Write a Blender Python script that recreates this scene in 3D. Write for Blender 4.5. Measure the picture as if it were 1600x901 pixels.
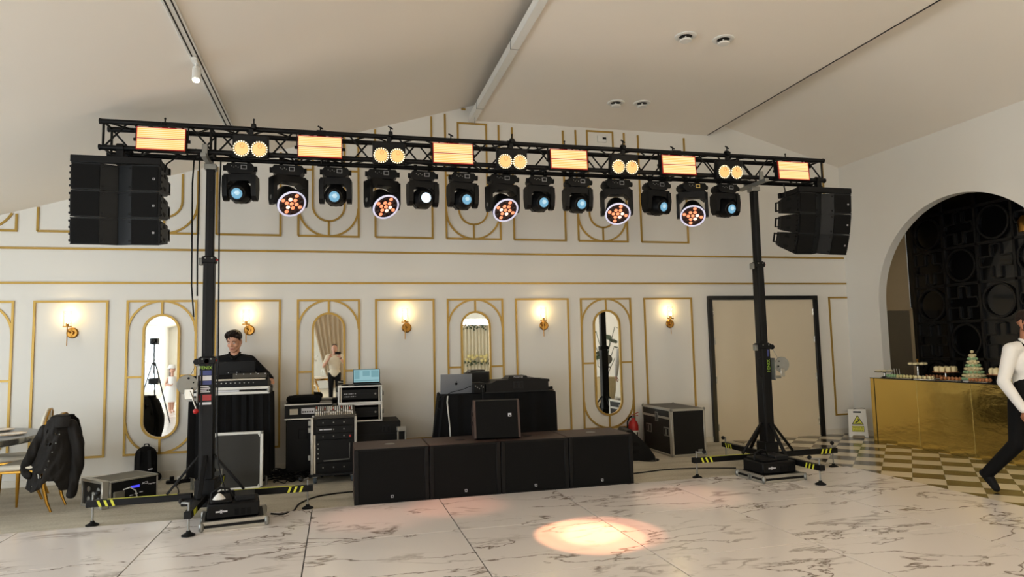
import bpy, bmesh, math, random
from mathutils import Vector, Matrix, Euler

for _o in list(bpy.data.objects):
    bpy.data.objects.remove(_o, do_unlink=True)
SC = bpy.context.scene
COL = SC.collection
PI = math.pi
RND = random.Random(11)

# ------------------------------------------------------------------ camera
cam_data = bpy.data.cameras.new('camera')
cam_data.sensor_fit = 'HORIZONTAL'
cam_data.sensor_width = 36.0
cam_data.lens = 36.0 * 1048.06 / 1600.0
cam_data.clip_start = 0.05
cam_data.clip_end = 200
camera = bpy.data.objects.new('camera', cam_data)
COL.objects.link(camera)
_yaw, _pitch, _roll = 0.255026, 0.0857052, -0.0232083
_fw = Vector((math.sin(_yaw) * math.cos(_pitch), math.cos(_yaw) * math.cos(_pitch), math.sin(_pitch)))
_r = Vector((math.cos(_yaw), -math.sin(_yaw), 0))
_u = _r.cross(_fw)
_r2 = _r * math.cos(_roll) + _u * math.sin(_roll)
_u2 = _u * math.cos(_roll) - _r * math.sin(_roll)
_m = Matrix((_r2, _u2, -_fw)).transposed().to_4x4()
_m.translation = (0, 0, 1.55)
camera.matrix_world = _m
SC.camera = camera

# ------------------------------------------------------------------ world, exposure
SC.view_settings.view_transform = 'Standard'
SC.view_settings.look = 'None'
SC.view_settings.exposure = -0.05
SC.view_settings.gamma = 1.0
SC.view_settings.use_curve_mapping = False
world = bpy.data.worlds.new('world')
SC.world = world
world.use_nodes = True
_bg = world.node_tree.nodes['Background']
_bg.inputs['Color'].default_value = (0.80, 0.90, 1.0, 1)
_bg.inputs['Strength'].default_value = 3.0


def area_light(name, loc, rot, sx, sy, power, col):
    d = bpy.data.lights.new(name, 'AREA')
    d.shape = 'RECTANGLE'
    d.size, d.size_y = sx, sy
    d.energy = power
    d.color = col
    o = bpy.data.objects.new(name, d)
    o.location = loc
    o.rotation_euler = rot
    COL.objects.link(o)
    return o


# daylight through the arched windows of the left wall (y = window centres) and of the rear wall
WIN_LEFT = (-7.4, -4.6, -1.8, 1.0, 3.8, 6.6)
WIN_REAR = (-4.2, 5.6)
for _y in WIN_LEFT:
    area_light('window_daylight', (-6.36, _y, 1.3), (0, -PI / 2, 0), 2.0, 1.5, 72, (0.84, 0.93, 1.0))
for _x in WIN_REAR:
    area_light('window_daylight', (_x, -9.9, 1.55), (-PI / 2, 0, PI), 2.0, 2.4, 170, (1.0, 0.97, 0.92))


# ------------------------------------------------------------------ helpers: materials
def lin(c):
    return tuple((v / 255 / 12.92) if v / 255 <= 0.04045 else ((v / 255 + 0.055) / 1.055) ** 2.4 for v in c)


def mat(name, col, rough=0.5, metal=0.0, var=0.06, vscale=12.0, bump=0.0, bscale=80.0, emit=None, estr=0.0,
        trans=0.0, spec=0.5, coat=0.0, stretch=None):
    m = bpy.data.materials.new(name)
    m.use_nodes = True
    nt = m.node_tree
    b = nt.nodes['Principled BSDF']
    c = lin(col)
    tc = nt.nodes.new('ShaderNodeTexCoord')
    src = tc.outputs['Object']
    if stretch:
        mp = nt.nodes.new('ShaderNodeMapping')
        mp.inputs['Scale'].default_value = stretch
        nt.links.new(src, mp.inputs['Vector'])
        src = mp.outputs['Vector']
    if var > 0:
        n = nt.nodes.new('ShaderNodeTexNoise')
        n.inputs['Scale'].default_value = vscale
        n.inputs['Detail'].default_value = 3
        nt.links.new(src, n.inputs['Vector'])
        mx = nt.nodes.new('ShaderNodeMix')
        mx.data_type = 'RGBA'
        mx.inputs[6].default_value = (*[v * (1 - var) for v in c], 1)
        mx.inputs[7].default_value = (*[min(1, v * (1 + var)) for v in c], 1)
        nt.links.new(n.outputs['Fac'], mx.inputs[0])
        nt.links.new(mx.outputs[2], b.inputs['Base Color'])
    else:
        b.inputs['Base Color'].default_value = (*c, 1)
    b.inputs['Roughness'].default_value = rough
    b.inputs['Metallic'].default_value = metal
    b.inputs['Specular IOR Level'].default_value = spec
    b.inputs['Transmission Weight'].default_value = trans
    b.inputs['Coat Weight'].default_value = coat
    if emit:
        b.inputs['Emission Color'].default_value = (*lin(emit), 1)
        b.inputs['Emission Strength'].default_value = estr
    if bump > 0:
        n2 = nt.nodes.new('ShaderNodeTexNoise')
        n2.inputs['Scale'].default_value = bscale
        n2.inputs['Detail'].default_value = 2
        nt.links.new(src, n2.inputs['Vector'])
        bp = nt.nodes.new('ShaderNodeBump')
        bp.inputs['Strength'].default_value = bump
        bp.inputs['Distance'].default_value = 0.01
        nt.links.new(n2.outputs['Fac'], bp.inputs['Height'])
        nt.links.new(bp.outputs['Normal'], b.inputs['Normal'])
    return m


M = {}
M['wall'] = mat('wall_paint', (226, 223, 215), 0.75, var=0.015, vscale=2, bump=0.03, bscale=60)
M['ceil'] = mat('ceiling_paint', (240, 233, 222), 0.8, var=0.02, vscale=1.2)
M['base'] = mat('skirting_paint', (218, 212, 198), 0.5, var=0.02)
M['gold'] = mat('gold_moulding', (172, 139, 66), 0.38, 0.5, var=0.1, vscale=6)
M['brass'] = mat('antique_brass', (168, 122, 56), 0.28, 0.95, var=0.1)
M['mirror'] = mat('mirror_silver', (235, 238, 236), 0.015, 1.0, var=0)
M['black'] = mat('black_metal', (7, 7, 8), 0.5, 0.0, var=0.15)
M['truss'] = mat('black_truss_paint', (7, 7, 8), 0.5, 0.0, var=0.2)
M['plastic'] = mat('black_plastic', (7, 7, 8), 0.5, var=0.15, bump=0.05, bscale=200)
M['plastic_grey'] = mat('charcoal_plastic', (26, 27, 29), 0.5, var=0.12)
M['grille'] = mat('speaker_grille', (5, 5, 5), 0.8, var=0.25, vscale=400, bump=0.3, bscale=600)
M['woodblack'] = mat('dark_textured_wood', (66, 47, 40), 0.55, var=0.12, vscale=30, bump=0.1, bscale=250)
M['louver'] = mat('grey_louver', (24, 26, 28), 0.5, var=0.1)
M['alu'] = mat('aluminium', (178, 175, 166), 0.34, 0.75, var=0.08, vscale=20)
M['zinc'] = mat('zinc_plate', (138, 138, 133), 0.4, 0.7, var=0.12, vscale=15)
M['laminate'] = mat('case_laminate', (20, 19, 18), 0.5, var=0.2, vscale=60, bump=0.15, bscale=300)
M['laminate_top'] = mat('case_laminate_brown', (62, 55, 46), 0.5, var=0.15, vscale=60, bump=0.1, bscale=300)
M['cloth_black'] = mat('black_drape', (12, 12, 13), 0.9, var=0.3, vscale=8, bump=0.1, bscale=120)
M['jacket'] = mat('black_jacket_fabric', (27, 24, 21), 0.72, var=0.25, vscale=14, bump=0.25, bscale=40)
M['rubber'] = mat('black_rubber', (14, 14, 14), 0.7, var=0.1)
M['cable'] = mat('black_cable', (13, 13, 13), 0.5, var=0.1)
M['cable_white'] = mat('white_cable', (200, 198, 190), 0.5, var=0.05)
M['white'] = mat('white_plastic', (225, 224, 218), 0.45, var=0.03)
M['offwhite'] = mat('cream_paint', (205, 196, 178), 0.5, var=0.03)
M['yellow'] = mat('hazard_yellow', (214, 214, 60), 0.5, var=0.05)
M['red'] = mat('red_paint', (176, 30, 28), 0.4, var=0.06)
M['green'] = mat('green_print', (150, 190, 60), 0.5, var=0.05)
M['blueprint'] = mat('blue_print', (50, 60, 120), 0.5, var=0.05)
M['silver'] = mat('laptop_aluminium', (150, 154, 160), 0.35, 0.6, var=0.03)
M['screen'] = mat('laptop_screen', (10, 14, 16), 0.3, var=0.0, emit=(150, 198, 206), estr=0.8)
M['screen_line'] = mat('laptop_screen_windows', (10, 14, 16), 0.3, var=0.0, emit=(118, 170, 180), estr=0.8)
M['lcd'] = mat('blue_display', (30, 30, 120), 0.3, var=0.0, emit=(70, 70, 230), estr=1.2)
M['door'] = mat('door_leaf_paint', (216, 203, 178), 0.5, var=0.02, vscale=3)
M['doorframe'] = mat('black_door_frame', (13, 12, 12), 0.4, var=0.1)
M['skin'] = mat('skin', (205, 152, 124), 0.5, var=0.05, vscale=20)
M['skin_tan'] = mat('tan_skin', (166, 112, 82), 0.5, var=0.06, vscale=20)
M['hair'] = mat('dark_brown_hair', (32, 21, 15), 0.55, var=0.35, vscale=60, bump=0.6, bscale=90)
M['beard'] = mat('short_beard', (72, 46, 34), 0.7, var=0.2, vscale=60)
M['shirt_white'] = mat('white_shirt', (232, 230, 226), 0.8, var=0.03, bump=0.12, bscale=18)
M['shirt_black'] = mat('black_shirt', (15, 15, 16), 0.85, var=0.2, bump=0.15, bscale=20)
M['shirt_cream'] = mat('cream_tshirt', (226, 214, 190), 0.85, var=0.03, bump=0.1, bscale=20)
M['trousers'] = mat('black_trousers', (11, 11, 12), 0.85, var=0.2)
M['eye'] = mat('eye_white', (225, 220, 214), 0.3, var=0)
M['iris'] = mat('eye_iris', (40, 24, 16), 0.3, var=0)
M['lips'] = mat('lips', (168, 104, 92), 0.5, var=0.05)
M['cream'] = mat('cream_upholstery', (222, 214, 196), 0.7, var=0.04, bump=0.1, bscale=150)
M['chairgold'] = mat('gold_chair_metal', (186, 140, 58), 0.22, 0.9, var=0.12)
M['macaron_green'] = mat('mint_macaron', (150, 186, 140), 0.7, var=0.08)
M['macaron_cream'] = mat('cream_macaron', (226, 210, 164), 0.7, var=0.08)
M['pastry'] = mat('pastry_brown', (176, 116, 74), 0.7, var=0.25, vscale=40)
M['icing'] = mat('icing_cream', (236, 222, 176), 0.6, var=0.06)
M['china'] = mat('white_china', (235, 232, 226), 0.2, var=0.02)
M['leaf'] = mat('dark_green_leaf', (40, 66, 34), 0.45, var=0.3, vscale=20)
M['flower'] = mat('cream_flower', (224, 212, 150), 0.7, var=0.15, vscale=30)
M['drape_white'] = mat('white_drape', (232, 226, 206), 0.85, var=0.04)
M['dress'] = mat('white_dress', (236, 232, 226), 0.85, var=0.03)
M['lens_blue'] = mat('beam_lens', (20, 30, 36), 0.1, var=0.0, emit=(128, 190, 222), estr=0.85)
M['lens_hot'] = mat('beam_lens_lit', (200, 220, 240), 0.1, var=0.1, emit=(215, 240, 255), estr=1.6)
M['wash_ring'] = mat('wash_ring', (210, 210, 230), 0.2, var=0.1, emit=(205, 205, 235), estr=0.55)
M['wash_cell'] = mat('wash_cell', (255, 150, 110), 0.3, var=0.2, vscale=30, emit=(255, 150, 105), estr=0.9)
M['wash_cell_hot'] = mat('wash_cell_hot', (255, 200, 170), 0.3, var=0.1, emit=(255, 214, 190), estr=1.5)
M['wash_face'] = mat('wash_face', (40, 20, 18), 0.15, var=0.3, vscale=60)
M['blinder'] = mat('blinder_reflector', (240, 190, 120), 0.3, var=0.08, vscale=30, emit=(240, 186, 118), estr=0.55)
M['blinder_ring'] = mat('blinder_ring_led', (255, 235, 190), 0.3, var=0, emit=(255, 236, 190), estr=1.3)
M['red_glow'] = mat('strobe_red_edge', (150, 30, 20), 0.4, var=0, emit=(190, 40, 24), estr=0.5)
M['bulb'] = mat('lit_bulb', (255, 245, 220), 0.4, var=0, emit=(255, 246, 214), estr=14.0)
def thin_glass(name, tint, gloss):
    m = bpy.data.materials.new(name)
    m.use_nodes = True
    nt = m.node_tree
    nt.nodes.clear()
    out = nt.nodes.new('ShaderNodeOutputMaterial')
    mx = nt.nodes.new('ShaderNodeMixShader')
    tr = nt.nodes.new('ShaderNodeBsdfTransparent')
    gl = nt.nodes.new('ShaderNodeBsdfGlossy')
    tr.inputs['Color'].default_value = (*tint, 1)
    gl.inputs['Roughness'].default_value = 0.05
    lw = nt.nodes.new('ShaderNodeLayerWeight')
    lw.inputs['Blend'].default_value = gloss
    nt.links.new(lw.outputs['Facing'], mx.inputs[0])
    nt.links.new(tr.outputs[0], mx.inputs[1])
    nt.links.new(gl.outputs[0], mx.inputs[2])
    nt.links.new(mx.outputs[0], out.inputs['Surface'])
    return m


M['glass'] = thin_glass('clear_glass', (0.97, 0.97, 0.95), 0.12)
M['black_gloss'] = mat('black_lacquer', (7, 7, 8), 0.12, var=0.1, coat=0.3)
M['lattice'] = mat('dark_lattice', (17, 15, 12), 0.45, var=0.2)
M['beige_dim'] = mat('lobby_paint', (196, 176, 140), 0.7, var=0.03)
M['joint'] = mat('dark_joint', (40, 36, 32), 0.8, var=0.1)
M['tile_light'] = mat('ivory_tile', (228, 217, 194), 0.16, var=0.05, vscale=8)
M['tile_dark'] = mat('dark_olive_tile', (62, 54, 42), 0.16, var=0.14, vscale=8)
M['steel'] = mat('polished_steel', (190, 188, 182), 0.18, 0.9, var=0.05)
M['apple'] = mat('dark_logo', (16, 16, 18), 0.25, 0.3, var=0)
M['blue_cloth'] = mat('navy_cloth', (22, 30, 70), 0.85, var=0.15)
M['print_black'] = mat('printed_black', (20, 18, 12), 0.6, var=0)
M['sticker'] = mat('printed_sticker_white', (214, 214, 218), 0.5, var=0.05)
M['wicker'] = mat('pale_wicker', (196, 178, 140), 0.8, var=0.15, vscale=60)


for _k in ('black', 'truss', 'plastic', 'grille', 'plastic_grey', 'cloth_black', 'laminate', 'louver', 'shirt_black', 'trousers', 'rubber', 'cable', 'jacket', 'hair'):
    M[_k].node_tree.nodes['Principled BSDF'].inputs['Specular IOR Level'].default_value = 0.22


def strobe_mat():
    m = mat('strobe_led_face', (255, 210, 150), 0.4, var=0)
    nt = m.node_tree
    b = nt.nodes['Principled BSDF']
    tc = nt.nodes.new('ShaderNodeTexCoord')
    w = nt.nodes.new('ShaderNodeTexWave')
    w.bands_direction = 'Z'
    w.inputs['Scale'].default_value = 17
    w.inputs['Distortion'].default_value = 0.4
    nt.links.new(tc.outputs['Object'], w.inputs['Vector'])
    cr = nt.nodes.new('ShaderNodeValToRGB')
    cr.color_ramp.elements[0].color = (*lin((255, 198, 84)), 1)
    cr.color_ramp.elements[1].color = (*lin((255, 242, 192)), 1)
    nt.links.new(w.outputs['Fac'], cr.inputs['Fac'])
    nt.links.new(cr.outputs['Color'], b.inputs['Emission Color'])
    b.inputs['Emission Strength'].default_value = 1.08
    b.inputs['Base Color'].default_value = (0.05, 0.03, 0.01, 1)
    return m


M['strobe'] = strobe_mat()


def marble_mat():
    m = mat('white_marble', (214, 208, 203), 0.14, var=0)
    nt = m.node_tree
    b = nt.nodes['Principled BSDF']
    N, L = nt.nodes.new, nt.links.new
    tc = N('ShaderNodeTexCoord')
    oi = N('ShaderNodeObjectInfo')
    mul = N('ShaderNodeVectorMath')
    mul.operation = 'SCALE'
    comb = N('ShaderNodeCombineXYZ')
    L(oi.outputs['Random'], comb.inputs['X'])
    L(oi.outputs['Random'], comb.inputs['Y'])
    L(comb.outputs[0], mul.inputs[0])
    mul.inputs['Scale'].default_value = 37.0
    add = N('ShaderNodeVectorMath')
    L(tc.outputs['Object'], add.inputs[0])
    L(mul.outputs[0], add.inputs[1])
    mp = N('ShaderNodeMapping')
    mp.inputs['Rotation'].default_value = (0, 0, -0.55)
    mp.inputs['Scale'].default_value = (0.62, 1.5, 1)
    L(add.outputs[0], mp.inputs['Vector'])

    def vein(scale, dist, width, mscale, mlo, mhi, detail):
        n = N('ShaderNodeTexNoise')
        n.inputs['Scale'].default_value = scale
        n.inputs['Detail'].default_value = detail
        n.inputs['Roughness'].default_value = 0.55
        n.inputs['Distortion'].default_value = dist
        L(mp.outputs['Vector'], n.inputs['Vector'])
        s = N('ShaderNodeMath'); s.operation = 'SUBTRACT'; s.inputs[1].default_value = 0.5
        L(n.outputs['Fac'], s.inputs[0])
        a = N('ShaderNodeMath'); a.operation = 'ABSOLUTE'
        L(s.outputs[0], a.inputs[0])
        r = N('ShaderNodeMapRange'); r.interpolation_type = 'SMOOTHSTEP'
        r.inputs['From Min'].default_value = 0.0
        r.inputs['From Max'].default_value = width
        r.inputs['To Min'].default_value = 1.0
        r.inputs['To Max'].default_value = 0.0
        L(a.outputs[0], r.inputs['Value'])
        k = N('ShaderNodeTexNoise')
        k.inputs['Scale'].default_value = mscale
        k.inputs['Detail'].default_value = 1
        L(mp.outputs['Vector'], k.inputs['Vector'])
        r2 = N('ShaderNodeMapRange'); r2.interpolation_type = 'SMOOTHSTEP'
        r2.inputs['From Min'].default_value = mlo
        r2.inputs['From Max'].default_value = mhi
        L(k.outputs['Fac'], r2.inputs['Value'])
        o = N('ShaderNodeMath'); o.operation = 'MULTIPLY'
        L(r.outputs[0], o.inputs[0]); L(r2.outputs[0], o.inputs[1])
        return o.outputs[0]
    v1 = vein(1.2, 0.55, 0.013, 1.1, 0.36, 0.54, 9)
    v2 = vein(2.1, 0.6, 0.034, 1.5, 0.50, 0.66, 9)
    mx = N('ShaderNodeMath'); mx.operation = 'MAXIMUM'
    L(v1, mx.inputs[0])
    sc = N('ShaderNodeMath'); sc.operation = 'MULTIPLY'; sc.inputs[1].default_value = 0.6
    L(v2, sc.inputs[0]); L(sc.outputs[0], mx.inputs[1])
    mix = N('ShaderNodeMix'); mix.data_type = 'RGBA'
    mix.inputs[6].default_value = (*lin((236, 229, 224)), 1)
    mix.inputs[7].default_value = (*lin((134, 119, 108)), 1)
    L(mx.outputs[0], mix.inputs[0])
    L(mix.outputs[2], b.inputs['Base Color'])
    b.inputs['Roughness'].default_value = 0.2
    return m


M['marble'] = marble_mat()


def carpet_mat():
    m = mat('beige_carpet', (150, 140, 120), 0.95, var=0)
    nt = m.node_tree
    b = nt.nodes['Principled BSDF']
    N, L = nt.nodes.new, nt.links.new
    tc = N('ShaderNodeTexCoord')
    mp = N('ShaderNodeMapping')
    mp.inputs['Scale'].default_value = (1.0, 3.0, 1)
    mp.inputs['Rotation'].default_value = (0, 0, 0.35)
    L(tc.outputs['Object'], mp.inputs['Vector'])
    n1 = N('ShaderNodeTexNoise'); n1.inputs['Scale'].default_value = 1.5; n1.inputs['Detail'].default_value = 5
    L(mp.outputs[0], n1.inputs['Vector'])
    n2 = N('ShaderNodeTexNoise'); n2.inputs['Scale'].default_value = 45; n2.inputs['Detail'].default_value = 2
    L(mp.outputs[0], n2.inputs['Vector'])
    ad = N('ShaderNodeMath'); ad.operation = 'ADD'
    L(n1.outputs['Fac'], ad.inputs[0]); L(n2.outputs['Fac'], ad.inputs[1])
    r = N('ShaderNodeMapRange'); r.inputs['From Min'].default_value = 0.65; r.inputs['From Max'].default_value = 1.35
    L(ad.outputs[0], r.inputs['Value'])
    mx = N('ShaderNodeMix'); mx.data_type = 'RGBA'
    mx.inputs[6].default_value = (*lin((160, 151, 131)), 1)
    mx.inputs[7].default_value = (*lin((212, 205, 187)), 1)
    L(r.outputs[0], mx.inputs[0])
    L(mx.outputs[2], b.inputs['Base Color'])
    bp = N('ShaderNodeBump'); bp.inputs['Strength'].default_value = 0.4; bp.inputs['Distance'].default_value = 0.006
    L(n2.outputs['Fac'], bp.inputs['Height']); L(bp.outputs[0], b.inputs['Normal'])
    return m


M['carpet'] = carpet_mat()


def foil_mat():
    m = mat('gold_mirror_foil', (236, 208, 122), 0.16, 1.0, var=0.05, vscale=3)
    nt = m.node_tree
    b = nt.nodes['Principled BSDF']
    N, L = nt.nodes.new, nt.links.new
    tc = N('ShaderNodeTexCoord')
    mp = N('ShaderNodeMapping'); mp.inputs['Scale'].default_value = (1, 1.2, 3.0)
    L(tc.outputs['Object'], mp.inputs['Vector'])
    n = N('ShaderNodeTexNoise'); n.inputs['Scale'].default_value = 3.2; n.inputs['Detail'].default_value = 3
    L(mp.outputs[0], n.inputs['Vector'])
    bp = N('ShaderNodeBump'); bp.inputs['Strength'].default_value = 0.22; bp.inputs['Distance'].default_value = 0.02
    L(n.outputs['Fac'], bp.inputs['Height']); L(bp.outputs[0], b.inputs['Normal'])
    return m


M['foil'] = foil_mat()


def stripe_mat():
    m = mat('striped_curtain', (170, 150, 126), 0.85, var=0)
    nt = m.node_tree
    b = nt.nodes['Principled BSDF']
    N, L = nt.nodes.new, nt.links.new
    tc = N('ShaderNodeTexCoord')
    w = N('ShaderNodeTexNoise'); w.inputs['Scale'].default_value = 9
    mp = N('ShaderNodeMapping'); mp.inputs['Scale'].default_value = (3, 3, 0.05)
    L(tc.outputs['UV'], mp.inputs['Vector']); L(mp.outputs[0], w.inputs['Vector'])
    mx = N('ShaderNodeMix'); mx.data_type = 'RGBA'
    mx.inputs[6].default_value = (*lin((120, 104, 86)), 1)
    mx.inputs[7].default_value = (*lin((206, 190, 164)), 1)
    L(w.outputs['Fac'], mx.inputs[0]); L(mx.outputs[2], b.inputs['Base Color'])
    return m


M['curtain'] = mat('taupe_curtain', (158, 140, 116), 0.85, var=0.1, vscale=4)


# ------------------------------------------------------------------ helpers: meshes
class MB:
    """collects shapes, builds one mesh object"""

    def __init__(s):
        s.v, s.f = [], []

    def add(s, vs, fs, mx=None):
        o = len(s.v)
        s.v += [tuple(mx @ Vector(v)) if mx else tuple(v) for v in vs]
        s.f += [tuple(i + o for i in f) for f in fs]
        return s

    def box(s, x0, y0, z0, x1, y1, z1, bev=0.0, mx=None):
        if bev <= 0:
            vs = [(x0, y0, z0), (x1, y0, z0), (x1, y1, z0), (x0, y1, z0), (x0, y0, z1), (x1, y0, z1), (x1, y1, z1), (x0, y1, z1)]
            return s.add(vs, [(0, 3, 2, 1), (4, 5, 6, 7), (0, 1, 5, 4), (1, 2, 6, 5), (2, 3, 7, 6), (3, 0, 4, 7)], mx)
        b = min(bev, (x1 - x0) / 2.01, (y1 - y0) / 2.01, (z1 - z0) / 2.01)
        X, Y, Z = (x0, x1), (y0, y1), (z0, z1)
        vs, idx = [], {}
        for i in (0, 1):
            for j in (0, 1):
                for k in (0, 1):
                    sx, sy, sz = (b, -b)[i], (b, -b)[j], (b, -b)[k]
                    for a, q in enumerate(((X[i], Y[j] + sy, Z[k] + sz), (X[i] + sx, Y[j], Z[k] + sz), (X[i] + sx, Y[j] + sy, Z[k]))):
                        idx[i, j, k, a] = len(vs)
                        vs.append(q)
        fs = []
        for i in (0, 1):
            fs.append([idx[i, 0, 0, 0], idx[i, 1, 0, 0], idx[i, 1, 1, 0], idx[i, 0, 1, 0]])
            fs.append([idx[0, i, 0, 1], idx[1, i, 0, 1], idx[1, i, 1, 1], idx[0, i, 1, 1]])
            fs.append([idx[0, 0, i, 2], idx[1, 0, i, 2], idx[1, 1, i, 2], idx[0, 1, i, 2]])
            for j in (0, 1):
                fs.append([idx[i, j, 0, 0], idx[i, j, 1, 0], idx[i, j, 1, 1], idx[i, j, 0, 1]])
                fs.append([idx[i, 0, j, 0], idx[i, 1, j, 0], idx[i, 1, j, 2], idx[i, 0, j, 2]])
                fs.append([idx[0, i, j, 1], idx[1, i, j, 1], idx[1, i, j, 2], idx[0, i, j, 2]])
                for k in (0, 1):
                    fs.append([idx[i, j, k, 0], idx[i, j, k, 1], idx[i, j, k, 2]])
        return s.add(vs, fs, mx)

    def cbox(s, c, d, bev=0.0, rot=None):
        mx = Matrix.Translation(c) @ (rot.to_matrix().to_4x4() if rot else Matrix())
        return s.box(-d[0] / 2, -d[1] / 2, -d[2] / 2, d[0] / 2, d[1] / 2, d[2] / 2, bev, mx)

    def bar(s, a, b, w, h, bev=0.0, up=(0, 0, 1)):
        """box beam from a to b; w across, h along up"""
        a, b = Vector(a), Vector(b)
        d = b - a
        l = d.length
        d.normalize()
        u = Vector(up)
        if abs(d.dot(u)) > 0.98:
            u = Vector((0, 1, 0))
        x = d.cross(u).normalized()
        u = x.cross(d)
        mx = Matrix((x, d, u)).transposed().to_4x4()
        mx.translation = a
        return s.box(-w / 2, 0, -h / 2, w / 2, l, h / 2, bev, mx)

    def cyl(s, a, b, r0, r1=None, n=12, caps=True):
        a, b = Vector(a), Vector(b)
        r1 = r0 if r1 is None else r1
        d = (b - a).normalized()
        u = Vector((0, 0, 1)) if abs(d.z) < 0.9 else Vector((1, 0, 0))
        x = d.cross(u).normalized()
        y = d.cross(x)
        vs = []
        for p, r in ((a, r0), (b, r1)):
            for i in range(n):
                t = 2 * PI * i / n
                vs.append(p + x * (r * math.cos(t)) + y * (r * math.sin(t)))
        fs = [(i, (i + 1) % n, n + (i + 1) % n, n + i) for i in range(n)]
        if caps:
            fs += [tuple(range(n - 1, -1, -1)), tuple(range(n, 2 * n))]
        return s.add(vs, fs)

    def tube(s, pts, r, n=8, closed=False):
        P = [Vector(p) for p in pts]
        m = len(P)
        vs, fs = [], []
        x = None
        for i, p in enumerate(P):
            if closed:
                d = P[(i + 1) % m] - P[i - 1]
            else:
                d = P[min(i + 1, m - 1)] - P[max(i - 1, 0)]
            d.normalize()
            if x is None:
                u = Vector((0, 0, 1)) if abs(d.z) < 0.9 else Vector((1, 0, 0))
                x = d.cross(u).normalized()
            else:
                x = (x - d * x.dot(d)).normalized()
            y = d.cross(x)
            rr = r[i] if isinstance(r, (list, tuple)) else r
            for k in range(n):
                t = 2 * PI * k / n
                vs.append(p + x * (rr * math.cos(t)) + y * (rr * math.sin(t)))
        for i in range(m if closed else m - 1):
            j = (i + 1) % m
            for k in range(n):
                fs.append((i * n + k, i * n + (k + 1) % n, j * n + (k + 1) % n, j * n + k))
        if not closed:
            fs += [tuple(range(n - 1, -1, -1)), tuple(range((m - 1) * n, m * n))]
        return s.add(vs, fs)

    def lathe(s, prof, n=24, c=(0, 0, 0), axis=(0, 0, 1), ring=False):
        """prof: (radius, height) pairs"""
        d = Vector(axis).normalized()
        u = Vector((0, 0, 1)) if abs(d.z) < 0.9 else Vector((1, 0, 0))
        x = d.cross(u).normalized()
        y = d.cross(x)
        c = Vector(c)
        vs, fs = [], []
        for r, h in prof:
            for i in range(n):
                t = 2 * PI * i / n
                vs.append(c + d * h + x * (r * math.cos(t)) + y * (r * math.sin(t)))
        m = len(prof)
        for k in range(m if ring else m - 1):
            q = (k + 1) % m
            for i in range(n):
                fs.append((k * n + i, k * n + (i + 1) % n, q * n + (i + 1) % n, q * n + i))
        if ring:
            return s.add(vs, fs)
        if prof[0][0] > 1e-5:
            fs.append(tuple(range(n - 1, -1, -1)))
        if prof[-1][0] > 1e-5:
            fs.append(tuple(range((len(prof) - 1) * n, len(prof) * n)))
        return s.add(vs, fs)

    def prism(s, poly, plane, a, b, mx=None):
        """extrude a 2-D polygon along the third axis from a to b"""
        def P(p, t):
            return {'xy': (p[0], p[1], t), 'xz': (p[0], t, p[1]), 'yz': (t, p[0], p[1])}[plane]
        n = len(poly)
        vs = [P(p, a) for p in poly] + [P(p, b) for p in poly]
        fs = [tuple(range(n - 1, -1, -1)), tuple(range(n, 2 * n))]
        fs += [(i, (i + 1) % n, n + (i + 1) % n, n + i) for i in range(n)]
        return s.add(vs, fs, mx)

    def ball(s, c, r, n=12, m=8, mx=None):
        r = (r, r, r) if not isinstance(r, (tuple, list)) else r
        c = Vector(c)
        vs = [c + Vector((0, 0, r[2]))]
        for j in range(1, m):
            th = PI * j / m
            for i in range(n):
                t = 2 * PI * i / n
                vs.append(c + Vector((r[0] * math.sin(th) * math.cos(t), r[1] * math.sin(th) * math.sin(t), r[2] * math.cos(th))))
        vs.append(c - Vector((0, 0, r[2])))
        fs = [(0, 1 + i, 1 + (i + 1) % n) for i in range(n)]
        for j in range(m - 2):
            for i in range(n):
                fs.append((1 + j * n + i, 1 + (j + 1) * n + i, 1 + (j + 1) * n + (i + 1) % n, 1 + j * n + (i + 1) % n))
        e = len(vs) - 1
        fs += [(e, 1 + (m - 2) * n + (i + 1) % n, 1 + (m - 2) * n + i) for i in range(n)]
        return s.add(vs, fs, mx)

    def ribbon(s, pts, w, y0, y1, closed=False):
        """flat moulding along a polyline in the xz plane, w wide, from y0 to y1 thick, mitred"""
        P = [Vector(p) for p in pts]
        n = len(P)
        if n < 2:
            return s
        vs = []
        for i, p in enumerate(P):
            if closed:
                d0, d1 = (p - P[i - 1]), (P[(i + 1) % n] - p)
            else:
                d0 = p - P[i - 1] if i else P[1] - p
                d1 = P[i + 1] - p if i < n - 1 else p - P[i - 1]
            d0, d1 = d0.normalized(), d1.normalized()
            n0, n1 = Vector((-d0.y, d0.x)), Vector((-d1.y, d1.x))
            q = (n0 + n1)
            q = q / max(0.25, q.length_squared) * 2 if q.length > 1e-4 else n0
            a, b = p + q * (w / 2), p - q * (w / 2)
            vs += [(a.x, y0, a.y), (b.x, y0, b.y), (b.x, y1, b.y), (a.x, y1, a.y)]
        fs = []
        for i in range(n if closed else n - 1):
            j = (i + 1) % n
            for k in range(4):
                fs.append((i * 4 + k, i * 4 + (k + 1) % 4, j * 4 + (k + 1) % 4, j * 4 + k))
        if not closed:
            fs += [(0, 1, 2, 3), tuple(4 * (n - 1) + k for k in (3, 2, 1, 0))]
        return s.add(vs, fs)

    def xform(s, mx):
        s.v = [tuple(mx @ Vector(v)) for v in s.v]
        return s

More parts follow.
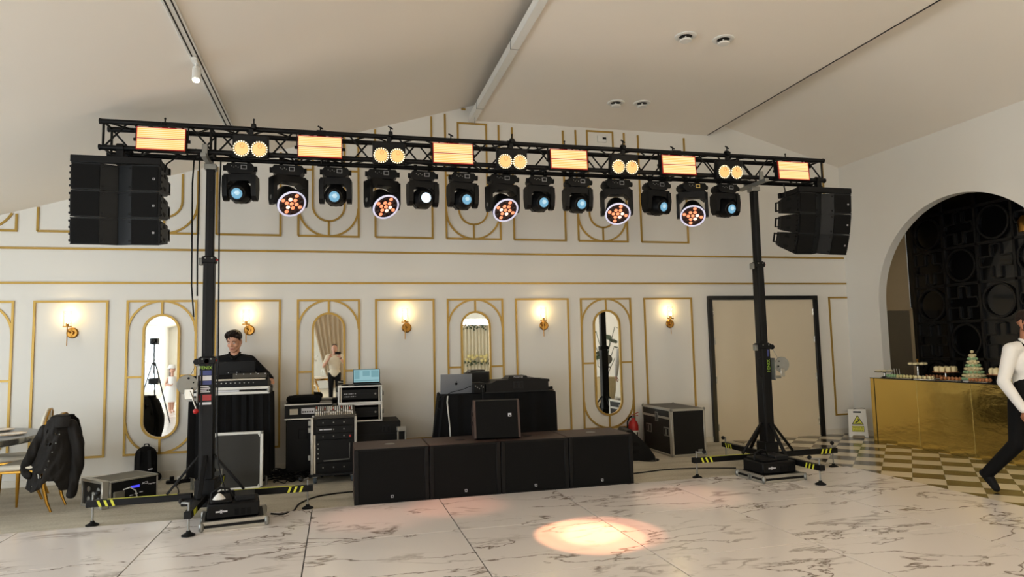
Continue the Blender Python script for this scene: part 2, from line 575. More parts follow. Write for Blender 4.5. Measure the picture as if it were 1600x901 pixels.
    def mesh(s, name, material, smooth=0.7):
        me = bpy.data.meshes.new(name)
        me.from_pydata([tuple(v) for v in s.v], [], s.f)
        bm = bmesh.new()
        bm.from_mesh(me)
        bmesh.ops.recalc_face_normals(bm, faces=bm.faces)
        bm.to_mesh(me)
        bm.free()
        if smooth:
            me.polygons.foreach_set('use_smooth', [True] * len(me.polygons))
            me.set_sharp_from_angle(angle=smooth)
        me.materials.append(material)
        return me

    def build(s, name, material, parent=None, smooth=0.7, loc=None, rot=None):
        return link(name, s.mesh(name, material, smooth), parent, loc, rot)


def link(name, me, parent=None, loc=None, rot=None):
    o = bpy.data.objects.new(name, me)
    COL.objects.link(o)
    if parent:
        o.parent = parent
    if loc is not None:
        o.location = loc
    if rot is not None:
        o.rotation_euler = rot
    return o


def tag(o, label, cat, group=None):
    o['label'] = label
    o['category'] = cat
    if group:
        o['group'] = group
    return o


def thing(name, label, cat, loc=(0, 0, 0), rot=(0, 0, 0), group=None):
    o = link(name, None, None, loc, rot)
    o.empty_display_size = 0.1
    return tag(o, label, cat, group)


def struct(o):
    o['kind'] = 'structure'
    return o


def stuff(o):
    o['kind'] = 'stuff'
    return o


def text_mesh(string, size, material, name='lettering', parent=None, mx=None, extrude=0.0008):
    """flat raised lettering, centred, in the local xz plane facing -y"""
    cu = bpy.data.curves.new('lettering', 'FONT')
    cu.body = string
    cu.size = size
    cu.extrude = extrude
    cu.align_x = 'CENTER'
    cu.align_y = 'CENTER'
    cu.resolution_u = 2
    t = bpy.data.objects.new('lettering', cu)
    COL.objects.link(t)
    me = bpy.data.meshes.new_from_object(t.evaluated_get(bpy.context.evaluated_depsgraph_get()))
    bpy.data.objects.remove(t, do_unlink=True)
    me.transform((mx or Matrix()) @ Matrix.Rotation(PI / 2, 4, 'X'))
    me.materials.clear()
    me.materials.append(material)
    return link(name, me, parent)


def blob(mb, name, material, parent=None, voxel=0.008, smooth=4, disp=None):
    """join overlapping shapes into one continuous skin"""
    o = mb.build(name, material, None)
    r = o.modifiers.new('r', 'REMESH')
    r.mode = 'VOXEL'
    r.voxel_size = voxel
    if smooth:
        s = o.modifiers.new('s', 'SMOOTH')
        s.factor = 0.5
        s.iterations = smooth
    me = bpy.data.meshes.new_from_object(o.evaluated_get(bpy.context.evaluated_depsgraph_get()))
    old = o.data
    bpy.data.objects.remove(o, do_unlink=True)
    bpy.data.meshes.remove(old)
    if disp:
        for v in me.vertices:
            v.co = disp(v.co)
    me.polygons.foreach_set('use_smooth', [True] * len(me.polygons))
    me.materials.clear()
    me.materials.append(material)
    return link(name, me, parent)


def capsule(mb, a, b, r0, r1=None, n=14, sc=None):
    """tapered capsule"""
    a, b = Vector(a), Vector(b)
    r1 = r0 if r1 is None else r1
    l = max((b - a).length, 1e-4)
    prof = [(max(1e-6, r0 * math.sin(t)), -r0 * math.cos(t)) for t in [PI / 2 * i / 4 for i in range(5)]]
    prof += [(max(1e-6, r1 * math.cos(t)), l + r1 * math.sin(t)) for t in [PI / 2 * i / 4 for i in range(5)]]
    mb.lathe(prof, n, a, b - a)


def mesh_copy(o, parent=None, loc=None, rot=None):
    c = o.copy()
    COL.objects.link(c)
    c.parent = parent
    if loc is not None:
        c.location = loc
    if rot is not None:
        c.rotation_euler = rot
    return c


def copy_tree(o, parent=None):
    c = o.copy()
    COL.objects.link(c)
    c.parent = parent
    for ch in list(o.children):
        copy_tree(ch, c)
    return c


def arc(cx, cz, r, a0, a1, n=12):
    return [(cx + r * math.cos(math.radians(a0 + (a1 - a0) * i / n)), cz + r * math.sin(math.radians(a0 + (a1 - a0) * i / n))) for i in range(n + 1)]

# ================================================================== the room
YB = 9.45          # back wall face
XR = 8.26          # right wall face
XL = -6.4          # left wall face
YR = -10.0         # rear wall face
XLOB = 9.40        # dark lattice wall of the lobby behind the arch
MX1, MY1 = 5.92, 6.95   # right and far edge of the marble dance floor


def ceil_z(x):
    return min(3.3 + 0.302 * (x + 4.02), 4.45 + 0.272 * (8.26 - x))


APEX = 3.80

# carpet over the whole hall
b = MB().box(XL - 0.2, YR - 0.2, -0.12, MX1 + 0.03, YB + 0.2, 0.0)
floor = struct(b.build('floor', M['carpet']))

# ---- marble dance floor: slabs of their own on a dark bed
b = MB().box(XL + 0.6, -4.0, 0.0, MX1 - 0.004, MY1 - 0.004, 0.012)
marble = struct(b.build('floor_marble', M['joint']))
xs = [MX1 - 1.21 - 1.238 * k for k in range(0, 9)]
xs = [MX1] + xs
ys = [MY1 - 1.225 * k for k in range(0, 10)]
slab_cache = {}
for i in range(len(xs) - 1):
    for j in range(len(ys) - 1):
        x1, x0, y1, y0 = xs[i], xs[i + 1], ys[j], ys[j + 1]
        g = 0.0045
        k = (round(x1 - x0, 3), round(y1 - y0, 3))
        if k not in slab_cache:
            w, h = k[0] / 2 - g, k[1] / 2 - g
            slab_cache[k] = MB().box(-w, -h, 0, w, h, 0.012, 0.0008).mesh('marble_slab', M['marble'], 0)
        link('marble_slab', slab_cache[k], marble, ((x0 + x1) / 2, (y0 + y1) / 2, 0.010), (0, 0, PI * ((i + j) % 2)))

# ---- diagonal checkerboard tiles beside the right wall
b = MB().box(MX1 + 0.03, -6.0, -0.12, XLOB + 0.6, YB + 0.2, -0.004)
checker = struct(b.build('floor_checker', M['joint']))
T = 0.311


def clip_poly(poly, ax, lim, keep_less):
    out = []
    for i in range(len(poly)):
        a, c = poly[i - 1], poly[i]
        ia, ic = ((a[ax] <= lim) == keep_less), ((c[ax] <= lim) == keep_less)
        if ia != ic:
            t = (lim - a[ax]) / (c[ax] - a[ax])
            out.append((a[0] + t * (c[0] - a[0]), a[1] + t * (c[1] - a[1])))
        if ic:
            out.append(c)
    return out


far_tiles = {0: MB(), 1: MB()}
near = 0
S2 = math.sqrt(2)
for i in range(-40, 40):
    for j in range(-40, 40):
        # tile corners: lines x - y = -0.08 + 0.44 i ; x + y = 13.25 + 0.44 j
        q = []
        for di, dj in ((0, 0), (1, 0), (1, 1), (0, 1)):
            c, d = -0.08 + 0.44 * (i + di), 13.25 + 0.44 * (j + dj)
            q.append(((c + d) / 2, (d - c) / 2))
        cx, cy = sum(p[0] for p in q) / 4, sum(p[1] for p in q) / 4
        q = [(cx + (p[0] - cx) * 0.993, cy + (p[1] - cy) * 0.993) for p in q]
        for ax, lim, kl in ((0, MX1 + 0.03, False), (0, XLOB, True), (1, YB, True), (1, -5.9, False)):
            if q:
                q = clip_poly(q, ax, lim, kl)
        if len(q) < 3:
            continue
        par = (i + j) % 2
        if cy > 4.2 and cx < XR + 0.1:
            bb = MB().prism([(p[0] - cx, p[1] - cy) for p in q], 'xy', -0.004, 0.003)
            bb.build('floor_tile', M['tile_light'] if par else M['tile_dark'], checker, 0, loc=(cx, cy, 0))
            near += 1
        else:
            far_tiles[par].prism(q, 'xy', -0.004, 0.003)
for k in (0, 1):
    stuff(far_tiles[k].build('floor_tiles_beyond', M['tile_light'] if k else M['tile_dark'], checker, 0))

# ---- back wall with its gable
xs_g = [XL - 0.2, APEX, XLOB + 0.8]
poly = [(XL - 0.2, -0.1), (XLOB + 0.8, -0.1), (XLOB + 0.8, 4.4), (XR + 0.2, 4.6), (APEX, ceil_z(APEX) + 0.12), (XL - 0.2, ceil_z(XL - 0.2) + 0.12)]
struct(MB().prism(poly, 'xz', YB, YB + 0.2).build('wall_back', M['wall'], smooth=0))

# ---- right wall with the wide arch
CY, CZ, CR = 7.34, 2.08, 1.43
poly = [(YB + 0.05, 0.0), (YB + 0.05, 4.75), (YR, 4.75), (YR, 0.0), (CY - CR, 0.0)]
poly += [(CY - CR * math.cos(math.radians(a)), CZ + CR * math.sin(math.radians(a))) for a in range(0, 181, 5)]
poly += [(CY + CR, 0.0)]
wr = MB().prism(poly, 'yz', XR, XR + 0.14).build('wall_right', M['wall'], smooth=0.3)
struct(wr)

# ---- left wall with arched windows
WH, WR = 1.15, 0.62     # springing height and half width of the windows
poly = [(YB + 0.05, 0.0)]
poly += [(YB + 0.05, 3.1), (YR, 3.1), (YR, 0.0)]
segs = []
prev = YR
b = MB()
for wy in list(WIN_LEFT) + [None]:
    nxt = YB + 0.05 if wy is None else wy - 0.75
    b.box(XL - 0.2, prev, 0.0, XL, nxt, 3.2)
    if wy is not None:
        b.box(XL - 0.2, nxt, 0.0, XL, wy + 0.75, 0.28)
        head = [(wy - 0.75, 3.2), (wy - 0.75, 1.65)] + [(wy - 0.75 * math.cos(math.radians(a)), 1.65 + 0.65 * math.sin(math.radians(a))) for a in range(0, 181, 15)] + [(wy + 0.75, 3.2)]
        b.prism(head, 'yz', XL - 0.2, XL)
        prev = wy + 0.75
struct(b.build('wall_left', M['wall'], smooth=0.3))
for k, wy in enumerate(WIN_LEFT):
    fr = MB()
    out = [(wy - 0.75, 0.28), (wy - 0.75, 1.65)] + [(wy - 0.75 * math.cos(math.radians(a)), 1.65 + 0.65 * math.sin(math.radians(a))) for a in range(15, 180, 15)] + [(wy + 0.75, 1.65), (wy + 0.75, 0.28)]
    pts = [Vector((XL - 0.1, p[0], p[1])) for p in out]
    for a, c in zip(pts, pts[1:] + pts[:1]):
        fr.bar(a, c, 0.05, 0.07, up=(1, 0, 0))
    w = struct(fr.build('window_%d' % (k + 1), M['white']))
    MB().bar((XL - 0.1, wy, 0.28), (XL - 0.1, wy, 2.3), 0.05, 0.04, up=(1, 0, 0)).build('mullion', M['white'], w)
    MB().bar((XL - 0.1, wy - 0.75, 1.3), (XL - 0.1, wy + 0.75, 1.3), 0.04, 0.05).build('transom', M['white'], w)

# ---- rear wall behind the photographer, two wide windows
b = MB()
zt = ceil_z(APEX) + 0.1
edges = [XL - 0.2] + [e for x in WIN_REAR for e in (x - 1.0, x + 1.0)] + [XR + 0.2]
for a, c in zip(edges[0::2], edges[1::2]):
    b.box(a, YR - 0.2, 0, c, YR, zt)
for x in WIN_REAR:
    b.box(x - 1.0, YR - 0.2, 0, x + 1.0, YR, 0.35)
    b.box(x - 1.0, YR - 0.2, 2.75, x + 1.0, YR, zt)
struct(b.build('wall_rear', M['wall'], smooth=0))
for k, x in enumerate(WIN_REAR):
    w = MB()
    for a, c in (((x - 1, 0.35), (x + 1, 0.35)), ((x - 1, 2.75), (x + 1, 2.75)), ((x - 1, 0.35), (x - 1, 2.75)), ((x + 1, 0.35), (x + 1, 2.75))):
        w.bar((a[0], YR - 0.1, a[1]), (c[0], YR - 0.1, c[1]), 0.06, 0.06, up=(0, 1, 0))
    w = struct(w.build('window_%d' % (len(WIN_LEFT) + k + 1), M['white']))
    MB().bar((x, YR - 0.1, 0.35), (x, YR - 0.1, 2.75), 0.05, 0.05, up=(0, 1, 0)).build('mullion', M['white'], w)

# ---- ceiling: two slopes and the suspended flat soffit
b = MB().prism([(XL - 0.2, ceil_z(XL - 0.2)), (APEX, ceil_z(APEX)), (APEX, ceil_z(APEX) + 0.1), (XL - 0.2, ceil_z(XL - 0.2) + 0.1)], 'xz', YR - 0.2, YB)
struct(b.build('ceiling_left', M['ceil'], smooth=0))
b = MB().prism([(APEX, ceil_z(APEX)), (XR + 0.14, ceil_z(XR + 0.14)), (XR + 0.14, ceil_z(XR + 0.14) + 0.1), (APEX, ceil_z(APEX) + 0.1)], 'xz', YR - 0.2, YB)
struct(b.build('ceiling_right', M['ceil'], smooth=0))
ZS = 4.87
struct(MB().box(1.95, YR, ZS, 5.77, YB, ZS + 0.05).build('ceiling_soffit', M['ceil'], smooth=0))
b = MB().box(1.86, YR, ZS - 0.035, 1.955, YB - 0.02, ZS + 0.07, 0.006)
struct(MB().box(5.771, YR, ZS - 0.006, 5.787, YB - 0.02, ZS + 0.055).build('trim_painted_gap_shade', M['doorframe'], smooth=0))  # dark strip stands in for the shade in the gap beside the soffit
sp = struct(b.build('trim_soffit_edge', M['white']))
for k in range(8):
    MB().box(1.857, YB - 0.6 - 1.9 * k, ZS - 0.037, 1.957, YB - 0.595 - 1.9 * k, ZS + 0.072).build('profile_joint', M['joint'], sp)
# skirting boards
struct(MB().box(XL, YB - 0.016, 0.0, 5.63, YB, 0.085, 0.004).build('baseboard_back', M['base']))
struct(MB().box(7.65, YB - 0.016, 0.0, XR, YB, 0.085, 0.004).build('baseboard_back_corner', M['base']))
struct(MB().box(XR - 0.016, CY + CR + 0.01, 0.0, XR, YB - 0.018, 0.085, 0.004).build('baseboard_right', M['base']))

# ---- lobby behind the arch
struct(MB().box(XR + 0.15, 9.30, 0.0, XLOB, YB - 0.002, 4.2).build('wall_lobby_side', M['beige_dim'], smooth=0))
struct(MB().box(XR + 0.15, 4.4, 0.0, XLOB, 4.5, 4.2).build('wall_lobby_end', M['beige_dim'], smooth=0))
struct(MB().box(XR + 0.15, 4.5, 3.75, XLOB, 9.298, 3.85).build('ceiling_lobby', M['beige_dim'], smooth=0))
lobby = struct(MB().box(XLOB, 4.5, 0.0, XLOB + 0.1, 9.298, 3.75).build('wall_lobby_lattice', M['black_gloss'], smooth=0))
d2 = struct(MB().box(8.86, 9.275, 0.0, 9.34, 9.298, 1.99).build('door_2', mat('grey_service_door', (120, 110, 92), 0.5)))
for a, c in (((8.83, 0), (8.83, 2.02)), ((9.37, 0), (9.37, 2.02)), ((8.815, 2.02), (9.385, 2.02))):
    MB().bar((a[0], 9.28, a[1]), (c[0], 9.28, c[1]), 0.04, 0.05, up=(0, 1, 0)).build('door_frame', M['beige_dim'], d2)
# lattice: square cells, ring and cross alternating, on the lacquered wall
CELL = 0.58
y_first, z_first = 8.28, 2.64
ring_me = cross_me = None
xf = XLOB - 0.035
ring = [(0.245 * math.cos(2 * PI * t / 32), 0.245 * math.sin(2 * PI * t / 32)) for t in range(32)]
rb = MB()
for t in range(32):
    a, c = ring[t], ring[(t + 1) % 32]
    rb.bar((0, a[0], a[1]), (0, c[0] * 1.0, c[1]), 0.03, 0.035, up=(1, 0, 0))
ring_me = rb.mesh('lattice_ring', M['lattice'], 0.5)
q = 0.075
o_ = 0.24
cross = [(-q, o_), (0, o_ + .02), (q, o_), (q, q), (o_, q), (o_ + .02, 0), (o_, -q), (q, -q), (q, -o_), (0, -o_ - .02), (-q, -o_), (-q, -q), (-o_, -q), (-o_ - .02, 0), (-o_, q), (-q, q)]
cb = MB()
for a, c in zip(cross, cross[1:] + cross[:1]):
    cb.bar((0, a[0], a[1]), (0, c[0], c[1]), 0.022, 0.035, up=(1, 0, 0))
cross_me = cb.mesh('lattice_cross', M['lattice'], 0.5)
for i in range(-1, 6):
    for j in range(-3, 3):
        yy, zz = y_first - CELL * i, z_first + CELL * j
        if yy > 8.95 or yy < 4.8 or zz > 3.6 or zz < 0.6:
            continue
        link('lattice_ring' if (i + j) % 2 == 0 else 'lattice_cross', ring_me if (i + j) % 2 == 0 else cross_me, lobby, (xf + 0.016, yy, zz))
for i in range(-1, 7):
    yy = y_first - CELL * (i - 0.5)
    if 4.6 < yy < 9.2:
        MB().box(xf, yy - 0.02, 0.3, XLOB, yy + 0.02, 3.7).build('lattice_bar', M['lattice'], lobby)
for j in range(-4, 3):
    zz = z_first + CELL * (j + 0.5)
    if 0.2 < zz < 3.7:
        MB().box(xf, 4.55, zz - 0.02, XLOB, 9.15, zz + 0.02).build('lattice_bar', M['lattice'], lobby)

# ---- gold mouldings on the back wall
Y0, Y1 = YB - 0.016, YB
TW = 0.026


def clip_line(pts, lim):
    """split a polyline where it runs above the ceiling"""
    dense = []
    for a, c in zip(pts, pts[1:]):
        n = max(1, int(math.hypot(c[0] - a[0], c[1] - a[1]) / 0.03))
        if abs(a[0] - c[0]) > 1e-6 and abs(a[1] - c[1]) > 1e-6 and math.hypot(c[0] - a[0], c[1] - a[1]) < 0.15:
            n = 1
        dense += [(a[0] + (c[0] - a[0]) * t / n, a[1] + (c[1] - a[1]) * t / n) for t in range(n)]
    dense.append(pts[-1])
    runs, cur = [], []
    for p in dense:
        if p[1] < lim(p[0]):
            cur.append(p)
        else:
            if len(cur) > 1:
                runs.append(cur)
            cur = []
    if len(cur) > 1:
        runs.append(cur)
    out = []
    for r in runs:          # drop collinear points again
        s = [r[0]]
        for k in range(1, len(r) - 1):
            ax, az = r[k][0] - s[-1][0], r[k][1] - s[-1][1]
            bx, bz = r[k + 1][0] - r[k][0], r[k + 1][1] - r[k][1]
            if abs(ax * bz - az * bx) > 1e-7:
                s.append(r[k])
        s.append(r[-1])
        out.append(s)
    return out


def wall_top(x):
    z = ceil_z(x)
    if 1.84 < x < 5.78:
        z = min(z, ZS - 0.03)
    return z - 0.012


trim_n = [0]


def moulding(lines):
    trim_n[0] += 1
    b = MB()
    for li, pts in enumerate(lines):
        y0 = Y0 + 0.002 * min(li, 2)
        closed = pts[0] == pts[-1]
        if closed and all(p[1] < wall_top(p[0]) for p in pts):
            b.ribbon(pts[:-1], TW, y0, Y1, True)
        else:
            for r in clip_line(pts, wall_top):
                b.ribbon(r, TW, y0, Y1)
    return struct(b.build('trim_%d' % trim_n[0], M['gold'], smooth=0.3))


def rect(x0, z0, x1, z1):
    return [(x0, z0), (x1, z0), (x1, z1), (x0, z1), (x0, z0)]


def pill_lines(cx, z0, z1, upper=False):
    R_, r_ = 0.395, 0.212
    zm = (z0 + z1) / 2
    L_ = [rect(cx - 0.4, z0, cx + 0.4, z1)]
    L_.append(arc(cx, z0 + R_, R_, 180, 360, 20))
    if not upper:
        L_.append(arc(cx, z1 - R_, R_, 180, 0, 20))
        L_.append([(cx, z1), (cx, 2.06)])
        L_.append([(cx, z0), (cx, 0.49)])
        for s in (-1, 1):
            L_.append([(cx + s * 0.4, zm), (cx + s * 0.22, zm)])
    else:
        L_.append([(cx - r_, z1 - 0.21)] + arc(cx, z0 + 0.21 + r_, r_, 180, 360, 14) + [(cx + r_, z1 - 0.21), (cx - r_, z1 - 0.21)])
        L_.append([(cx, z0), (cx, z0 + 0.21)])
        for s in (-1, 1):
            L_.append([(cx + s * 0.4, 4.03), (cx + s * 0.22, 4.03)])
    return L_


PILL_X = (-4.24, -2.18, -0.12, 1.91, 3.92)
PANEL_X = (-3.21, -1.15, 0.91, 2.915, 4.955)
for cx in PANEL_X:
    moulding([rect(cx - 0.4, 0.31, cx + 0.4, 2.23)])
    moulding([rect(cx - 0.4, 3.11, cx + 0.4, 5.04)])
for cx in PILL_X:
    moulding(pill_lines(cx, 0.31, 2.23))
    moulding(pill_lines(cx, 3.11, 5.03, True))
moulding([rect(7.9, 0.31, 8.9, 2.23)[3:] + [(7.9, 0.31), (XR - 0.004, 0.31)], [(7.887, 2.23), (XR - 0.004, 2.23)]])
moulding([[(XL, 2.895), (XR - 0.02, 2.895)]])
moulding([[(XL, 2.465), (XR - 0.004, 2.465)]])
moulding([[(7.93, 4.52), (7.93, 3.11), (XR - 0.05, 3.11)]])

# ---- double door
dr = struct(MB().box(5.70, YB - 0.03, 0.0, 6.625, YB - 0.002, 2.20, 0.004).build('door_1', M['door']))
MB().box(6.632, YB - 0.03, 0.0, 7.56, YB - 0.002, 2.20, 0.004).build('door_leaf', M['door'], dr)
for x0, x1 in ((5.63, 5.70), (7.56, 7.64)):
    MB().box(x0, YB - 0.06, 0.0, x1, YB, 2.205, 0.004).build('door_jamb', M['doorframe'], dr)
MB().box(5.63, YB - 0.06, 2.205, 7.64, YB, 2.265, 0.004).build('door_head', M['doorframe'], dr)
for xh in (5.715, 7.545):
    for zh in (0.22, 0.95, 1.55, 2.0):
        MB().cyl((xh, YB - 0.034, zh - 0.05), (xh, YB - 0.034, zh + 0.05), 0.012, n=8).build('hinge', M['steel'], dr)

# ---- pill-shaped mirrors in gold frames
MIR_LABEL = {
    -4.24: 'tall pill-shaped gold-framed mirror at the left edge beside the round table',
    -2.18: 'tall pill-shaped gold-framed mirror above the black backpack',
    -0.12: 'tall pill-shaped gold-framed mirror reflecting the man taking the photo',
    1.91: 'tall pill-shaped gold-framed mirror behind the DJ table and grey laptop',
    3.92: 'tall pill-shaped gold-framed mirror left of the fire extinguisher'}
for cx in PILL_X:
    r_, z0, z1 = 0.205, 0.50, 2.05
    t = thing('wall_mirror', MIR_LABEL[cx], 'mirror', (cx, YB, z0), group='pill mirrors along the back wall')
    path = arc(0, z1 - z0 - r_, r_, 0, 180, 20) + arc(0, r_, r_, 180, 360, 20)
    MB().ribbon(path, 0.028, -0.03, -0.001, True).build('frame', M['gold'], t, 0.3)
    g = MB().prism(path, 'xz', -0.004, 0.0).build('mirror_glass', M['mirror'], t, 0.3)
    g.location = (0, -0.012 if cx > 3 else -0.006, 0)
    g.rotation_euler = (0, 0, math.radians(1.0) if cx > 3 else 0)

# ================================================================== sconces
SC_LABEL = {
    -3.21: 'lit brass wall sconce above the chair with the black jacket',
    -1.15: 'lit brass wall sconce beside the head of the man at the lighting desk',
    0.91: 'lit brass wall sconce between the two mirrors above the equipment rack',
    2.915: 'lit brass wall sconce above the DJ controller case',
    4.955: 'lit brass wall sconce left of the double door'}
for cx in PANEL_X:
    t = thing('wall_sconce', SC_LABEL[cx], 'wall lamp', (cx, YB, 1.84), group='sconces along the back wall')
    MB().lathe([(0.0, -0.02), (0.055, -0.02), (0.068, -0.008), (0.068, -0.001)], 24, (0.02, 0, 0), (0, 1, 0)).build('backplate', M['brass'], t)
    a = MB().cyl((0.02, -0.02, 0.0), (0.02, -0.055, 0.0), 0.022, n=14)
    a.tube([(0.02, -0.05, 0), (0.01, -0.075, 0.01), (-0.01, -0.09, 0.03)], 0.009, 8)
    a.build('arm', M['brass'], t)
    MB().cyl((-0.01, -0.09, -0.16), (-0.01, -0.09, 0.075), 0.006, n=8).build('stem', M['brass'], t)
    MB().cyl((-0.01, -0.09, 0.068), (-0.01, -0.09, 0.082), 0.05, n=20).build('saucer', M['brass'], t)
    MB().cyl((-0.01, -0.09, 0.082), (-0.01, -0.09, 0.115), 0.017, n=12).build('lamp_holder', M['brass'], t)
    MB().ball((-0.01, -0.09, 0.145), (0.018, 0.018, 0.03)).build('bulb', M['bulb'], t)
    g = MB()
    for r in (0.046, 0.044):
        g.cyl((-0.01, -0.09, 0.082), (-0.01, -0.09, 0.27), r, n=20, caps=False)
    g.build('glass_shade', M['glass'], t)
    d = bpy.data.lights.new('sconce_light', 'POINT')
    d.energy = 2.4
    d.color = (1.0, 0.70, 0.30)
    d.shadow_soft_size = 0.03
    o = bpy.data.objects.new('sconce_light', d)
    COL.objects.link(o)
    o.parent = t
    o.location = (-0.01, -0.09, 0.22)

# ================================================================== small things of wall and ceiling
t = thing('thermostat', 'small white wall thermostat with dark display high under the flat ceiling', 'thermostat', (3.95, YB, 4.70))
MB().box(-0.075, -0.03, -0.05, 0.075, -0.001, 0.05, 0.006).build('housing', M['white'], t)
MB().box(0.005, -0.032, -0.008, 0.065, -0.029, 0.028).build('display', M['black'], t)
V_LABEL = ['left one of the nearer pair of round white ceiling vents', 'right one of the nearer pair of round white ceiling vents',
           'left one of the farther pair of round white ceiling vents', 'right one of the farther pair of round white ceiling vents']
for (x, y), lb in zip(((3.67, 6.33), (4.12, 6.31), (3.72, 8.35), (4.09, 8.30)), V_LABEL):
    t = thing('ceiling_vent', lb, 'vent', (x, y, ZS), group='round ceiling vents')
    MB().lathe([(0.072, -0.012), (0.09, -0.018), (0.116, -0.009), (0.12, -0.001), (0.07, -0.001)], 28, ring=True).build('rim', M['white'], t)
    MB().lathe([(0.0, -0.001), (0.071, -0.001), (0.071, -0.003), (0.0, -0.003)], 24).build('throat', M['black'], t)
    MB().lathe([(0.0, -0.062), (0.058, -0.06), (0.068, -0.05), (0.064, -0.042), (0.03, -0.032), (0.008, -0.028), (0.008, -0.002)], 24).build('valve_disc', M['white'], t)

xt = -1.21
zt = ceil_z(xt)
sl = math.atan(0.302)
t = thing('track_rail', 'long white lighting track on the sloping ceiling', 'light track', (xt, 0, zt), (0, -sl, 0))
MB().box(-0.045, -6.0, -0.022, 0.045, 9.40, -0.001, 0.003).build('rail', M['white'], t)
for s in (-0.022, 0.022):
    MB().box(s - 0.006, -6.0, -0.0235, s + 0.006, 9.39, -0.0215).build('slot', M['joint'], t)
t = thing('track_spotlight', 'small white cylindrical spotlight hanging from the ceiling track', 'spotlight', (xt, 6.22, zt - 0.03))
MB().box(-0.02, -0.08, -0.025, 0.02, 0.08, 0.004, 0.003).build('adapter', M['white'], t)
MB().cyl((0, 0.0, -0.02), (0, 0.0, -0.06), 0.008, n=8).build('stem', M['white'], t)
MB().lathe([(0.0, 0.0), (0.034, 0.0), (0.036, 0.005), (0.036, 0.14), (0.03, 0.145), (0.03, 0.135), (0, 0.135)], 20, (0.0, 0.05, -0.05), (0.05, -0.42, -0.9)).build('barrel', M['white'], t)
MB().lathe([(0.0, 0.0), (0.028, 0.0)], 16, Vector((0.0, 0.05, -0.05)) + Vector((0.05, -0.42, -0.9)).normalized() * 0.1372, (0.05, -0.42, -0.9)).build('lens', M['bulb'], t)
t = thing('hanging_chain', 'short metal chain dangling below the end of the ceiling profile', 'chain', (1.905, 9.2, ZS - 0.035))
for k in range(5):
    pts = [(0.008 * math.cos(a) * (1 if k % 2 else 0), 0.008 * math.cos(a) * (0 if k % 2 else 1), -0.012 - 0.02 * k + 0.013 * math.sin(a)) for a in [2 * PI * i / 10 for i in range(10)]]
    MB().tube(pts, 0.0025, 6, True).build('chain_link', M['steel'], t)

# ================================================================== truss
TX0, TX1 = -2.15, 5.81
TY0, TY1 = 6.905, 7.145
TZ0, TZ1 = 3.495, 3.745
CR_ = 0.025
t = thing('lighting_truss', 'long black square lattice truss carrying the stage lights', 'truss', (TX0, TY0, TZ0))
L_ = TX1 - TX0
for y in (0, TY1 - TY0):
    for z in (0, TZ1 - TZ0):
        MB().cyl((0, y, z), (L_, y, z), CR_, n=16).build('chord', M['truss'], t)
dy, dz = TY1 - TY0, TZ1 - TZ0
nb = 32
step = L_ / nb
for k in range(nb):
    x0, x1 = k * step + 0.02, (k + 1) * step - 0.02
    up = k % 2 == 0
    for y in (0, dy):
        z0, z1 = (0, dz) if (up == (y == 0)) else (dz, 0)
        MB().cyl((x0, y, z0), (x1, y, z1), 0.009, n=8).build('brace', M['truss'], t)
    for z in (0, dz):
        y0, y1 = (0, dy) if up else (dy, 0)
        MB().cyl((x0, y0, z), (x1, y1, z), 0.009, n=8).build('brace', M['truss'], t)
for xj in (0.02, L_ - 0.02, 0.12 * L_, L_ * 0.25, L_ * 0.5, L_ * 0.75):
    for a, c in (((0, 0), (dy, 0)), ((0, dz), (dy, dz)), ((0, 0), (0, dz)), ((dy, 0), (dy, dz))):
        MB().cyl((xj, a[0], a[1]), (xj, c[0], c[1]), 0.012, n=8).build('cross_bar', M['truss'], t)
for xj in (L_ * 0.25, L_ * 0.5, L_ * 0.75):
    for y in (0, dy):
        for z in (0, dz):
            MB().cyl((xj - 0.045, y, z), (xj + 0.045, y, z), 0.031, n=14).build('coupler', M['truss'], t)
for y in (0, dy):
    for z in (0, dz):
        for x in (-0.015, L_):
            MB().cyl((x, y, z), (x + 0.015, y, z), 0.029, n=14).build('end_cap', M['truss'], t)


def clamp(mb, x, y, z, handle=1):
    """half coupler round a chord centred at x,y,z (local), with a wing nut on top"""
    mb.lathe([(0.028, -0.02), (0.038, -0.02), (0.038, 0.02), (0.028, 0.02)], 16, (x, y, z), (1, 0, 0), True)
    mb.box(x - 0.02, y - 0.055, z - 0.02, x + 0.02, y - 0.03, z + 0.02, 0.004)
    mb.cyl((x, y, z + 0.03), (x, y, z + 0.085), 0.007, n=8)
    mb.cbox((x, y, z + 0.075), (0.06 if handle > 0 else 0.02, 0.014, 0.014), 0.003, Euler((0, 0.5 * handle, 0)))


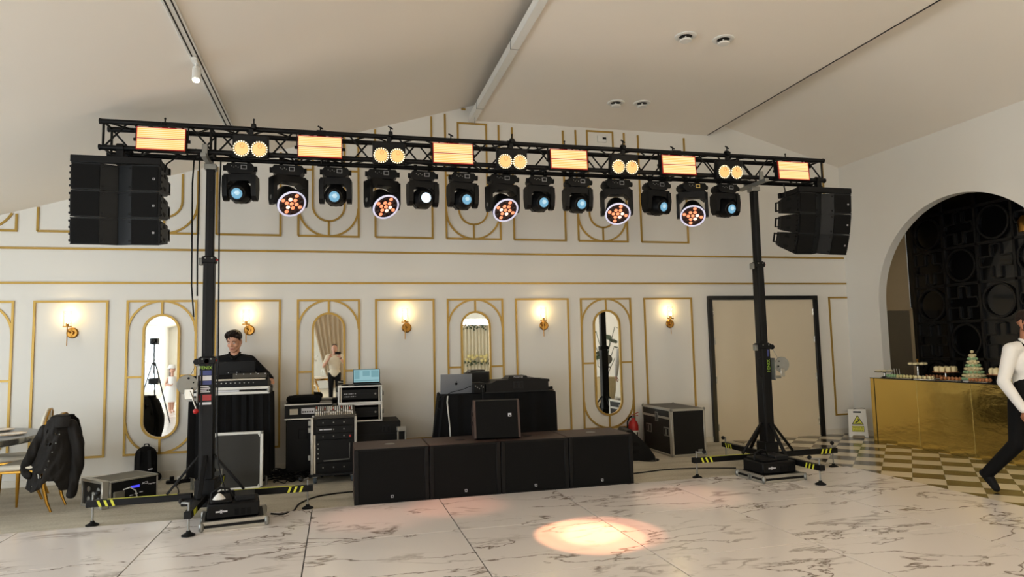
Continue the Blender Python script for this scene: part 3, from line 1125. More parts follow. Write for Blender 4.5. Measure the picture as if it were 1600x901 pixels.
# ---- strobe panels on the front of the truss
ORD = ['first', 'second', 'third', 'fourth', 'fifth', 'sixth', 'seventh', 'eighth']
STROBE_X = (-1.61, -0.17, 1.17, 2.45, 3.78, 5.30)
ST_LABEL = ['glowing amber LED strobe panel at the left end of the truss', 'glowing amber LED strobe panel, second from the left end of the truss',
            'glowing amber LED strobe panel, third from the left end of the truss', 'glowing amber LED strobe panel, third from the right end of the truss',
            'glowing amber LED strobe panel, second from the right end of the truss', 'glowing amber LED strobe panel at the right end of the truss']
for k, (x, lb) in enumerate(zip(STROBE_X, ST_LABEL)):
    t = thing('strobe_panel', lb, 'stage light', (x, 6.80, 3.57), (math.radians(-4), 0, 0), 'amber strobe panels on the truss')
    w, h = 0.205, 0.103
    MB().box(-w - 0.012, 0.0, -h - 0.012, w + 0.012, 0.075, h + 0.012, 0.008).build('housing', M['plastic'], t)
    f = MB()
    for a in ((-w - .006, -h - .006, w + .006, -h), (-w - .006, h, w + .006, h + .006), (-w - .006, -h, -w, h), (w, -h, w + .006, h)):
        f.box(a[0], -0.012, a[1], a[2], 0.002, a[3])
    f.build('red_rim', M['red_glow'], t)
    for s in (0, 1):
        z0 = -h + s * (h + 0.004)
        MB().box(-w, -0.006, z0, w, 0.001, z0 + h - 0.004).build('led_field', M['strobe'], t)
    MB().box(-w, -0.009, -0.004, w, 0.001, 0.004).build('centre_bar', M['red_glow'], t)
    for s in (-1, 1):
        MB().cyl((s * (w + 0.012), 0.04, 0.0), (s * (w + 0.04), 0.04, 0.0), 0.016, n=10).build('tilt_knob', M['black'], t)
    br = MB()
    for s in (-1, 1):
        br.box(s * (w + 0.02) - 0.003, 0.02, -0.01, s * (w + 0.02) + 0.003, 0.06, h + 0.045)
    br.box(-w - 0.02, 0.02, h + 0.042, w + 0.02, 0.06, h + 0.048)
    br.build('bracket', M['black'], t)
    c = MB()
    clamp(c, 0.0, 0.115, 3.745 - 3.57, (-1, 1, 1, -1, 1, -1)[k])
    c.build('clamp', M['black'], t)

# ---- two-eye blinders
BL_X = (-0.82, 0.51, 1.81, 3.11, 4.44)
BL_LABEL = ['two-eye amber blinder light nearest the left mast', 'two-eye amber blinder light, second from the left mast',
            'two-eye amber blinder light, middle one of the five on the truss', 'two-eye amber blinder light, second from the right mast',
            'two-eye amber blinder light nearest the right mast']
for k, (x, lb) in enumerate(zip(BL_X, BL_LABEL)):
    t = thing('blinder_light', lb, 'stage light', (x, 6.80, 3.515), (math.radians(8), 0, 0), 'two-eye blinders on the truss')
    MB().box(-0.165, 0.005, -0.085, 0.165, 0.09, 0.14, 0.01).build('housing', M['plastic'], t)
    for s in (-1, 1):
        cx = s * 0.081
        e = MB().lathe([(0.0, 0.0), (0.058, 0.0), (0.062, -0.006), (0.062, -0.012), (0.0, -0.014)][::-1], 28, (cx, 0.0, 0.0), (0, 1, 0)).build('eye', M['blinder'], t)
        MB().lathe([(0.062, -0.013), (0.079, -0.013), (0.079, 0.01), (0.062, 0.01)], 28, (cx, 0, 0), (0, 1, 0), True).build('bezel', M['black'], t)
        rg = MB()
        for i in range(20):
            a = 2 * PI * i / 20
            rg.ball((cx + 0.0705 * math.cos(a), -0.013, 0.0705 * math.sin(a)), (0.008, 0.004, 0.008), 8, 5)
        stuff(rg.build('ring_leds', M['blinder_ring'], t))
        MB().lathe([(0.017, 0.0), (0.019, 0.0), (0.019, 0.004), (0.017, 0.004)], 16, (cx + 0.006, -0.019, 0.028), (0, 1, 0), True).build('lamp_cap', M['brass'], e)
    c = MB()
    clamp(c, 0.02, 0.115, 3.745 - 3.515, (-1, 1, -1, 1, 1)[k])
    c.box(-0.02, 0.05, 0.13, 0.02, 0.09, 0.20)
    c.build('clamp', M['black'], t)


# ---- moving heads
def head_base(t, w, lcd_mat):
    """inverted base box with clamps, local z = 0 at the lower chord"""
    poly = [(-w, -0.03), (-w + 0.02, 0.0), (w - 0.02, 0.0), (w, -0.03), (w, -0.06), (w - 0.04, -0.1), (-w + 0.04, -0.1), (-w, -0.06)]
    b = MB().prism([(p[0], p[1] - 0.055) for p in poly], 'xz', -0.09, 0.09)
    base = b.build('base', M['plastic'], t, 0.3)
    for s in (-1, 1):
        MB().cyl((s * (w - 0.015), -0.05, -0.1), (s * (w + 0.025), -0.05, -0.1), 0.028, n=12).build('bumper', M['rubber'], t)
    MB().box(0.01, -0.0925, -0.115, 0.065, -0.0895, -0.072).build('display', lcd_mat, base)
    MB().box(0.017, -0.0935, -0.108, 0.058, -0.0922, -0.079).build('display_glass', M['black'], base)
    for k in range(4):
        MB().cyl((-0.075 + 0.02 * k, -0.09, -0.085 - 0.012 * (k % 2)), (-0.075 + 0.02 * k, -0.095, -0.085 - 0.012 * (k % 2)), 0.005, n=6).build('socket', M['zinc'], base)
    for s in (-1, 1):
        c = MB()
        c.lathe([(0.027, -0.016), (0.036, -0.016), (0.036, 0.016), (0.027, 0.016)], 14, (s * 0.075, 0, 0), (1, 0, 0), True)
        c.box(s * 0.075 - 0.014, -0.018, -0.06, s * 0.075 + 0.014, 0.018, -0.03, 0.003)
        c.cyl((s * 0.075, -0.03, -0.045), (s * 0.075, -0.06, -0.045), 0.006, n=6)
        c.build('clamp', M['black'], t)


def head_pivot(mb_list, pan, tilt, zc):
    return Matrix.Translation((0, 0, zc)) @ Matrix.Rotation(pan, 4, 'Z') @ Matrix.Rotation(tilt, 4, 'X')


LCD_DIM = mat('small_display', (150, 150, 150), 0.3, var=0.1)
LCD_AMB = mat('amber_display', (200, 170, 90), 0.3, var=0.1, emit=(220, 190, 110), estr=0.3)


LENS_CORE = mat('beam_lens_core', (20, 30, 36), 0.1, var=0.0, emit=(196, 228, 240), estr=0.95)


def beam_head(x, label, pan, tilt, hot=False):
    t = thing('beam_moving_head', label, 'stage light', (x, 6.905, TZ0 - 0.0), group='beam moving heads under the truss')
    t.location.y = TY1
    head_base(t, 0.135, LCD_DIM)
    zc = -0.335
    P = Matrix.Rotation(pan, 4, 'Z')
    y = MB()
    for s in (-1, 1):
        prof = [(-0.07, -0.175), (0.07, -0.175), (0.08, -0.28), (0.06, -0.38), (0.025, -0.42), (-0.025, -0.42), (-0.06, -0.38), (-0.08, -0.28)]
        y.prism(prof, 'yz', s * 0.14 - 0.024, s * 0.14 + 0.024)
    y.prism([(-0.15, -0.155), (0.15, -0.155), (0.164, -0.21), (0.12, -0.27), (0.085, -0.225), (-0.085, -0.225), (-0.12, -0.27), (-0.164, -0.21)], 'xz', -0.06, 0.06)
    y.xform(P)
    yo = y.build('yoke', M['plastic'], t, 0.4)
    h = MB().lathe([(0.0, 0.16), (0.05, 0.16), (0.085, 0.125), (0.108, 0.06), (0.115, 0.0), (0.105, -0.07), (0.078, -0.125), (0.07, -0.13), (0.058, -0.132)], 20, (0, 0, 0), (0, 1, 0))
    h.cbox((0, 0.035, -0.01), (0.21, 0.20, 0.20), 0.05)
    mx = head_pivot(None, pan, tilt, zc)
    h.xform(mx)
    ho = h.build('head', M['plastic'], t, 0.5)
    MB().lathe([(0.0, -0.147), (0.03, -0.146), (0.055, -0.137), (0.0, -0.131)], 22, (0, 0, 0), (0, 1, 0)).xform(mx).build('lens', M['lens_hot'] if hot else M['lens_blue'], ho)
    MB().lathe([(0.0, -0.150), (0.018, -0.149), (0.028, -0.1455), (0.0, -0.140)], 6, (0.004, 0, 0.006), (0, 1, 0)).xform(mx).build('lens_core', M['lens_hot'] if hot else LENS_CORE, ho)
    MB().lathe([(0.054, -0.15), (0.062, -0.15), (0.066, -0.13), (0.054, -0.13)], 22, (0, 0, 0), (0, 1, 0), True).xform(mx).build('lens_ring', M['black'], ho)
    return t


def wash_head(x, label, pan, tilt, amb=False):
    t = thing('wash_moving_head', label, 'stage light', (x, 6.905, TZ0 - 0.0), group='wash moving heads under the truss')
    t.location.y = TY1
    head_base(t, 0.155, LCD_AMB if amb else LCD_DIM)
    zc = -0.385
    P = Matrix.Rotation(pan, 4, 'Z')
    y = MB()
    for s in (-1, 1):
        prof = [(-0.07, -0.175), (0.07, -0.175), (0.07, -0.40), (0.045, -0.46), (-0.045, -0.46), (-0.07, -0.40)]
        y.prism(prof, 'yz', s * 0.165 - 0.018, s * 0.165 + 0.018)
    y.prism([(-0.183, -0.19), (-0.15, -0.155), (0.15, -0.155), (0.183, -0.19), (0.183, -0.26), (0.135, -0.27), (0.09, -0.225), (-0.09, -0.225), (-0.135, -0.27), (-0.183, -0.26)], 'xz', -0.07, 0.07)
    y.xform(P)
    yo = y.build('yoke', M['plastic'], t, 0.4)
    for s in (-1, 1):
        MB().cyl((s * 0.183, 0, -0.385), (s * 0.187, 0, -0.385), 0.022, n=14).xform(P).build('pivot_cap', M['zinc'] if s < 0 else M['black'], yo)
    mx = head_pivot(None, pan, tilt, zc)
    h = MB().lathe([(0.0, 0.15), (0.06, 0.15), (0.095, 0.11), (0.12, 0.03), (0.142, -0.05), (0.146, -0.09), (0.138, -0.094)], 28, (0, 0, 0), (0, 1, 0)).xform(mx)
    ho = h.build('head', M['plastic'], t, 0.5)
    MB().lathe([(0.136, -0.098), (0.147, -0.098), (0.147, -0.108), (0.132, -0.112), (0.128, -0.104)], 32, (0, 0, 0), (0, 1, 0), True).xform(mx).build('rim', M['wash_ring'], ho)
    MB().lathe([(0.0, -0.100), (0.133, -0.100), (0.133, -0.094), (0.0, -0.094)], 28, (0, 0, 0), (0, 1, 0)).xform(mx).build('face', M['wash_face'], ho)
    k = 0
    hot = RND.randrange(7)
    spots = [(0, 0)] + [(0.052, i * 60) for i in range(6)] + [(0.1, i * 30 + 15) for i in range(12)]
    for r, a in spots:
        cx, cz = r * math.cos(math.radians(a)), r * math.sin(math.radians(a))
        dim = r > 0.09 and (k % 3 != 0)
        m_ = M['wash_cell_hot'] if k in (hot, (hot + 2) % 7) else (M['wash_face'] if dim else M['wash_cell'])
        MB().lathe([(0.0, -0.110), (0.016, -0.108), (0.0225, -0.100), (0.0, -0.099)], 6, (cx, 0, cz), (0, 1, 0)).xform(mx).build('lens_cell', m_, ho)
        k += 1
    return t


rd = math.radians
BEAM = [(-0.95, 'first beam moving head from the left, next to the left mast', -8, 16, 0), (-0.02, 'second beam moving head from the left under the truss', -6, 16, 0),
        (0.888, 'beam moving head with the brightest white lens, third from the left', 8, 8, 1), (1.327, 'beam moving head hanging just left of the middle amber wash light', 8, 10, 0),
        (2.205, 'beam moving head hanging just right of the middle amber wash light', 4, 12, 0), (2.664, 'beam moving head hanging just left of the fourth wash light', -1, 14, 0),
        (3.654, 'beam moving head between the two wash lights nearest the right mast', 10, 14, 0), (4.573, 'last beam moving head on the right, next to the right mast', 0, 14, 0)]
for x, lb, pan, tilt, hot in BEAM:
    beam_head(x, lb, rd(pan), rd(tilt), hot)
WASH = [(-0.49, 'first wash moving head from the left, tilted with amber cells', 28, 40), (0.459, 'second wash moving head from the left, tilted with amber cells', 26, 42),
        (1.776, 'middle one of the five amber wash moving heads', 12, 42), (3.144, 'fourth wash moving head from the left, with amber cells', -14, 44),
        (4.124, 'fifth and rightmost wash moving head, with amber cells', -28, 42)]
for k, (x, lb, pan, tilt) in enumerate(WASH):
    wash_head(x, lb, rd(pan), rd(tilt), k == 4)


# beams of the wash heads on the dance floor
def spot(name, loc, target, power, col, angle, blend, size=0.03):
    d = bpy.data.lights.new(name, 'SPOT')
    d.energy = power
    d.color = col
    d.spot_size = angle
    d.spot_blend = blend
    d.shadow_soft_size = size
    o = bpy.data.objects.new(name, d)
    COL.objects.link(o)
    o.location = loc
    o.rotation_euler = (Vector(target) - Vector(loc)).to_track_quat('-Z', 'Y').to_euler()
    return o


spot('wash_beam', (1.80, 6.98, 2.95), (1.95, 5.24, 0.02), 800, (1.0, 0.40, 0.20), rd(15), 0.2)
spot('wash_beam', (1.78, 6.98, 2.95), (2.12, 5.30, 0.02), 380, (1.0, 0.38, 0.24), rd(16), 0.3)
spot('wash_beam', (3.10, 6.98, 2.95), (2.0, 5.26, 0.02), 800, (1.0, 0.70, 0.30), rd(9), 0.6)
spot('wash_beam', (0.5, 6.98, 2.95), (1.1, 6.6, 0.02), 150, (1.0, 0.36, 0.22), rd(22), 0.9)
spot('wash_beam', (-0.42, 6.98, 2.95), (0.3, 6.4, 0.02), 120, (1.0, 0.5, 0.36), rd(24), 1.0)
spot('wash_beam', (4.08, 6.98, 2.95), (3.4, 6.2, 0.02), 150, (1.0, 0.5, 0.36), rd(24), 1.0)

# ---- cables along the truss
for k, (x0, x1, y) in enumerate(((-1.5, 0.6, TY0 + 0.08), (0.4, 2.9, TY0 + 0.1), (2.7, 5.2, TY0 + 0.09), (-1.0, 4.9, TY0 + 0.16))):
    n = 40
    pts = [(x0 + (x1 - x0) * i / n, y + 0.02 * math.sin(i * 1.7 + k), TZ0 + 0.03 + 0.012 * math.sin(i * 2.3 + k * 2)) for i in range(n + 1)]
    tag(MB().tube(pts, 0.009, 6).build('truss_cable', M['cable']), ['black cable lying in the left part of the truss', 'black cable lying in the middle of the truss',
        'black cable lying in the right part of the truss', 'longest black cable lying along the rear of the truss'][k], 'cable', 'cables in the truss')

# ================================================================== line arrays
def array_box(loc, tilt, label, group):
    t = thing('line_array_speaker', label, 'speaker', loc, (tilt, 0, 0), group)
    out = [(-0.365, 0.0), (-0.13, 0.012), (0.0, 0.085), (0.13, 0.012), (0.365, 0.0), (0.365, 0.34), (0.33, 0.45), (-0.33, 0.45), (-0.365, 0.34)]

    def hz(y):
        return 0.122 - 0.045 * y / 0.45
    vs = [(p[0], p[1], -0.124 + hz(p[1])) for p in out] + [(p[0], p[1], -0.124 - hz(p[1])) for p in out]
    n = len(out)
    fs = [tuple(range(n)), tuple(range(2 * n - 1, n - 1, -1))] + [(i, n + i, n + (i + 1) % n, (i + 1) % n) for i in range(n)]
    MB().add(vs, fs).build('cabinet', M['plastic'], t, 0)
    for s in (-1, 1):
        a, c = (s * 0.355, 0.0), (s * 0.137, 0.0115)
        g = MB().prism([(a[0], a[1] - 0.006), (c[0], c[1] - 0.006), (c[0], c[1] + 0.004), (a[0], a[1] + 0.004)], 'xy', -0.236, -0.012)
        g.build('grille', M['grille'], t, 0)
        a, c = (s * 0.13, 0.008), (s * 0.004, 0.079)
        l = MB().prism([(a[0], a[1]), (c[0], c[1]), (c[0], c[1] + 0.006), (a[0], a[1] + 0.006)], 'xy', -0.24, -0.008)
        lo = l.build('louver', M['louver'], t, 0)
        for z in (-0.035, -0.21):
            MB().cyl((s * 0.112, 0.012, z), (s * 0.114, 0.024, z), 0.011, n=10).build('bolt_hole', M['black'], lo)
        # rigging plate on the flank with half-round grips
        fl = MB().box(s * 0.366 - 0.006, 0.005, -0.225, s * 0.366 + 0.012, 0.05, -0.02, 0.003)
        for z in (-0.03, -0.09, -0.15, -0.21):
            fl.cyl((s * 0.366, 0.028, z), (s * 0.366 + s * 0.02, 0.028, z), 0.011, n=8)
        fl.build('rigging_rail', M['black'], t)
        for zz, a0 in ((-0.075, 0), (-0.165, 180)):
            gp = [(0.2 + 0.045 * math.cos(rd(a0 + 180 * i / 10)), zz + 0.04 * math.sin(rd(a0 + 180 * i / 10))) for i in range(11)]
            MB().prism(gp, 'yz', s * 0.364, s * 0.3675).build('grip_recess', M['grille'], t)
        hb = MB()
        for z0, z1, y0, y1 in ((-0.18, -0.165, 0.38, 0.48), (-0.075, -0.06, 0.38, 0.48), (-0.18, -0.06, 0.468, 0.485)):
            hb.box(s * 0.345 - 0.008, y0, z0, s * 0.345 + 0.008, y1, z1)
        hb.build('rear_rigging_bar', M['black'], t)
    for z0, z1 in ((-0.0118, -0.001), (-0.247, -0.237)):
        MB().prism([(-0.365, -0.008), (-0.13, 0.004), (0.0, 0.074), (0.13, 0.004), (0.365, -0.008), (0.365, 0.006), (0.13, 0.02), (0.0, 0.09), (-0.13, 0.02), (-0.365, 0.006)], 'xy', z0, z1).build('edge_lip', M['louver'], t, 0)
    lg = MB()
    for x0, x1, z0, z1 in ((0, 0.018, 0, 0.003), (0, 0.018, 0.015, 0.018), (0, 0.003, 0, 0.018), (0.015, 0.018, 0, 0.018)):
        lg.box(0.31 + x0, -0.009, -0.14 + z0, 0.31 + x1, -0.005, -0.14 + z1)
    lg.build('badge', M['sticker'], t)
    return t


for side, cx, tl in (('left', -1.98, (0.5, 2, 5)), ('right', 5.72, (4, 11, 19))):
    yf, zt = 6.78, 3.315
    fr = thing('array_bumper', 'black steel bumper frame holding the %s hanging speaker stack' % side, 'speaker frame', (cx, yf, zt))
    MB().box(-0.375, -0.005, 0.0, 0.375, 0.045, 0.065, 0.004).build('front_beam', M['black'], fr)
    MB().box(-0.375, 0.36, 0.0, 0.375, 0.40, 0.065, 0.004).build('rear_beam', M['black'], fr)
    for x in (-0.355, -0.02, 0.335):
        MB().box(x, 0.045, 0.004, x + 0.03, 0.36, 0.06).build('side_beam', M['black'], fr)
    cl = MB().lathe([(0.028, -0.03), (0.042, -0.03), (0.042, 0.03), (0.028, 0.03)], 16, (0, TY0 - yf, TZ0 - zt), (1, 0, 0), True)
    cl.box(-0.03, TY0 - yf - 0.03, 0.06, 0.03, TY0 - yf + 0.03, TZ0 - zt - 0.028)
    cl.cyl((-0.09, TY0 - yf, 0.1), (0.06, TY0 - yf, 0.1), 0.012, n=8)
    cl.build('hanging_clamp', M['black'], fr)
    cl = MB().lathe([(0.028, -0.03), (0.042, -0.03), (0.042, 0.03), (0.028, 0.03)], 16, (0, TY1 - yf, TZ0 - zt), (1, 0, 0), True)
    cl.box(-0.03, TY1 - yf - 0.03, 0.06, 0.03, TY1 - yf + 0.03, TZ0 - zt - 0.028)
    cl.build('hanging_clamp', M['black'], fr)
    y, z = yf + 0.004, zt - 0.004
    for k in range(3):
        a = rd(tl[k])
        array_box((cx, y, z), a, ['top', 'middle', 'bottom'][k] + ' black line array speaker of the %s hanging stack' % side, 'line array speakers')
        y, z = y + math.sin(a) * 0.252, z - math.cos(a) * 0.252
tag(MB().tube([(-1.62, 7.0, 3.30), (-1.60, 6.98, 3.38), (-1.5, 6.93, 3.44), (-1.38, 6.92, 3.46), (-1.2, 6.95, 3.48)], 0.008, 6).build('speaker_cable', M['cable']), 'black cable looping from truss to the left hanging speakers', 'cable')
tag(MB().tube([(5.3, 7.0, 3.46), (5.32, 7.0, 3.38), (5.33, 7.02, 3.30)], 0.008, 6).build('speaker_cable', M['cable']), 'black cable dropping from truss to the right hanging speakers', 'cable')


# ================================================================== lifting towers
def tower(cx, cy, label, winch, foot_lens, name):
    t = thing('lifting_tower', label, 'lift tower', (cx, cy, 0.0), group='telescopic lifting towers')
    secs = ((0.064, 0.10, 1.52), (0.050, 1.50, 2.50), (0.038, 2.45, 3.38))
    for k, (h, z0, z1) in enumerate(secs):
        s = MB().box(-h, -h, z0, h, h, z1, 0.006).build('mast_section', M['truss'], t)
        MB().box(-h + 0.012, -h - 0.002, z0 + 0.05, -h + 0.03, -h + 0.001, z1 - 0.03).build('guide_slot', M['plastic_grey'], s)
        for i in range(5):
            z = z0 + 0.12 + (z1 - z0 - 0.2) * i / 5
            MB().cyl((0.01, -h - 0.001, z), (0.01, -h - 0.004, z), 0.007, n=8).build('pin_hole', M['black'], s)
        if k < 2:
            c = MB().box(-h - 0.012, -h - 0.012, z1 - 0.07, h + 0.012, h + 0.012, z1 - 0.01, 0.004).build('collar', M['black'], t)
            MB().cyl((h + 0.012, -0.03, z1 - 0.04), (h + 0.035, -0.03, z1 - 0.04), 0.009, n=8).build('release_pin', M['red'], c)
            for sx in (-1, 1):
                MB().cyl((sx * h * 0.6, -h - 0.012, z1 - 0.025), (sx * h * 0.6, -h - 0.016, z1 - 0.025), 0.007, n=8).build('bolt', M['zinc'], c)
            MB().box(-h - 0.045, -0.03, z1 - 0.09, -h - 0.012, 0.03, z1 - 0.02, 0.004).build('latch', M['zinc'], c)
    # head fork carrying the truss
    hd = MB().box(-0.055, -0.055, 3.36, 0.055, 0.055, 3.415, 0.004)
    hd.bar((-0.02, -0.30, 3.436), (-0.02, 0.24, 3.436), 0.05, 0.04, 0.004)
    hd.box(-0.045, TY0 - cy - 0.055, 3.45, 0.005, TY0 - cy - 0.028, 3.56, 0.003)
    hd.box(-0.045, TY1 - cy + 0.028, 3.45, 0.005, TY1 - cy + 0.055, 3.56, 0.003)
    hd.build('truss_fork', M['zinc'], t)
    # base
    MB().box(-0.20, -0.10, 0.13, 0.20, 0.10, 0.19, 0.006).build('base_beam', M['truss'], t)
    MB().box(-0.10, -0.20, 0.13, 0.10, 0.20, 0.188, 0.006).build('base_beam', M['truss'], t)
    MB().box(-0.09, -0.09, 0.19, 0.09, 0.09, 0.36, 0.006).build('base_socket', M['black'], t)
    for (ux, uy), ln in zip(((-1, 0), (1, 0), (0, -1), (0, 1)), foot_lens):
        ln_in = 0.12
        u = Vector((ux, uy, 0))
        lg = MB().bar(u * ln_in + Vector((0, 0, 0.20)), u * (ln + 0.05) + Vector((0, 0, 0.20)), 0.06, 0.06, 0.004).build('outrigger', M['truss'], t)
        p = u * ln
        v = Vector((-uy, ux, 0))
        side = -1 if (v * 1).y > 0 or (v.y == 0 and v.x > 0) else 1
        for vv in (v, -v):
            for k in range(3):
                c = u * (ln - 0.06 - 0.055 * k) + vv * 0.0305 + Vector((0, 0, 0.20))
                a = c - u * 0.012 - Vector((0, 0, 0.028))
                mb = MB()
                q = [c + u * s1 + Vector((0, 0, s2)) for s1, s2 in ((-0.022, -0.028), (0.0, -0.028), (0.022, 0.028), (0.0, 0.028))]
                mb.add([tuple(x) for x in q] + [tuple(x + vv * 0.0015) for x in q], [(0, 1, 2, 3), (7, 6, 5, 4), (0, 4, 5, 1), (1, 5, 6, 2), (2, 6, 7, 3), (3, 7, 4, 0)])
                mb.build('hazard_stripe', M['yellow'], lg, 0)
        MB().bar(u * 0.25 + Vector((0, 0, 0.231)), u * (ln - 0.12) + Vector((0, 0, 0.231)), 0.03, 0.001).build('hazard_strip', M['yellow'] if ux < 0 or (ux > 0 and name == 'left') else M['truss'], lg)
        j = MB().cyl(p + Vector((0, 0, 0.03)), p + Vector((0, 0, 0.30)), 0.009, n=10).build('jack_screw', M['zinc'], t)
        MB().lathe([(0.0, 0.003), (0.055, 0.003), (0.055, 0.012), (0.02, 0.03), (0.016, 0.045), (0.0, 0.045)], 20, p + Vector((0, 0, 0.0 if p.y + cy > MY1 or p.x + cx > MX1 else 0.022))).build('foot_plate', M['rubber'], j)
        hv = (v * side) if uy == 0 else Vector((-1, 0, 0))
        MB().cyl(p + Vector((0, 0, 0.29)), p + hv * 0.07 - u * 0.05 + Vector((0, 0, 0.29)), 0.010, n=8).build('jack_crank', M['zinc'], j)
        MB().ball(p + hv * 0.07 - u * 0.06 + Vector((0, 0, 0.30)), 0.024).build('crank_knob', M['black'], j)
    for a in range(4):
        c, s = math.cos(PI / 2 * a), math.sin(PI / 2 * a)
        MB().bar((c * 0.066, s * 0.066, 0.58), (c * 0.34, s * 0.34, 0.235), 0.04, 0.02, 0.003).build('stay', M['truss'], t)
    # winch
    w = winch
    wx = w * 0.155
    wo = MB().box(min(w * 0.063, wx), -0.12, 1.10, max(w * 0.063, wx), -0.03, 1.13, 0.003)
    wo.box(min(w * 0.065, w * 0.077), -0.13, 1.08, max(w * 0.065, w * 0.077), -0.02, 1.34, 0.002)
    wo = wo.build('winch_frame', M['zinc'], t)
    MB().lathe([(0.0, -0.006), (0.088, -0.006), (0.092, 0.0), (0.088, 0.006), (0.0, 0.006)], 30, (wx, -0.14, 1.26), (0.15 * w, 1, 0)).build('winch_gear', M['zinc'], wo)
    for k in range(6):
        a = PI / 3 * k + 0.3
        q = Vector((wx + 0.06 * math.cos(a), -0.1475 - 0.15 * w * 0.06 * -math.cos(a), 1.26 + 0.06 * math.sin(a)))
        MB().cyl(q, q + Vector((0, 0.006, 0)), 0.011 if k % 2 else 0.007, n=10).build('gear_hole', M['black'], wo)
    MB().lathe([(0.0, 0.0), (0.05, 0.0), (0.05, 0.07), (0.0, 0.07)], 20, (wx, -0.13, 1.26), (0, 1, 0)).build('winch_drum', M['zinc'], wo)
    MB().box(wx - 0.035 if w > 0 else wx - 0.02, -0.165, 1.12, wx + 0.02 if w > 0 else wx + 0.06, -0.15, 1.22, 0.006).build('gear_cover', M['alu'], wo)
    if w < 0:
        cr = MB().bar((wx + 0.03, -0.17, 1.20), (wx + 0.09, -0.175, 1.03), 0.018, 0.012, 0.003).build('crank_arm', M['alu'], wo)
        MB().ball((wx + 0.088, -0.19, 1.012), (0.026, 0.034, 0.024)).build('crank_grip', M['red'], cr)
    MB().cyl((wx, -0.10, 1.30), (w * 0.085, -0.06, 1.47), 0.003, n=6).build('winch_rope', M['zinc'], wo)
    MB().lathe([(0.0, -0.012), (0.03, -0.012), (0.03, 0.012), (0.0, 0.012)], 16, (w * 0.09, -0.06, 1.47), (0, 1, 0)).build('pulley', M['black'], wo)
    return t


tw = tower(-1.22, 7.08, 'black telescopic lifting tower with stickers and red-tipped winch crank on the left', -1, (0.96, 0.93, 0.77, 0.9), 'left')
for k, (z0, z1, m_) in enumerate(((1.34, 1.385, 'blueprint'), (1.29, 1.335, 'sticker'), (1.25, 1.287, 'blueprint'), (1.17, 1.248, 'plastic_grey'), (1.10, 1.155, 'red'), (1.06, 1.085, 'sticker'))):
    MB().box(-0.058, -0.0655, z0, 0.044, -0.064, z1).build('sticker', M[m_], tw)
text_mesh('FENIX', 0.042, M['green'], 'lettering', tw, Matrix.Translation((-0.008, -0.066, 1.41)))
for k in range(4):
    MB().box(-0.052, -0.0662, 1.178 + 0.017 * k, 0.034 - 0.012 * (k % 2), -0.0654, 1.186 + 0.017 * k).build('print_line', M['sticker'], tw)
MB().lathe([(0.0, 0.0), (0.022, 0.0), (0.022, 0.012), (0.0, 0.012)], 16, (0.0, -0.064, 1.475), (0, -1, 0)).build('stop_button', M['red'], tw)
tw2 = tower(4.92, 7.06, 'black telescopic lifting tower with grey winch on the right, before the double door', 1, (0.94, 0.90, 0.88, 0.9), 'right')
text_mesh('FENIX', 0.055, M['green'], 'lettering', tw2, Matrix.Translation((0.03, -0.066, 1.25)) @ Matrix.Rotation(-PI / 2, 4, 'Y'))
MB().box(0.02, -0.066, 1.36, 0.042, -0.0638, 1.44).build('blue_print', M['blueprint'], tw2)
MB().tube([(-0.063, -0.05, 1.12), (-0.10, -0.05, 1.13), (-0.10, -0.05, 1.33), (-0.063, -0.05, 1.34)], 0.008, 8).build('carry_handle', M['black'], tw2)
for k, pts in enumerate(([(-1.36, 7.0, 3.46), (-1.37, 6.99, 3.2), (-1.365, 6.99, 2.6), (-1.36, 6.98, 2.2), (-1.34, 7.0, 1.9)],
                         [(-1.31, 6.99, 3.46), (-1.31, 6.99, 3.0), (-1.315, 6.99, 2.5), (-1.31, 6.99, 2.1)],
                         [(-1.12, 7.02, 3.46), (-1.125, 7.0, 3.1), (-1.12, 6.99, 2.4), (-1.115, 6.99, 1.6), (-1.12, 6.985, 0.9), (-1.1, 6.98, 0.5), (-1.02, 6.9, 0.25)])):
    tag(MB().tube(pts, 0.008, 6).build('mast_cable', M['cable']), ['outer black cable hanging left of the left mast', 'inner black cable hanging close to the left mast', 'black cable running down the right side of the left mast'][k], 'cable', 'cables on the left mast')

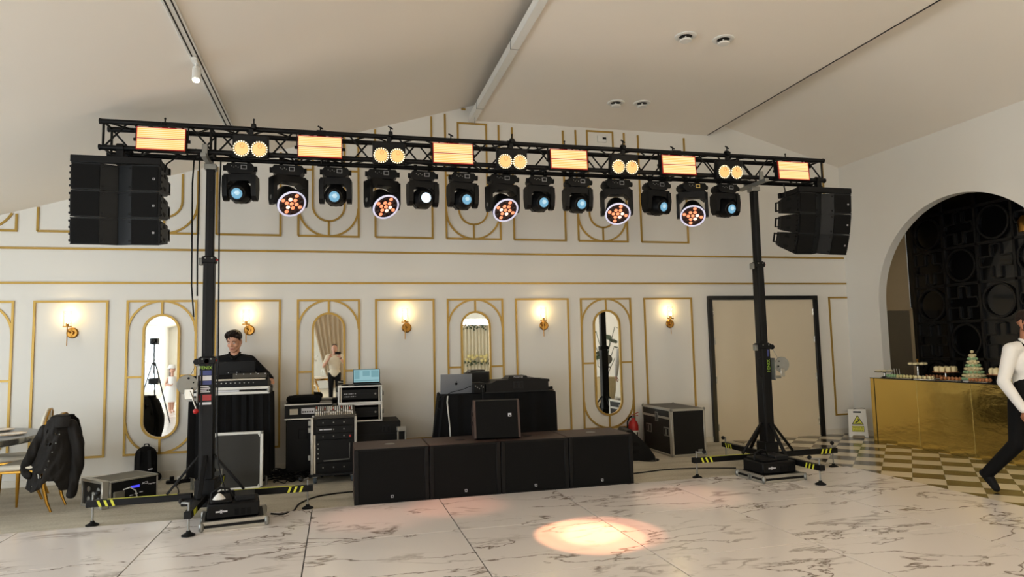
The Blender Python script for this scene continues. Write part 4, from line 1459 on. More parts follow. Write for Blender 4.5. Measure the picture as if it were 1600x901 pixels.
# ================================================================== subwoofers
SUB_LB = ['leftmost of the four black subwoofers in a row', 'second subwoofer from the left, left half of the wedge monitor on it',
          'third subwoofer from the left, right half of the wedge monitor on it', 'rightmost of the four black subwoofers in a row']
for k in range(4):
    x0 = 0.155 + 0.752 * k
    t = thing('subwoofer', SUB_LB[k], 'speaker', (x0, 6.97, 0.0), group='subwoofers along the dance floor')
    w, d, h = 0.744, 0.62, 0.555
    MB().box(0, 0.025, 0.012, w, d, h, 0.006).build('cabinet', M['woodblack'], t)
    for x in (0.0, w - 0.045):
        MB().box(x, 0.0, 0.012, x + 0.045, 0.026, h, 0.004).build('side_rail', M['plastic'], t)
    MB().box(0.045, 0.0, 0.012, w - 0.045, 0.024, 0.03, 0.002).build('bottom_rail', M['plastic'], t)
    MB().box(0.045, 0.0, h - 0.02, w - 0.045, 0.03, h - 0.001, 0.002).build('top_rail', M['plastic'], t)
    MB().box(0.046, 0.006, 0.03, w - 0.046, 0.024, h - 0.02).build('grille', M['grille'], t)
    lg = MB()
    for a in ((0, 0, 0.026, 0.004), (0, 0.022, 0.026, 0.026), (0, 0, 0.004, 0.026), (0.022, 0, 0.026, 0.026), (0.0, 0.0, 0.012, 0.012)):
        lg.box(w / 2 - 0.013 + a[0], 0.002, 0.065 + a[1], w / 2 - 0.013 + a[2], 0.0065, 0.065 + a[3])
    lg.build('badge', M['sticker'], t)
    MB().lathe([(0.0, 0.0), (0.055, 0.0), (0.05, 0.003), (0.0, 0.003)], 24, (w / 2, d * 0.5, h)).build('pole_socket', M['zinc'] if k in (0, 3) else M['plastic'], t)
    for x in (0.08, w - 0.08):
        for y in (0.08, d - 0.08):
            MB().cyl((x, y, 0.0), (x, y, 0.014), 0.02, n=10).build('rubber_foot', M['rubber'], t)
    for x, s in ((0.0, -1), (w, 1)):
        MB().box(min(x, x + s * 0.003), 0.012, 0.20, max(x, x + s * 0.003), 0.024, 0.33, 0.0).build('rail_slot', M['plastic_grey'], t)


# ================================================================== wedge monitors
def wedge(t, w, prof, slope_a, slope_b, side_mat):
    """prof: yz outline; slope_a, slope_b: ends of the grille face"""
    MB().prism(prof, 'yz', -w / 2 + 0.02, w / 2 - 0.02).build('cabinet', M['plastic'], t, 0)
    for s in (-1, 1):
        a = s * w / 2
        pr = [(y + (0.004 if y > 0.1 else -0.004), z) for y, z in prof]
        sd = MB().prism(pr, 'yz', min(a, a - s * 0.022), max(a, a - s * 0.022)).build('side_panel', side_mat, t, 0)
        cy, cz = sum(p[0] for p in prof) / len(prof), sum(p[1] for p in prof) / len(prof)
        for dz, a0 in ((0.03, 0), (-0.03, 180)):
            gp = [(cy + 0.055 * math.cos(rd(a0 + 18 * i)), cz + dz + 0.045 * math.sin(rd(a0 + 18 * i))) for i in range(11)]
            MB().prism(gp, 'yz', a - s * 0.001, a + s * 0.002).build('grip_recess', M['grille'], sd)
    (ya, za), (yb, zb) = slope_a, slope_b
    n = Vector((-(zb - za), yb - ya)).normalized()
    if n.x > 0:
        n = -n
    q = [(ya, za), (yb, zb), (yb + n.x * 0.008, zb + n.y * 0.008), (ya + n.x * 0.008, za + n.y * 0.008)]
    MB().prism(q, 'yz', -w / 2 + 0.024, w / 2 - 0.024).build('grille', M['grille'], t, 0)
    f = 0.6
    yc, zc = ya + (yb - ya) * f + n.x * 0.009, za + (zb - za) * f + n.y * 0.009
    ang = math.atan2(zb - za, yb - ya) - PI / 2
    mx = Matrix.Translation((w * 0.28, yc, zc)) @ Matrix.Rotation(ang, 4, 'X')
    b = MB().box(-0.018, -0.003, -0.018, 0.018, 0.0, 0.018)
    b.xform(mx)
    bo = b.build('badge', M['sticker'], t, 0)
    MB().prism([(-0.01, -0.012), (0.012, -0.012), (0.002, 0.004)], 'xz', -0.004, -0.0025).xform(mx).build('badge_mark', M['print_black'], bo)


t = thing('wedge_monitor', 'black stage monitor with white badge standing on the subwoofers', 'speaker', (1.66, 7.12, 0.557), (0, 0, rd(-7)))
pw = [(0.0, 0.02), (0.03, 0.0), (0.34, 0.0), (0.42, 0.13), (0.40, 0.27), (0.24, 0.40), (0.14, 0.415), (0.09, 0.405)]
wedge(t, 0.50, pw, (0.0, 0.02), (0.09, 0.405), M['woodblack'])
t = thing('wedge_monitor', 'black wedge floor monitor lying behind the right end of the subwoofers', 'speaker', (3.62, 8.62, 0.0), (0, 0, rd(80)))
pw2 = [(0.0, 0.0), (-0.0, 0.05), (0.10, 0.20), (0.30, 0.40), (0.36, 0.40), (0.46, 0.26), (0.46, 0.04), (0.42, 0.0)]
wedge(t, 0.46, [(y - 0.5, z) for y, z in pw2], (-0.5, 0.05), (-0.2, 0.40), M['plastic'])


# ================================================================== flight cases
def edge_case(t, x0, y0, z0, x1, y1, z1, e=0.028, body=None, top=None, corners=True, parent=None):
    """black laminate box with aluminium angle along all edges and ball corners"""
    MB().box(x0 + 0.003, y0 + 0.003, z0 + 0.003, x1 - 0.003, y1 - 0.003, z1 - 0.003).build('panel_box', body or M['laminate'], t, 0)
    if top:
        MB().box(x0 + e, y0 + e, z1 - 0.004, x1 - e, y1 - e, z1 - 0.001).build('top_panel', top, t, 0)
    for y in (y0, y1 - e):
        for z in (z0, z1 - e):
            MB().box(x0, y, z, x1, y + e, z + e, 0.004).build('edge_profile', M['alu'], t)
    for x in (x0, x1 - e):
        for z in (z0, z1 - e):
            MB().box(x, y0 + e, z + 0.0004, x + e, y1 - e, z + e - 0.0004, 0.004).build('edge_profile', M['alu'], t)
        for y in (y0, y1 - e):
            MB().box(x + 0.0004, y + 0.0004, z0 + e, x + e - 0.0004, y + e - 0.0004, z1 - e, 0.004).build('edge_profile', M['alu'], t)
    if corners:
        for x in (x0 + 0.012, x1 - 0.012):
            for y in (y0 + 0.012, y1 - 0.012):
                for z in (z0 + 0.02, z1 - 0.012):
                    MB().ball((x, y, z), 0.021, 10, 6).build('ball_corner', M['zinc'], t)


def recessed(t, c, w, h, axis, name='latch', zinc=None):
    """butterfly latch or handle dish: plate with dark recess on a face (axis: -x or -y)"""
    zinc = zinc or M['zinc']
    x, y, z = c
    if axis == '-y':
        o = MB().box(x - w / 2, y - 0.008, z - h / 2, x + w / 2, y + 0.002, z + h / 2, 0.003).build(name, zinc, t)
        MB().box(x - w / 2 + 0.015, y - 0.01, z - h / 2 + 0.015, x + w / 2 - 0.015, y - 0.007, z + h / 2 - 0.015).build('recess', M['black'], o)
        MB().box(x - w * 0.12, y - 0.016, z - h * 0.32, x + w * 0.12, y - 0.009, z + h * 0.32, 0.002).build('twist', zinc, o)
    else:
        o = MB().box(x - 0.008, y - w / 2, z - h / 2, x + 0.002, y + w / 2, z + h / 2, 0.003).build(name, zinc, t)
        MB().box(x - 0.010, y - w / 2 + 0.015, z - h / 2 + 0.015, x - 0.007, y + w / 2 - 0.015, z + h / 2 - 0.015).build('recess', M['black'], o)
        MB().box(x - 0.016, y - w * 0.12, z - h * 0.32, x - 0.009, y + w * 0.12, z + h * 0.32, 0.002).build('twist', zinc, o)


# big case between extinguisher and door
t = thing('flight_case', 'large black flight case with aluminium edges beside the double door', 'case', (4.38, 8.38, 0.0))
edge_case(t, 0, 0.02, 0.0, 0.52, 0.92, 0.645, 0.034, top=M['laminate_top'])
MB().box(-0.002, 0.07, 0.50, 0.004, 0.9, 0.53).build('lid_seam', M['alu'], t)
MB().box(-0.003, 0.045, 0.03, 0.003, 0.075, 0.62).build('front_seam', M['alu'], t)
recessed(t, (0, 0.45, 0.51), 0.09, 0.13, '-x')
recessed(t, (0, 0.16, 0.33), 0.16, 0.12, '-x', 'handle_dish')
recessed(t, (0, 0.70, 0.33), 0.16, 0.12, '-x', 'handle_dish')
MB().box(0.39, 0.015, 0.05, 0.46, 0.022, 0.09).build('name_plate', M['zinc'], t)

# square case lid leaning against the lighting desk
t = thing('square_flight_case', 'square dark case lid with white edges leaning against the lighting desk', 'case', (-1.115, 8.29, 0.0), (rd(-4), 0, 0))
W = 0.275
MB().box(-W, 0.0, 0.004, W, 0.06, 0.64).build('panel', mat('olive_black_laminate', (34, 32, 26), 0.6, var=0.15, vscale=30), t, 0)
for a in ((-W - 0.004, -0.006, 0.0, W + 0.004, 0.066, 0.03), (-W - 0.004, -0.006, 0.615, W + 0.004, 0.066, 0.645), (-W - 0.004, -0.0055, 0.03, -W + 0.026, 0.0655, 0.615), (W - 0.026, -0.0055, 0.03, W + 0.004, 0.0655, 0.615)):
    MB().box(*a, 0.004).build('edge_profile', M['white'], t)
for sx in (-1, 1):
    for z in (0.012, 0.632):
        MB().ball((sx * (W - 0.008), -0.004, z), 0.019, 10, 6).build('ball_corner', M['zinc'], t)
        tri = [(sx * (W - 0.03), z), (sx * (W - 0.065), z), (sx * (W - 0.03), z + (0.055 if z < 0.3 else -0.055))]
        MB().prism(tri, 'xz', -0.004, 0.001).build('corner_gusset', M['white'], t, 0)


# trays with hazer boxes under the masts
def hazer(loc, rz, label_tray, label_box):
    z = loc[2]
    t = thing('case_tray', label_tray, 'case tray', loc, (0, 0, rz))
    w, d = 0.265, 0.235
    MB().box(-w, -d, 0.001, w, d, 0.075, 0.004).build('tray', M['laminate'], t, 0)
    for z0, z1 in ((0.0, 0.028), (0.052, 0.082)):
        for y in (-d - 0.004, d - 0.026):
            MB().box(-w - 0.004, y, z0, w + 0.004, y + 0.03, z1, 0.003).build('edge_profile', M['alu'], t)
        for x in (-w - 0.004, w - 0.026):
            MB().box(x, -d + 0.026, z0, x + 0.03, d - 0.026, z1, 0.003).build('edge_profile', M['alu'], t)
    for sx in (-1, 1):
        for sy in (-1, 1):
            MB().box(sx * w - 0.02, sy * d - 0.02, 0.0, sx * w + 0.02, sy * d + 0.02, 0.082, 0.014).build('corner', M['zinc'], t)
    recessed(t, (-w - 0.003, 0, 0.04), 0.06, 0.06, '-x')
    q = thing('hazer', label_box, 'fog machine', (loc[0], loc[1], z + 0.083), (0, 0, rz))
    MB().box(-0.225, -0.175, 0.0, 0.205, 0.18, 0.125, 0.012).build('body', M['plastic'], q)
    MB().box(-0.20, -0.15, 0.124, -0.02, 0.15, 0.155, 0.01).build('lid', M['black'], q)
    MB().box(0.0, -0.10, 0.124, 0.17, 0.15, 0.17, 0.006).build('tank_well', M['plastic_grey'], q)
    for k in range(3):
        MB().box(0.0 + 0.05 * k, -0.178, 0.02, 0.035 + 0.05 * k, -0.174, 0.075).build('vent', M['grille'], q)
    st = [(0.022 * (1 if i % 2 else 0.45) * math.cos(2 * PI * i / 16), 0.02 * (1 if i % 2 else 0.45) * math.sin(2 * PI * i / 16)) for i in range(16)]
    MB().prism([(-0.11 + a, 0.062 + c) for a, c in st], 'xz', -0.178, -0.1745).build('star_logo', M['sticker'], q, 0)
    MB().box(-0.155, -0.178, 0.055, -0.06, -0.1745, 0.068).build('logo_bar', M['sticker'], q, 0)
    MB().tube([(-0.2, 0.0, 0.12), (-0.19, 0.0, 0.2), (-0.12, 0.0, 0.235), (-0.05, 0, 0.22), (-0.01, 0, 0.13)], 0.011, 8).build('carry_handle', M['black'], q)
    return q


q = hazer((-0.905, 6.66, 0.022), rd(8), 'white-edged case tray on the marble before the left mast', 'black fog machine with star logo before the left mast')
MB().lathe([(0.055, 0.0), (0.04, 0.02), (0.015, 0.045), (0.0, 0.05)], 20, (-0.13, -0.09, 0.157)).build('fluid_cap', M['white'], q)
q2 = hazer((4.66, 6.66, 0.022), rd(2), 'white-edged case tray on the marble under the right mast', 'black fog machine with star logo under the right mast')

# stage box, left on the carpet
t = thing('stage_box', 'low black stage box rack with blue display on the carpet near the left mast', 'rack case', (-2.25, 7.79, 0.0), (0, 0, rd(42)))
edge_case(t, 0.0, 0.0, 0.0, 0.50, 0.44, 0.27, 0.02, top=mat('grey_case_top', (112, 108, 96), 0.6), corners=False)
MB().box(0.022, -0.002, 0.022, 0.478, 0.004, 0.248).build('front_panel', M['plastic'], t, 0)
MB().box(0.21, -0.005, 0.165, 0.30, -0.001, 0.19).build('display', M['lcd'], t)
MB().box(0.03, -0.03, 0.03, 0.14, 0.0, 0.16, 0.008).build('connector_plate', mat('grey_panel', (92, 88, 76), 0.6), t)
text_mesh('ACS', 0.034, M['sticker'], 'lettering', t, Matrix.Translation((0.355, -0.003, 0.196)))
text_mesh('Stage Box', 0.02, M['sticker'], 'lettering', t, Matrix.Translation((0.43, -0.003, 0.18)))
for k in range(3):
    MB().box(0.2 + 0.05 * k, -0.004, 0.09 + 0.008 * k, 0.235 + 0.05 * k, -0.002, 0.098 + 0.008 * k).build('print_line', M['sticker'], t)
MB().tube([(0.12, -0.03, 0.17), (0.17, -0.07, 0.19), (0.22, -0.08, 0.15), (0.25, -0.06, 0.06), (0.26, -0.04, 0.012)], 0.006, 8).build('patch_lead', M['cable_white'], t)
# the end with its lid frame
MB().box(-0.055, 0.01, 0.01, -0.012, 0.43, 0.26).build('end_lid', M['laminate'], t, 0)
for a in ((-0.075, 0.0, 0.0, -0.005, 0.03, 0.28), (-0.075, 0.41, 0.0, -0.005, 0.44, 0.28), (-0.074, 0.03, 0.252, -0.006, 0.41, 0.28), (-0.074, 0.03, 0.0, -0.006, 0.41, 0.028)):
    MB().box(*a, 0.004).build('lid_frame', M['alu'], t)
for y in (0.1, 0.3):
    for z in (0.08, 0.18):
        MB().lathe([(0.0, 0.0), (0.03, 0.0), (0.03, 0.008), (0.012, 0.014), (0.0, 0.014)], 14, (-0.056, y, z), (-1, 0, 0)).build('connector', M['zinc'], t)

# ================================================================== lighting desk with operator
t = thing('desk_table', 'table hidden under a black drape behind the left mast', 'table', (-1.215, 8.45, 0.0))
n = 44
vs, fs = [], []
pts = []
for i in range(n + 1):
    x = -0.44 + 0.88 * i / n
    pts.append((x, -0.012 * math.sin(i * 1.3) - 0.006 * math.sin(i * 2.9)))
ring = pts + [(0.44 + 0.012 * math.sin(j * 1.4), 0.5 * j / 12) for j in range(1, 13)] + [(0.44 - 0.88 * j / 12, 0.5) for j in range(1, 13)] + [(-0.44 - 0.012 * math.sin(j * 1.4), 0.5 - 0.5 * j / 12) for j in range(1, 12)]
mN = len(ring)
levels = (1.06, 0.9, 0.6, 0.3, 0.13)
for li, z in enumerate(levels):
    f = 0.3 + 0.7 * li / 4
    for k, (x, y) in enumerate(ring):
        cx, cy = x * (1 + 0.008 * li), 0.25 + (y - 0.25) * (1 + 0.01 * li)
        vs.append((cx, cy, z + (0.02 * math.sin(k * 0.7) if li == 4 else 0)))
for li in range(len(levels) - 1):
    for k in range(mN):
        fs.append((li * mN + k, li * mN + (k + 1) % mN, (li + 1) * mN + (k + 1) % mN, (li + 1) * mN + k))
fs.append(tuple(range(mN)))
MB().add(vs, fs).build('drape', M['cloth_black'], t, 1.0)
for x in (-0.4, 0.4):
    for y in (0.05, 0.45):
        MB().cyl((x, y, 0.0), (x, y, 1.05), 0.016, n=8).build('leg', M['zinc'], t)
t = thing('console_flight_case', 'aluminium-edged case base carrying the lighting console', 'case', (-1.215, 8.46, 1.062))
MB().box(-0.43, 0.0, 0.0, 0.43, 0.46, 0.085).build('panel_box', M['laminate'], t, 0)
for z in (0.0, 0.055):
    for y in (-0.012, 0.442):
        MB().box(-0.435, y, z, 0.435, y + 0.03, z + 0.032, 0.004).build('edge_profile', M['white'], t)
for s in (-1, 1):
    MB().box(s * 0.425 - 0.022, -0.016, -0.0, s * 0.425 + 0.022, 0.03, 0.088, 0.016).build('corner', M['zinc'], t)
MB().box(-0.30, -0.0135, 0.034, 0.1, -0.0115, 0.052).build('print_strip', M['sticker'], t)
t = thing('lighting_console', 'dark lighting control console in front of the standing man', 'console', (-1.215, 8.49, 1.15))
MB().prism([(0.0, 0.0), (0.0, 0.07), (0.03, 0.135), (0.06, 0.14), (0.30, 0.05), (0.40, 0.04), (0.40, 0.0)], 'yz', -0.41, 0.41).build('body', M['plastic'], t, 0)
MB().box(-0.38, -0.014, 0.074, 0.385, 0.012, 0.093, 0.004).build('front_bar', M['offwhite'], t)
for k in range(10):
    MB().cyl((-0.2 + 0.05 * k, -0.001, 0.045), (-0.2 + 0.05 * k, -0.006, 0.045), 0.008, n=8).build('rear_socket', M['zinc'], t)
MB().box(0.02, 0.012, 0.098, 0.395, 0.032, 0.155, 0.002).build('rear_cover', mat('olive_plate', (58, 52, 38), 0.5), t)
for k in range(5):
    MB().cyl((0.06 + 0.08 * k, 0.011, 0.146), (0.06 + 0.08 * k, 0.006, 0.146), 0.006, n=8).build('screw', M['sticker'], t)
t = thing('desk_monitor', 'thin black monitor seen from behind on the lighting console', 'monitor', (-1.185, 8.62, 1.225))
MB().box(-0.22, 0.0, -0.0, 0.225, 0.02, 0.215, 0.006).build('screen_back', M['black'], t)
MB().box(-0.11, -0.012, 0.0, 0.06, 0.001, 0.11, 0.004).build('mount_plate', M['plastic'], t)
for x in (-0.075, 0.02):
    for z in (0.02, 0.09):
        MB().cyl((x, -0.012, z), (x, -0.015, z), 0.005, n=8).build('screw', M['sticker'], t)
MB().box(-0.222, -0.002, 0.211, 0.227, 0.021, 0.217).build('top_edge', M['plastic_grey'], t)

# ================================================================== racks behind the subs
# mixer rack on castors
t = thing('mixer_rack', 'black rack trolley on castors with a fader mixer on top', 'rack', (-0.31, 8.32, 0.0))
w, d = 0.53, 0.37
MB().box(0.006, 0.03, 0.10, w - 0.006, d, 0.74).build('shell', M['laminate'], t, 0)
for x in (0.0, w - 0.03):
    MB().box(x, 0.0, 0.10, x + 0.03, 0.05, 0.76, 0.004).build('edge_profile', M['alu'], t)
    MB().box(x, d - 0.03, 0.10, x + 0.03, d, 0.76, 0.004).build('edge_profile', M['alu'], t)
MB().box(-0.01, -0.01, 0.085, w + 0.01, d, 0.112, 0.004).build('base_board', M['plastic_grey'], t)
MB().box(0.035, 0.012, 0.12, 0.055, 0.03, 0.56).build('rack_rail', M['offwhite'], t)
for k, (z0, z1) in enumerate(((0.125, 0.235), (0.24, 0.5), (0.505, 0.575), (0.58, 0.66), (0.665, 0.735))):
    u = MB().box(0.06, 0.014 - 0.004 * (k % 2), z0, w - 0.04, 0.032, z1, 0.003).build('rack_unit', M['plastic'], t)
    if k == 1:
        MB().tube([(0.15, 0.012, 0.26), (0.15, -0.01, 0.262), (0.44, -0.01, 0.27), (0.445, -0.01, 0.45), (0.445, 0.012, 0.455)], 0.007, 6).build('drawer_handle', M['zinc'], u)
    for j in range(4 if k == 1 else 3):
        x, z = (0.085, z0 + 0.05 + 0.055 * j) if k == 1 else (0.14 + 0.12 * j, (z0 + z1) / 2)
        MB().lathe([(0.0, 0.0), (0.008, 0.0), (0.008, 0.006), (0.0, 0.008)], 10, (x, 0.011, z), (0, -1, 0)).build('connector', M['zinc'], u)
    if k == 3:
        MB().box(0.1, 0.008, z0 + 0.035, 0.24, 0.0105, z0 + 0.047).build('print_line', M['sticker'], u)
    if k == 2:
        MB().lathe([(0.0, 0.0), (0.013, 0.0), (0.013, 0.01), (0.0, 0.012)], 12, (0.45, 0.013, z0 + 0.03), (0, -1, 0)).build('red_button', M['red'], u)
for x, y in ((0.05, 0.05), (w - 0.05, 0.05), (0.05, d - 0.06), (w - 0.05, d - 0.06)):
    c = MB().box(x - 0.03, y - 0.03, 0.07, x + 0.03, y + 0.03, 0.086).build('castor_fork', M['zinc'], t)
    MB().lathe([(0.0, -0.018), (0.036, -0.018), (0.04, -0.01), (0.04, 0.01), (0.036, 0.018), (0.0, 0.018)], 18, (x, y, 0.04), (1, 0, 0)).build('castor_wheel', mat('grey_blue_wheel', (70, 82, 92), 0.6), c)
for z in (0.30, 0.62, 0.70):
    MB().box(-0.03, 0.02, z - 0.03, 0.002, 0.06, z + 0.03, 0.005).build('latch', M['zinc'], t)
mx = Matrix.Translation((0.04, 0.02, 0.745)) @ Matrix.Rotation(rd(14), 4, 'X')
mo = MB().box(0, 0, 0, w - 0.06, 0.37, 0.035, 0.005).xform(mx).build('mixer', mat('mixer_panel', (70, 66, 58), 0.5), t)
for k in range(18):
    MB().box(0.015 + 0.0245 * k, 0.03, 0.035, 0.024 + 0.0245 * k, 0.15, 0.04).xform(mx).build('fader_slot', M['offwhite'], mo)
    yk = 0.05 + 0.07 * RND.random()
    MB().box(0.0125 + 0.0245 * k, yk, 0.038, 0.0265 + 0.0245 * k, yk + 0.028, 0.056, 0.002).xform(mx).build('fader_cap', M['white'], mo)
    for r in range(3):
        MB().cyl(mx @ Vector((0.019 + 0.0245 * k, 0.20 + 0.05 * r, 0.034)), mx @ Vector((0.019 + 0.0245 * k, 0.20 + 0.05 * r, 0.052)), 0.006, n=6).build('mixer_knob', (M['white'], M['pastry'], M['red'])[(k + r) % 3 if k % 4 == 0 else 0], mo)

# tall black cabinet with power unit and bag
t = thing('black_cabinet', 'plain black upright cabinet left of the mixer rack', 'cabinet', (-0.63, 8.95, 0.0))
MB().box(0.0, 0.0, 0.03, 0.55, 0.42, 0.69, 0.008).build('body', M['plastic'], t)
MB().box(0.15, -0.006, 0.45, 0.26, 0.002, 0.57, 0.004).build('handle_cup', M['black'], t)
for x in (0.05, 0.5):
    for y in (0.06, 0.36):
        MB().cyl((x, y, 0.0), (x, y, 0.032), 0.022, n=10).build('foot', M['rubber'], t)
t = thing('power_unit', 'grey-edged power distribution unit with meter windows on the black cabinet', 'rack unit', (-0.645, 8.94, 0.692))
MB().box(0.0, 0.0, 0.0, 0.57, 0.42, 0.195, 0.004).build('case', M['plastic_grey'], t)
for z in (0.0, 0.178):
    MB().box(-0.006, -0.006, z, 0.576, 0.02, z + 0.018, 0.003).build('edge_profile', M['alu'], t)
MB().box(0.02, -0.003, 0.025, 0.55, 0.002, 0.17).build('front_panel', M['plastic'], t, 0)
MB().box(0.06, -0.007, 0.065, 0.16, -0.002, 0.135).build('meter', M['offwhite'], t)
MB().box(0.20, -0.007, 0.07, 0.36, -0.002, 0.14).build('breaker_window', M['sticker'], t)
for k in range(5):
    MB().box(0.212 + 0.028 * k, -0.01, 0.085, 0.228 + 0.028 * k, -0.006, 0.105).build('breaker', M['black'], t)
t = thing('cable_bag', 'soft black bag lying on the power unit', 'bag', (-0.42, 9.1, 0.888))
b = MB()
for a, c, r in (((-0.17, 0, 0.05), (0.17, 0.0, 0.045), 0.05), ((-0.17, 0.09, 0.045), (0.16, 0.1, 0.045), 0.05), ((-0.12, 0.04, 0.055), (0.1, 0.05, 0.055), 0.05)):
    capsule(b, a, c, r)
blob(b, 'pouch', M['cloth_black'], t, 0.012, 6)
MB().tube([(-0.16, -0.045, 0.07), (0.0, -0.052, 0.085), (0.15, -0.045, 0.07)], 0.005, 6).build('zip', M['plastic_grey'], t)

# trunk, amplifier racks and laptop
t = thing('road_trunk', 'black road trunk under the two amplifier racks', 'trunk', (-0.05, 8.72, 0.0))
MB().box(0.0, 0.0, 0.0, 0.82, 0.55, 0.645, 0.012).build('body', M['laminate'], t)
recessed(t, (0.64, 0.0, 0.55), 0.11, 0.08, '-y', 'handle_dish', M['plastic_grey'])
MB().box(-0.003, -0.003, 0.48, 0.823, 0.004, 0.49).build('lid_seam', M['plastic_grey'], t)
AMP = ['lower of the two aluminium-edged amplifier racks on the trunk', 'upper aluminium-edged amplifier rack with the laptop on it']
for k in range(2):
    z = 0.648 + 0.228 * k
    t = thing('amplifier_rack', AMP[k], 'rack', (0.0, 8.74, z), group='amplifier racks on the trunk')
    w, d, h = 0.545, 0.5, 0.225
    b = MB().box(0.004, 0.02, 0.004, 0.012, d, h - 0.004)
    b = MB().prism([(0.004, 0.004), (w - 0.004, 0.004), (w - 0.004, h - 0.004), (0.004, h - 0.004)], 'xz', d - 0.01, d)
    b.build('rear_panel', M['laminate'], t, 0)
    for a in ((0.002, 0.004, 0.002, 0.01, d, h - 0.002), (w - 0.01, 0.004, 0.002, w - 0.002, d, h - 0.002), (0.002, 0.004, 0.002, w - 0.002, d, 0.01), (0.002, 0.004, h - 0.01, w - 0.002, d, h - 0.002)):
        MB().box(*a).build('side_panel', M['laminate'], t, 0)
    for a in ((0, 0, 0, w, 0.03, 0.02), (0, 0, h - 0.02, w, 0.03, h), (0, 0, 0.02, 0.02, 0.03, h - 0.02), (w - 0.02, 0, 0.02, w, 0.03, h - 0.02)):
        MB().box(*a, 0.003).build('edge_profile', M['white'], t)
    for x in (0.032, w - 0.045):
        MB().box(x, 0.012, 0.022, x + 0.013, 0.03, h - 0.022).build('rack_rail', M['offwhite'], t)
    am = MB().box(0.05, 0.016, 0.055, w - 0.05, 0.40, 0.175, 0.003).build('amplifier', M['plastic'], t)
    for i in range(7):
        for j in range(2):
            MB().box(0.075 + 0.022 * i, 0.014, 0.085 + 0.035 * j, 0.087 + 0.022 * i, 0.0165, 0.092 + 0.035 * j).build('control', M['sticker'] if (i + j) % 3 else M['zinc'], am)
    MB().box(0.24, 0.0145, 0.118, w - 0.06, 0.0165, 0.121).build('panel_seam', M['plastic_grey'], am)
    MB().cyl((w - 0.085, 0.017, 0.115), (w - 0.085, 0.008, 0.115), 0.012, n=12).build('power_button', M['zinc'], am)
    for s, x in ((-1, 0.0), (1, w)):
        MB().box(min(x, x + s * 0.022), 0.03, 0.09, max(x, x + s * 0.022), 0.08, 0.15, 0.005).build('latch', M['zinc'], t)


def laptop(t, w, d, h, lid_mat, screen=True, lean=15):
    MB().box(-w / 2, -d, 0.0, w / 2, 0.0, 0.014, 0.004).build('base', lid_mat, t)
    mx = Matrix.Translation((0, 0.0, 0.012)) @ Matrix.Rotation(rd(-lean), 4, 'X')
    lo = MB().box(-w / 2, 0.0, 0.0, w / 2, 0.007, h, 0.003).xform(mx).build('lid', lid_mat, t)
    return mx, lo


t = thing('laptop', 'open laptop with a pale cyan screen on the upper amplifier rack', 'laptop', (0.36, 8.93, 1.103), (0, 0, rd(2)))
mx, lo = laptop(t, 0.34, 0.22, 0.185, M['black'], lean=8)
MB().box(-0.162, -0.0015, 0.018, 0.162, 0.0005, 0.178).xform(mx).build('screen', M['screen'], lo)
for x0, z0, x1, z1 in ((-0.155, 0.06, -0.09, 0.165), (-0.05, 0.095, 0.04, 0.16), (0.06, 0.08, 0.155, 0.165), (-0.155, 0.03, 0.155, 0.045)):
    MB().box(x0, -0.0022, z0, x1, -0.0012, z1).xform(mx).build('screen_window', M['screen_line'], lo)
tag(MB().box(-0.045, -0.03, 0, 0.045, 0.03, 0.012, 0.004).build('small_adapter', M['black'], loc=(0.085, 8.80, 1.102)), 'small black adapter lying left of the cyan-screen laptop', 'adapter')
t = thing('canister_case', 'narrow silver and black case standing behind the leftmost subwoofer', 'case', (0.76, 8.45, 0.0))
MB().box(-0.05, 0, 0.0, 0.05, 0.09, 0.58, 0.01).build('body', M['black'], t)
for a in ((-0.056, -0.006, 0.54, 0.056, 0.096, 0.59), (-0.056, -0.006, 0.0, -0.036, 0.014, 0.54), (0.036, -0.006, 0.0, 0.056, 0.014, 0.54)):
    MB().box(*a, 0.006).build('edge_profile', M['alu'], t)

# ================================================================== DJ table
t = thing('dj_table', 'DJ table covered with black cloth behind the subwoofers', 'table', (1.93, 8.05, 0.0))
b = MB()
hw, dd = 0.70, 0.62
ring = [(-hw + 2 * hw * i / 40, 0.010 * math.sin(i * 1.1) + 0.005 * math.sin(i * 2.3)) for i in range(41)] + [(hw + 0.01 * math.sin(j), dd * j / 10) for j in range(1, 11)] + [(hw - 2 * hw * j / 10, dd) for j in range(1, 11)] + [(-hw - 0.01 * math.sin(j), dd - dd * j / 10) for j in range(1, 10)]
mN = len(ring)
vs, fs = [], []
levels = (0.985, 0.97, 0.7, 0.35, 0.01)
for li, z in enumerate(levels):
    for k, (x, y) in enumerate(ring):
        s = (0.985, 1.0, 1.01, 1.015, 1.02)[li]
        fl = 0.10 * (0.97 - z) if (x < -hw * 0.9) else 0.0
        vs.append((x * s - fl, 0.31 + (y - 0.31) * s, z))
for li in range(4):
    for k in range(mN):
        fs.append((li * mN + k, li * mN + (k + 1) % mN, (li + 1) * mN + (k + 1) % mN, (li + 1) * mN + k))
fs.append(tuple(range(mN)))
MB().add(vs, fs).build('table_cover', M['cloth_black'], t, 1.0)
MB().tube([(-0.66, -0.014, 0.975), (-0.668, -0.018, 0.9), (-0.64, -0.022, 0.6), (-0.63, -0.026, 0.3), (-0.625, -0.03, 0.02)], 0.009, 6).build('pale_cable', M['cable_white'], t)
pl = [(-0.74, 0.96), (-0.70, 0.97), (-0.70, 0.02), (-0.90, 0.02), (-0.83, 0.45)]
MB().prism(pl, 'xz', 0.12, 0.2).build('side_flap', M['cloth_black'], t, 0)
MB().prism([(-0.735, 0.75), (-0.715, 0.75), (-0.70, 0.02), (-0.76, 0.02)], 'xz', 0.10, 0.119).build('navy_flap', M['blue_cloth'], t, 0)
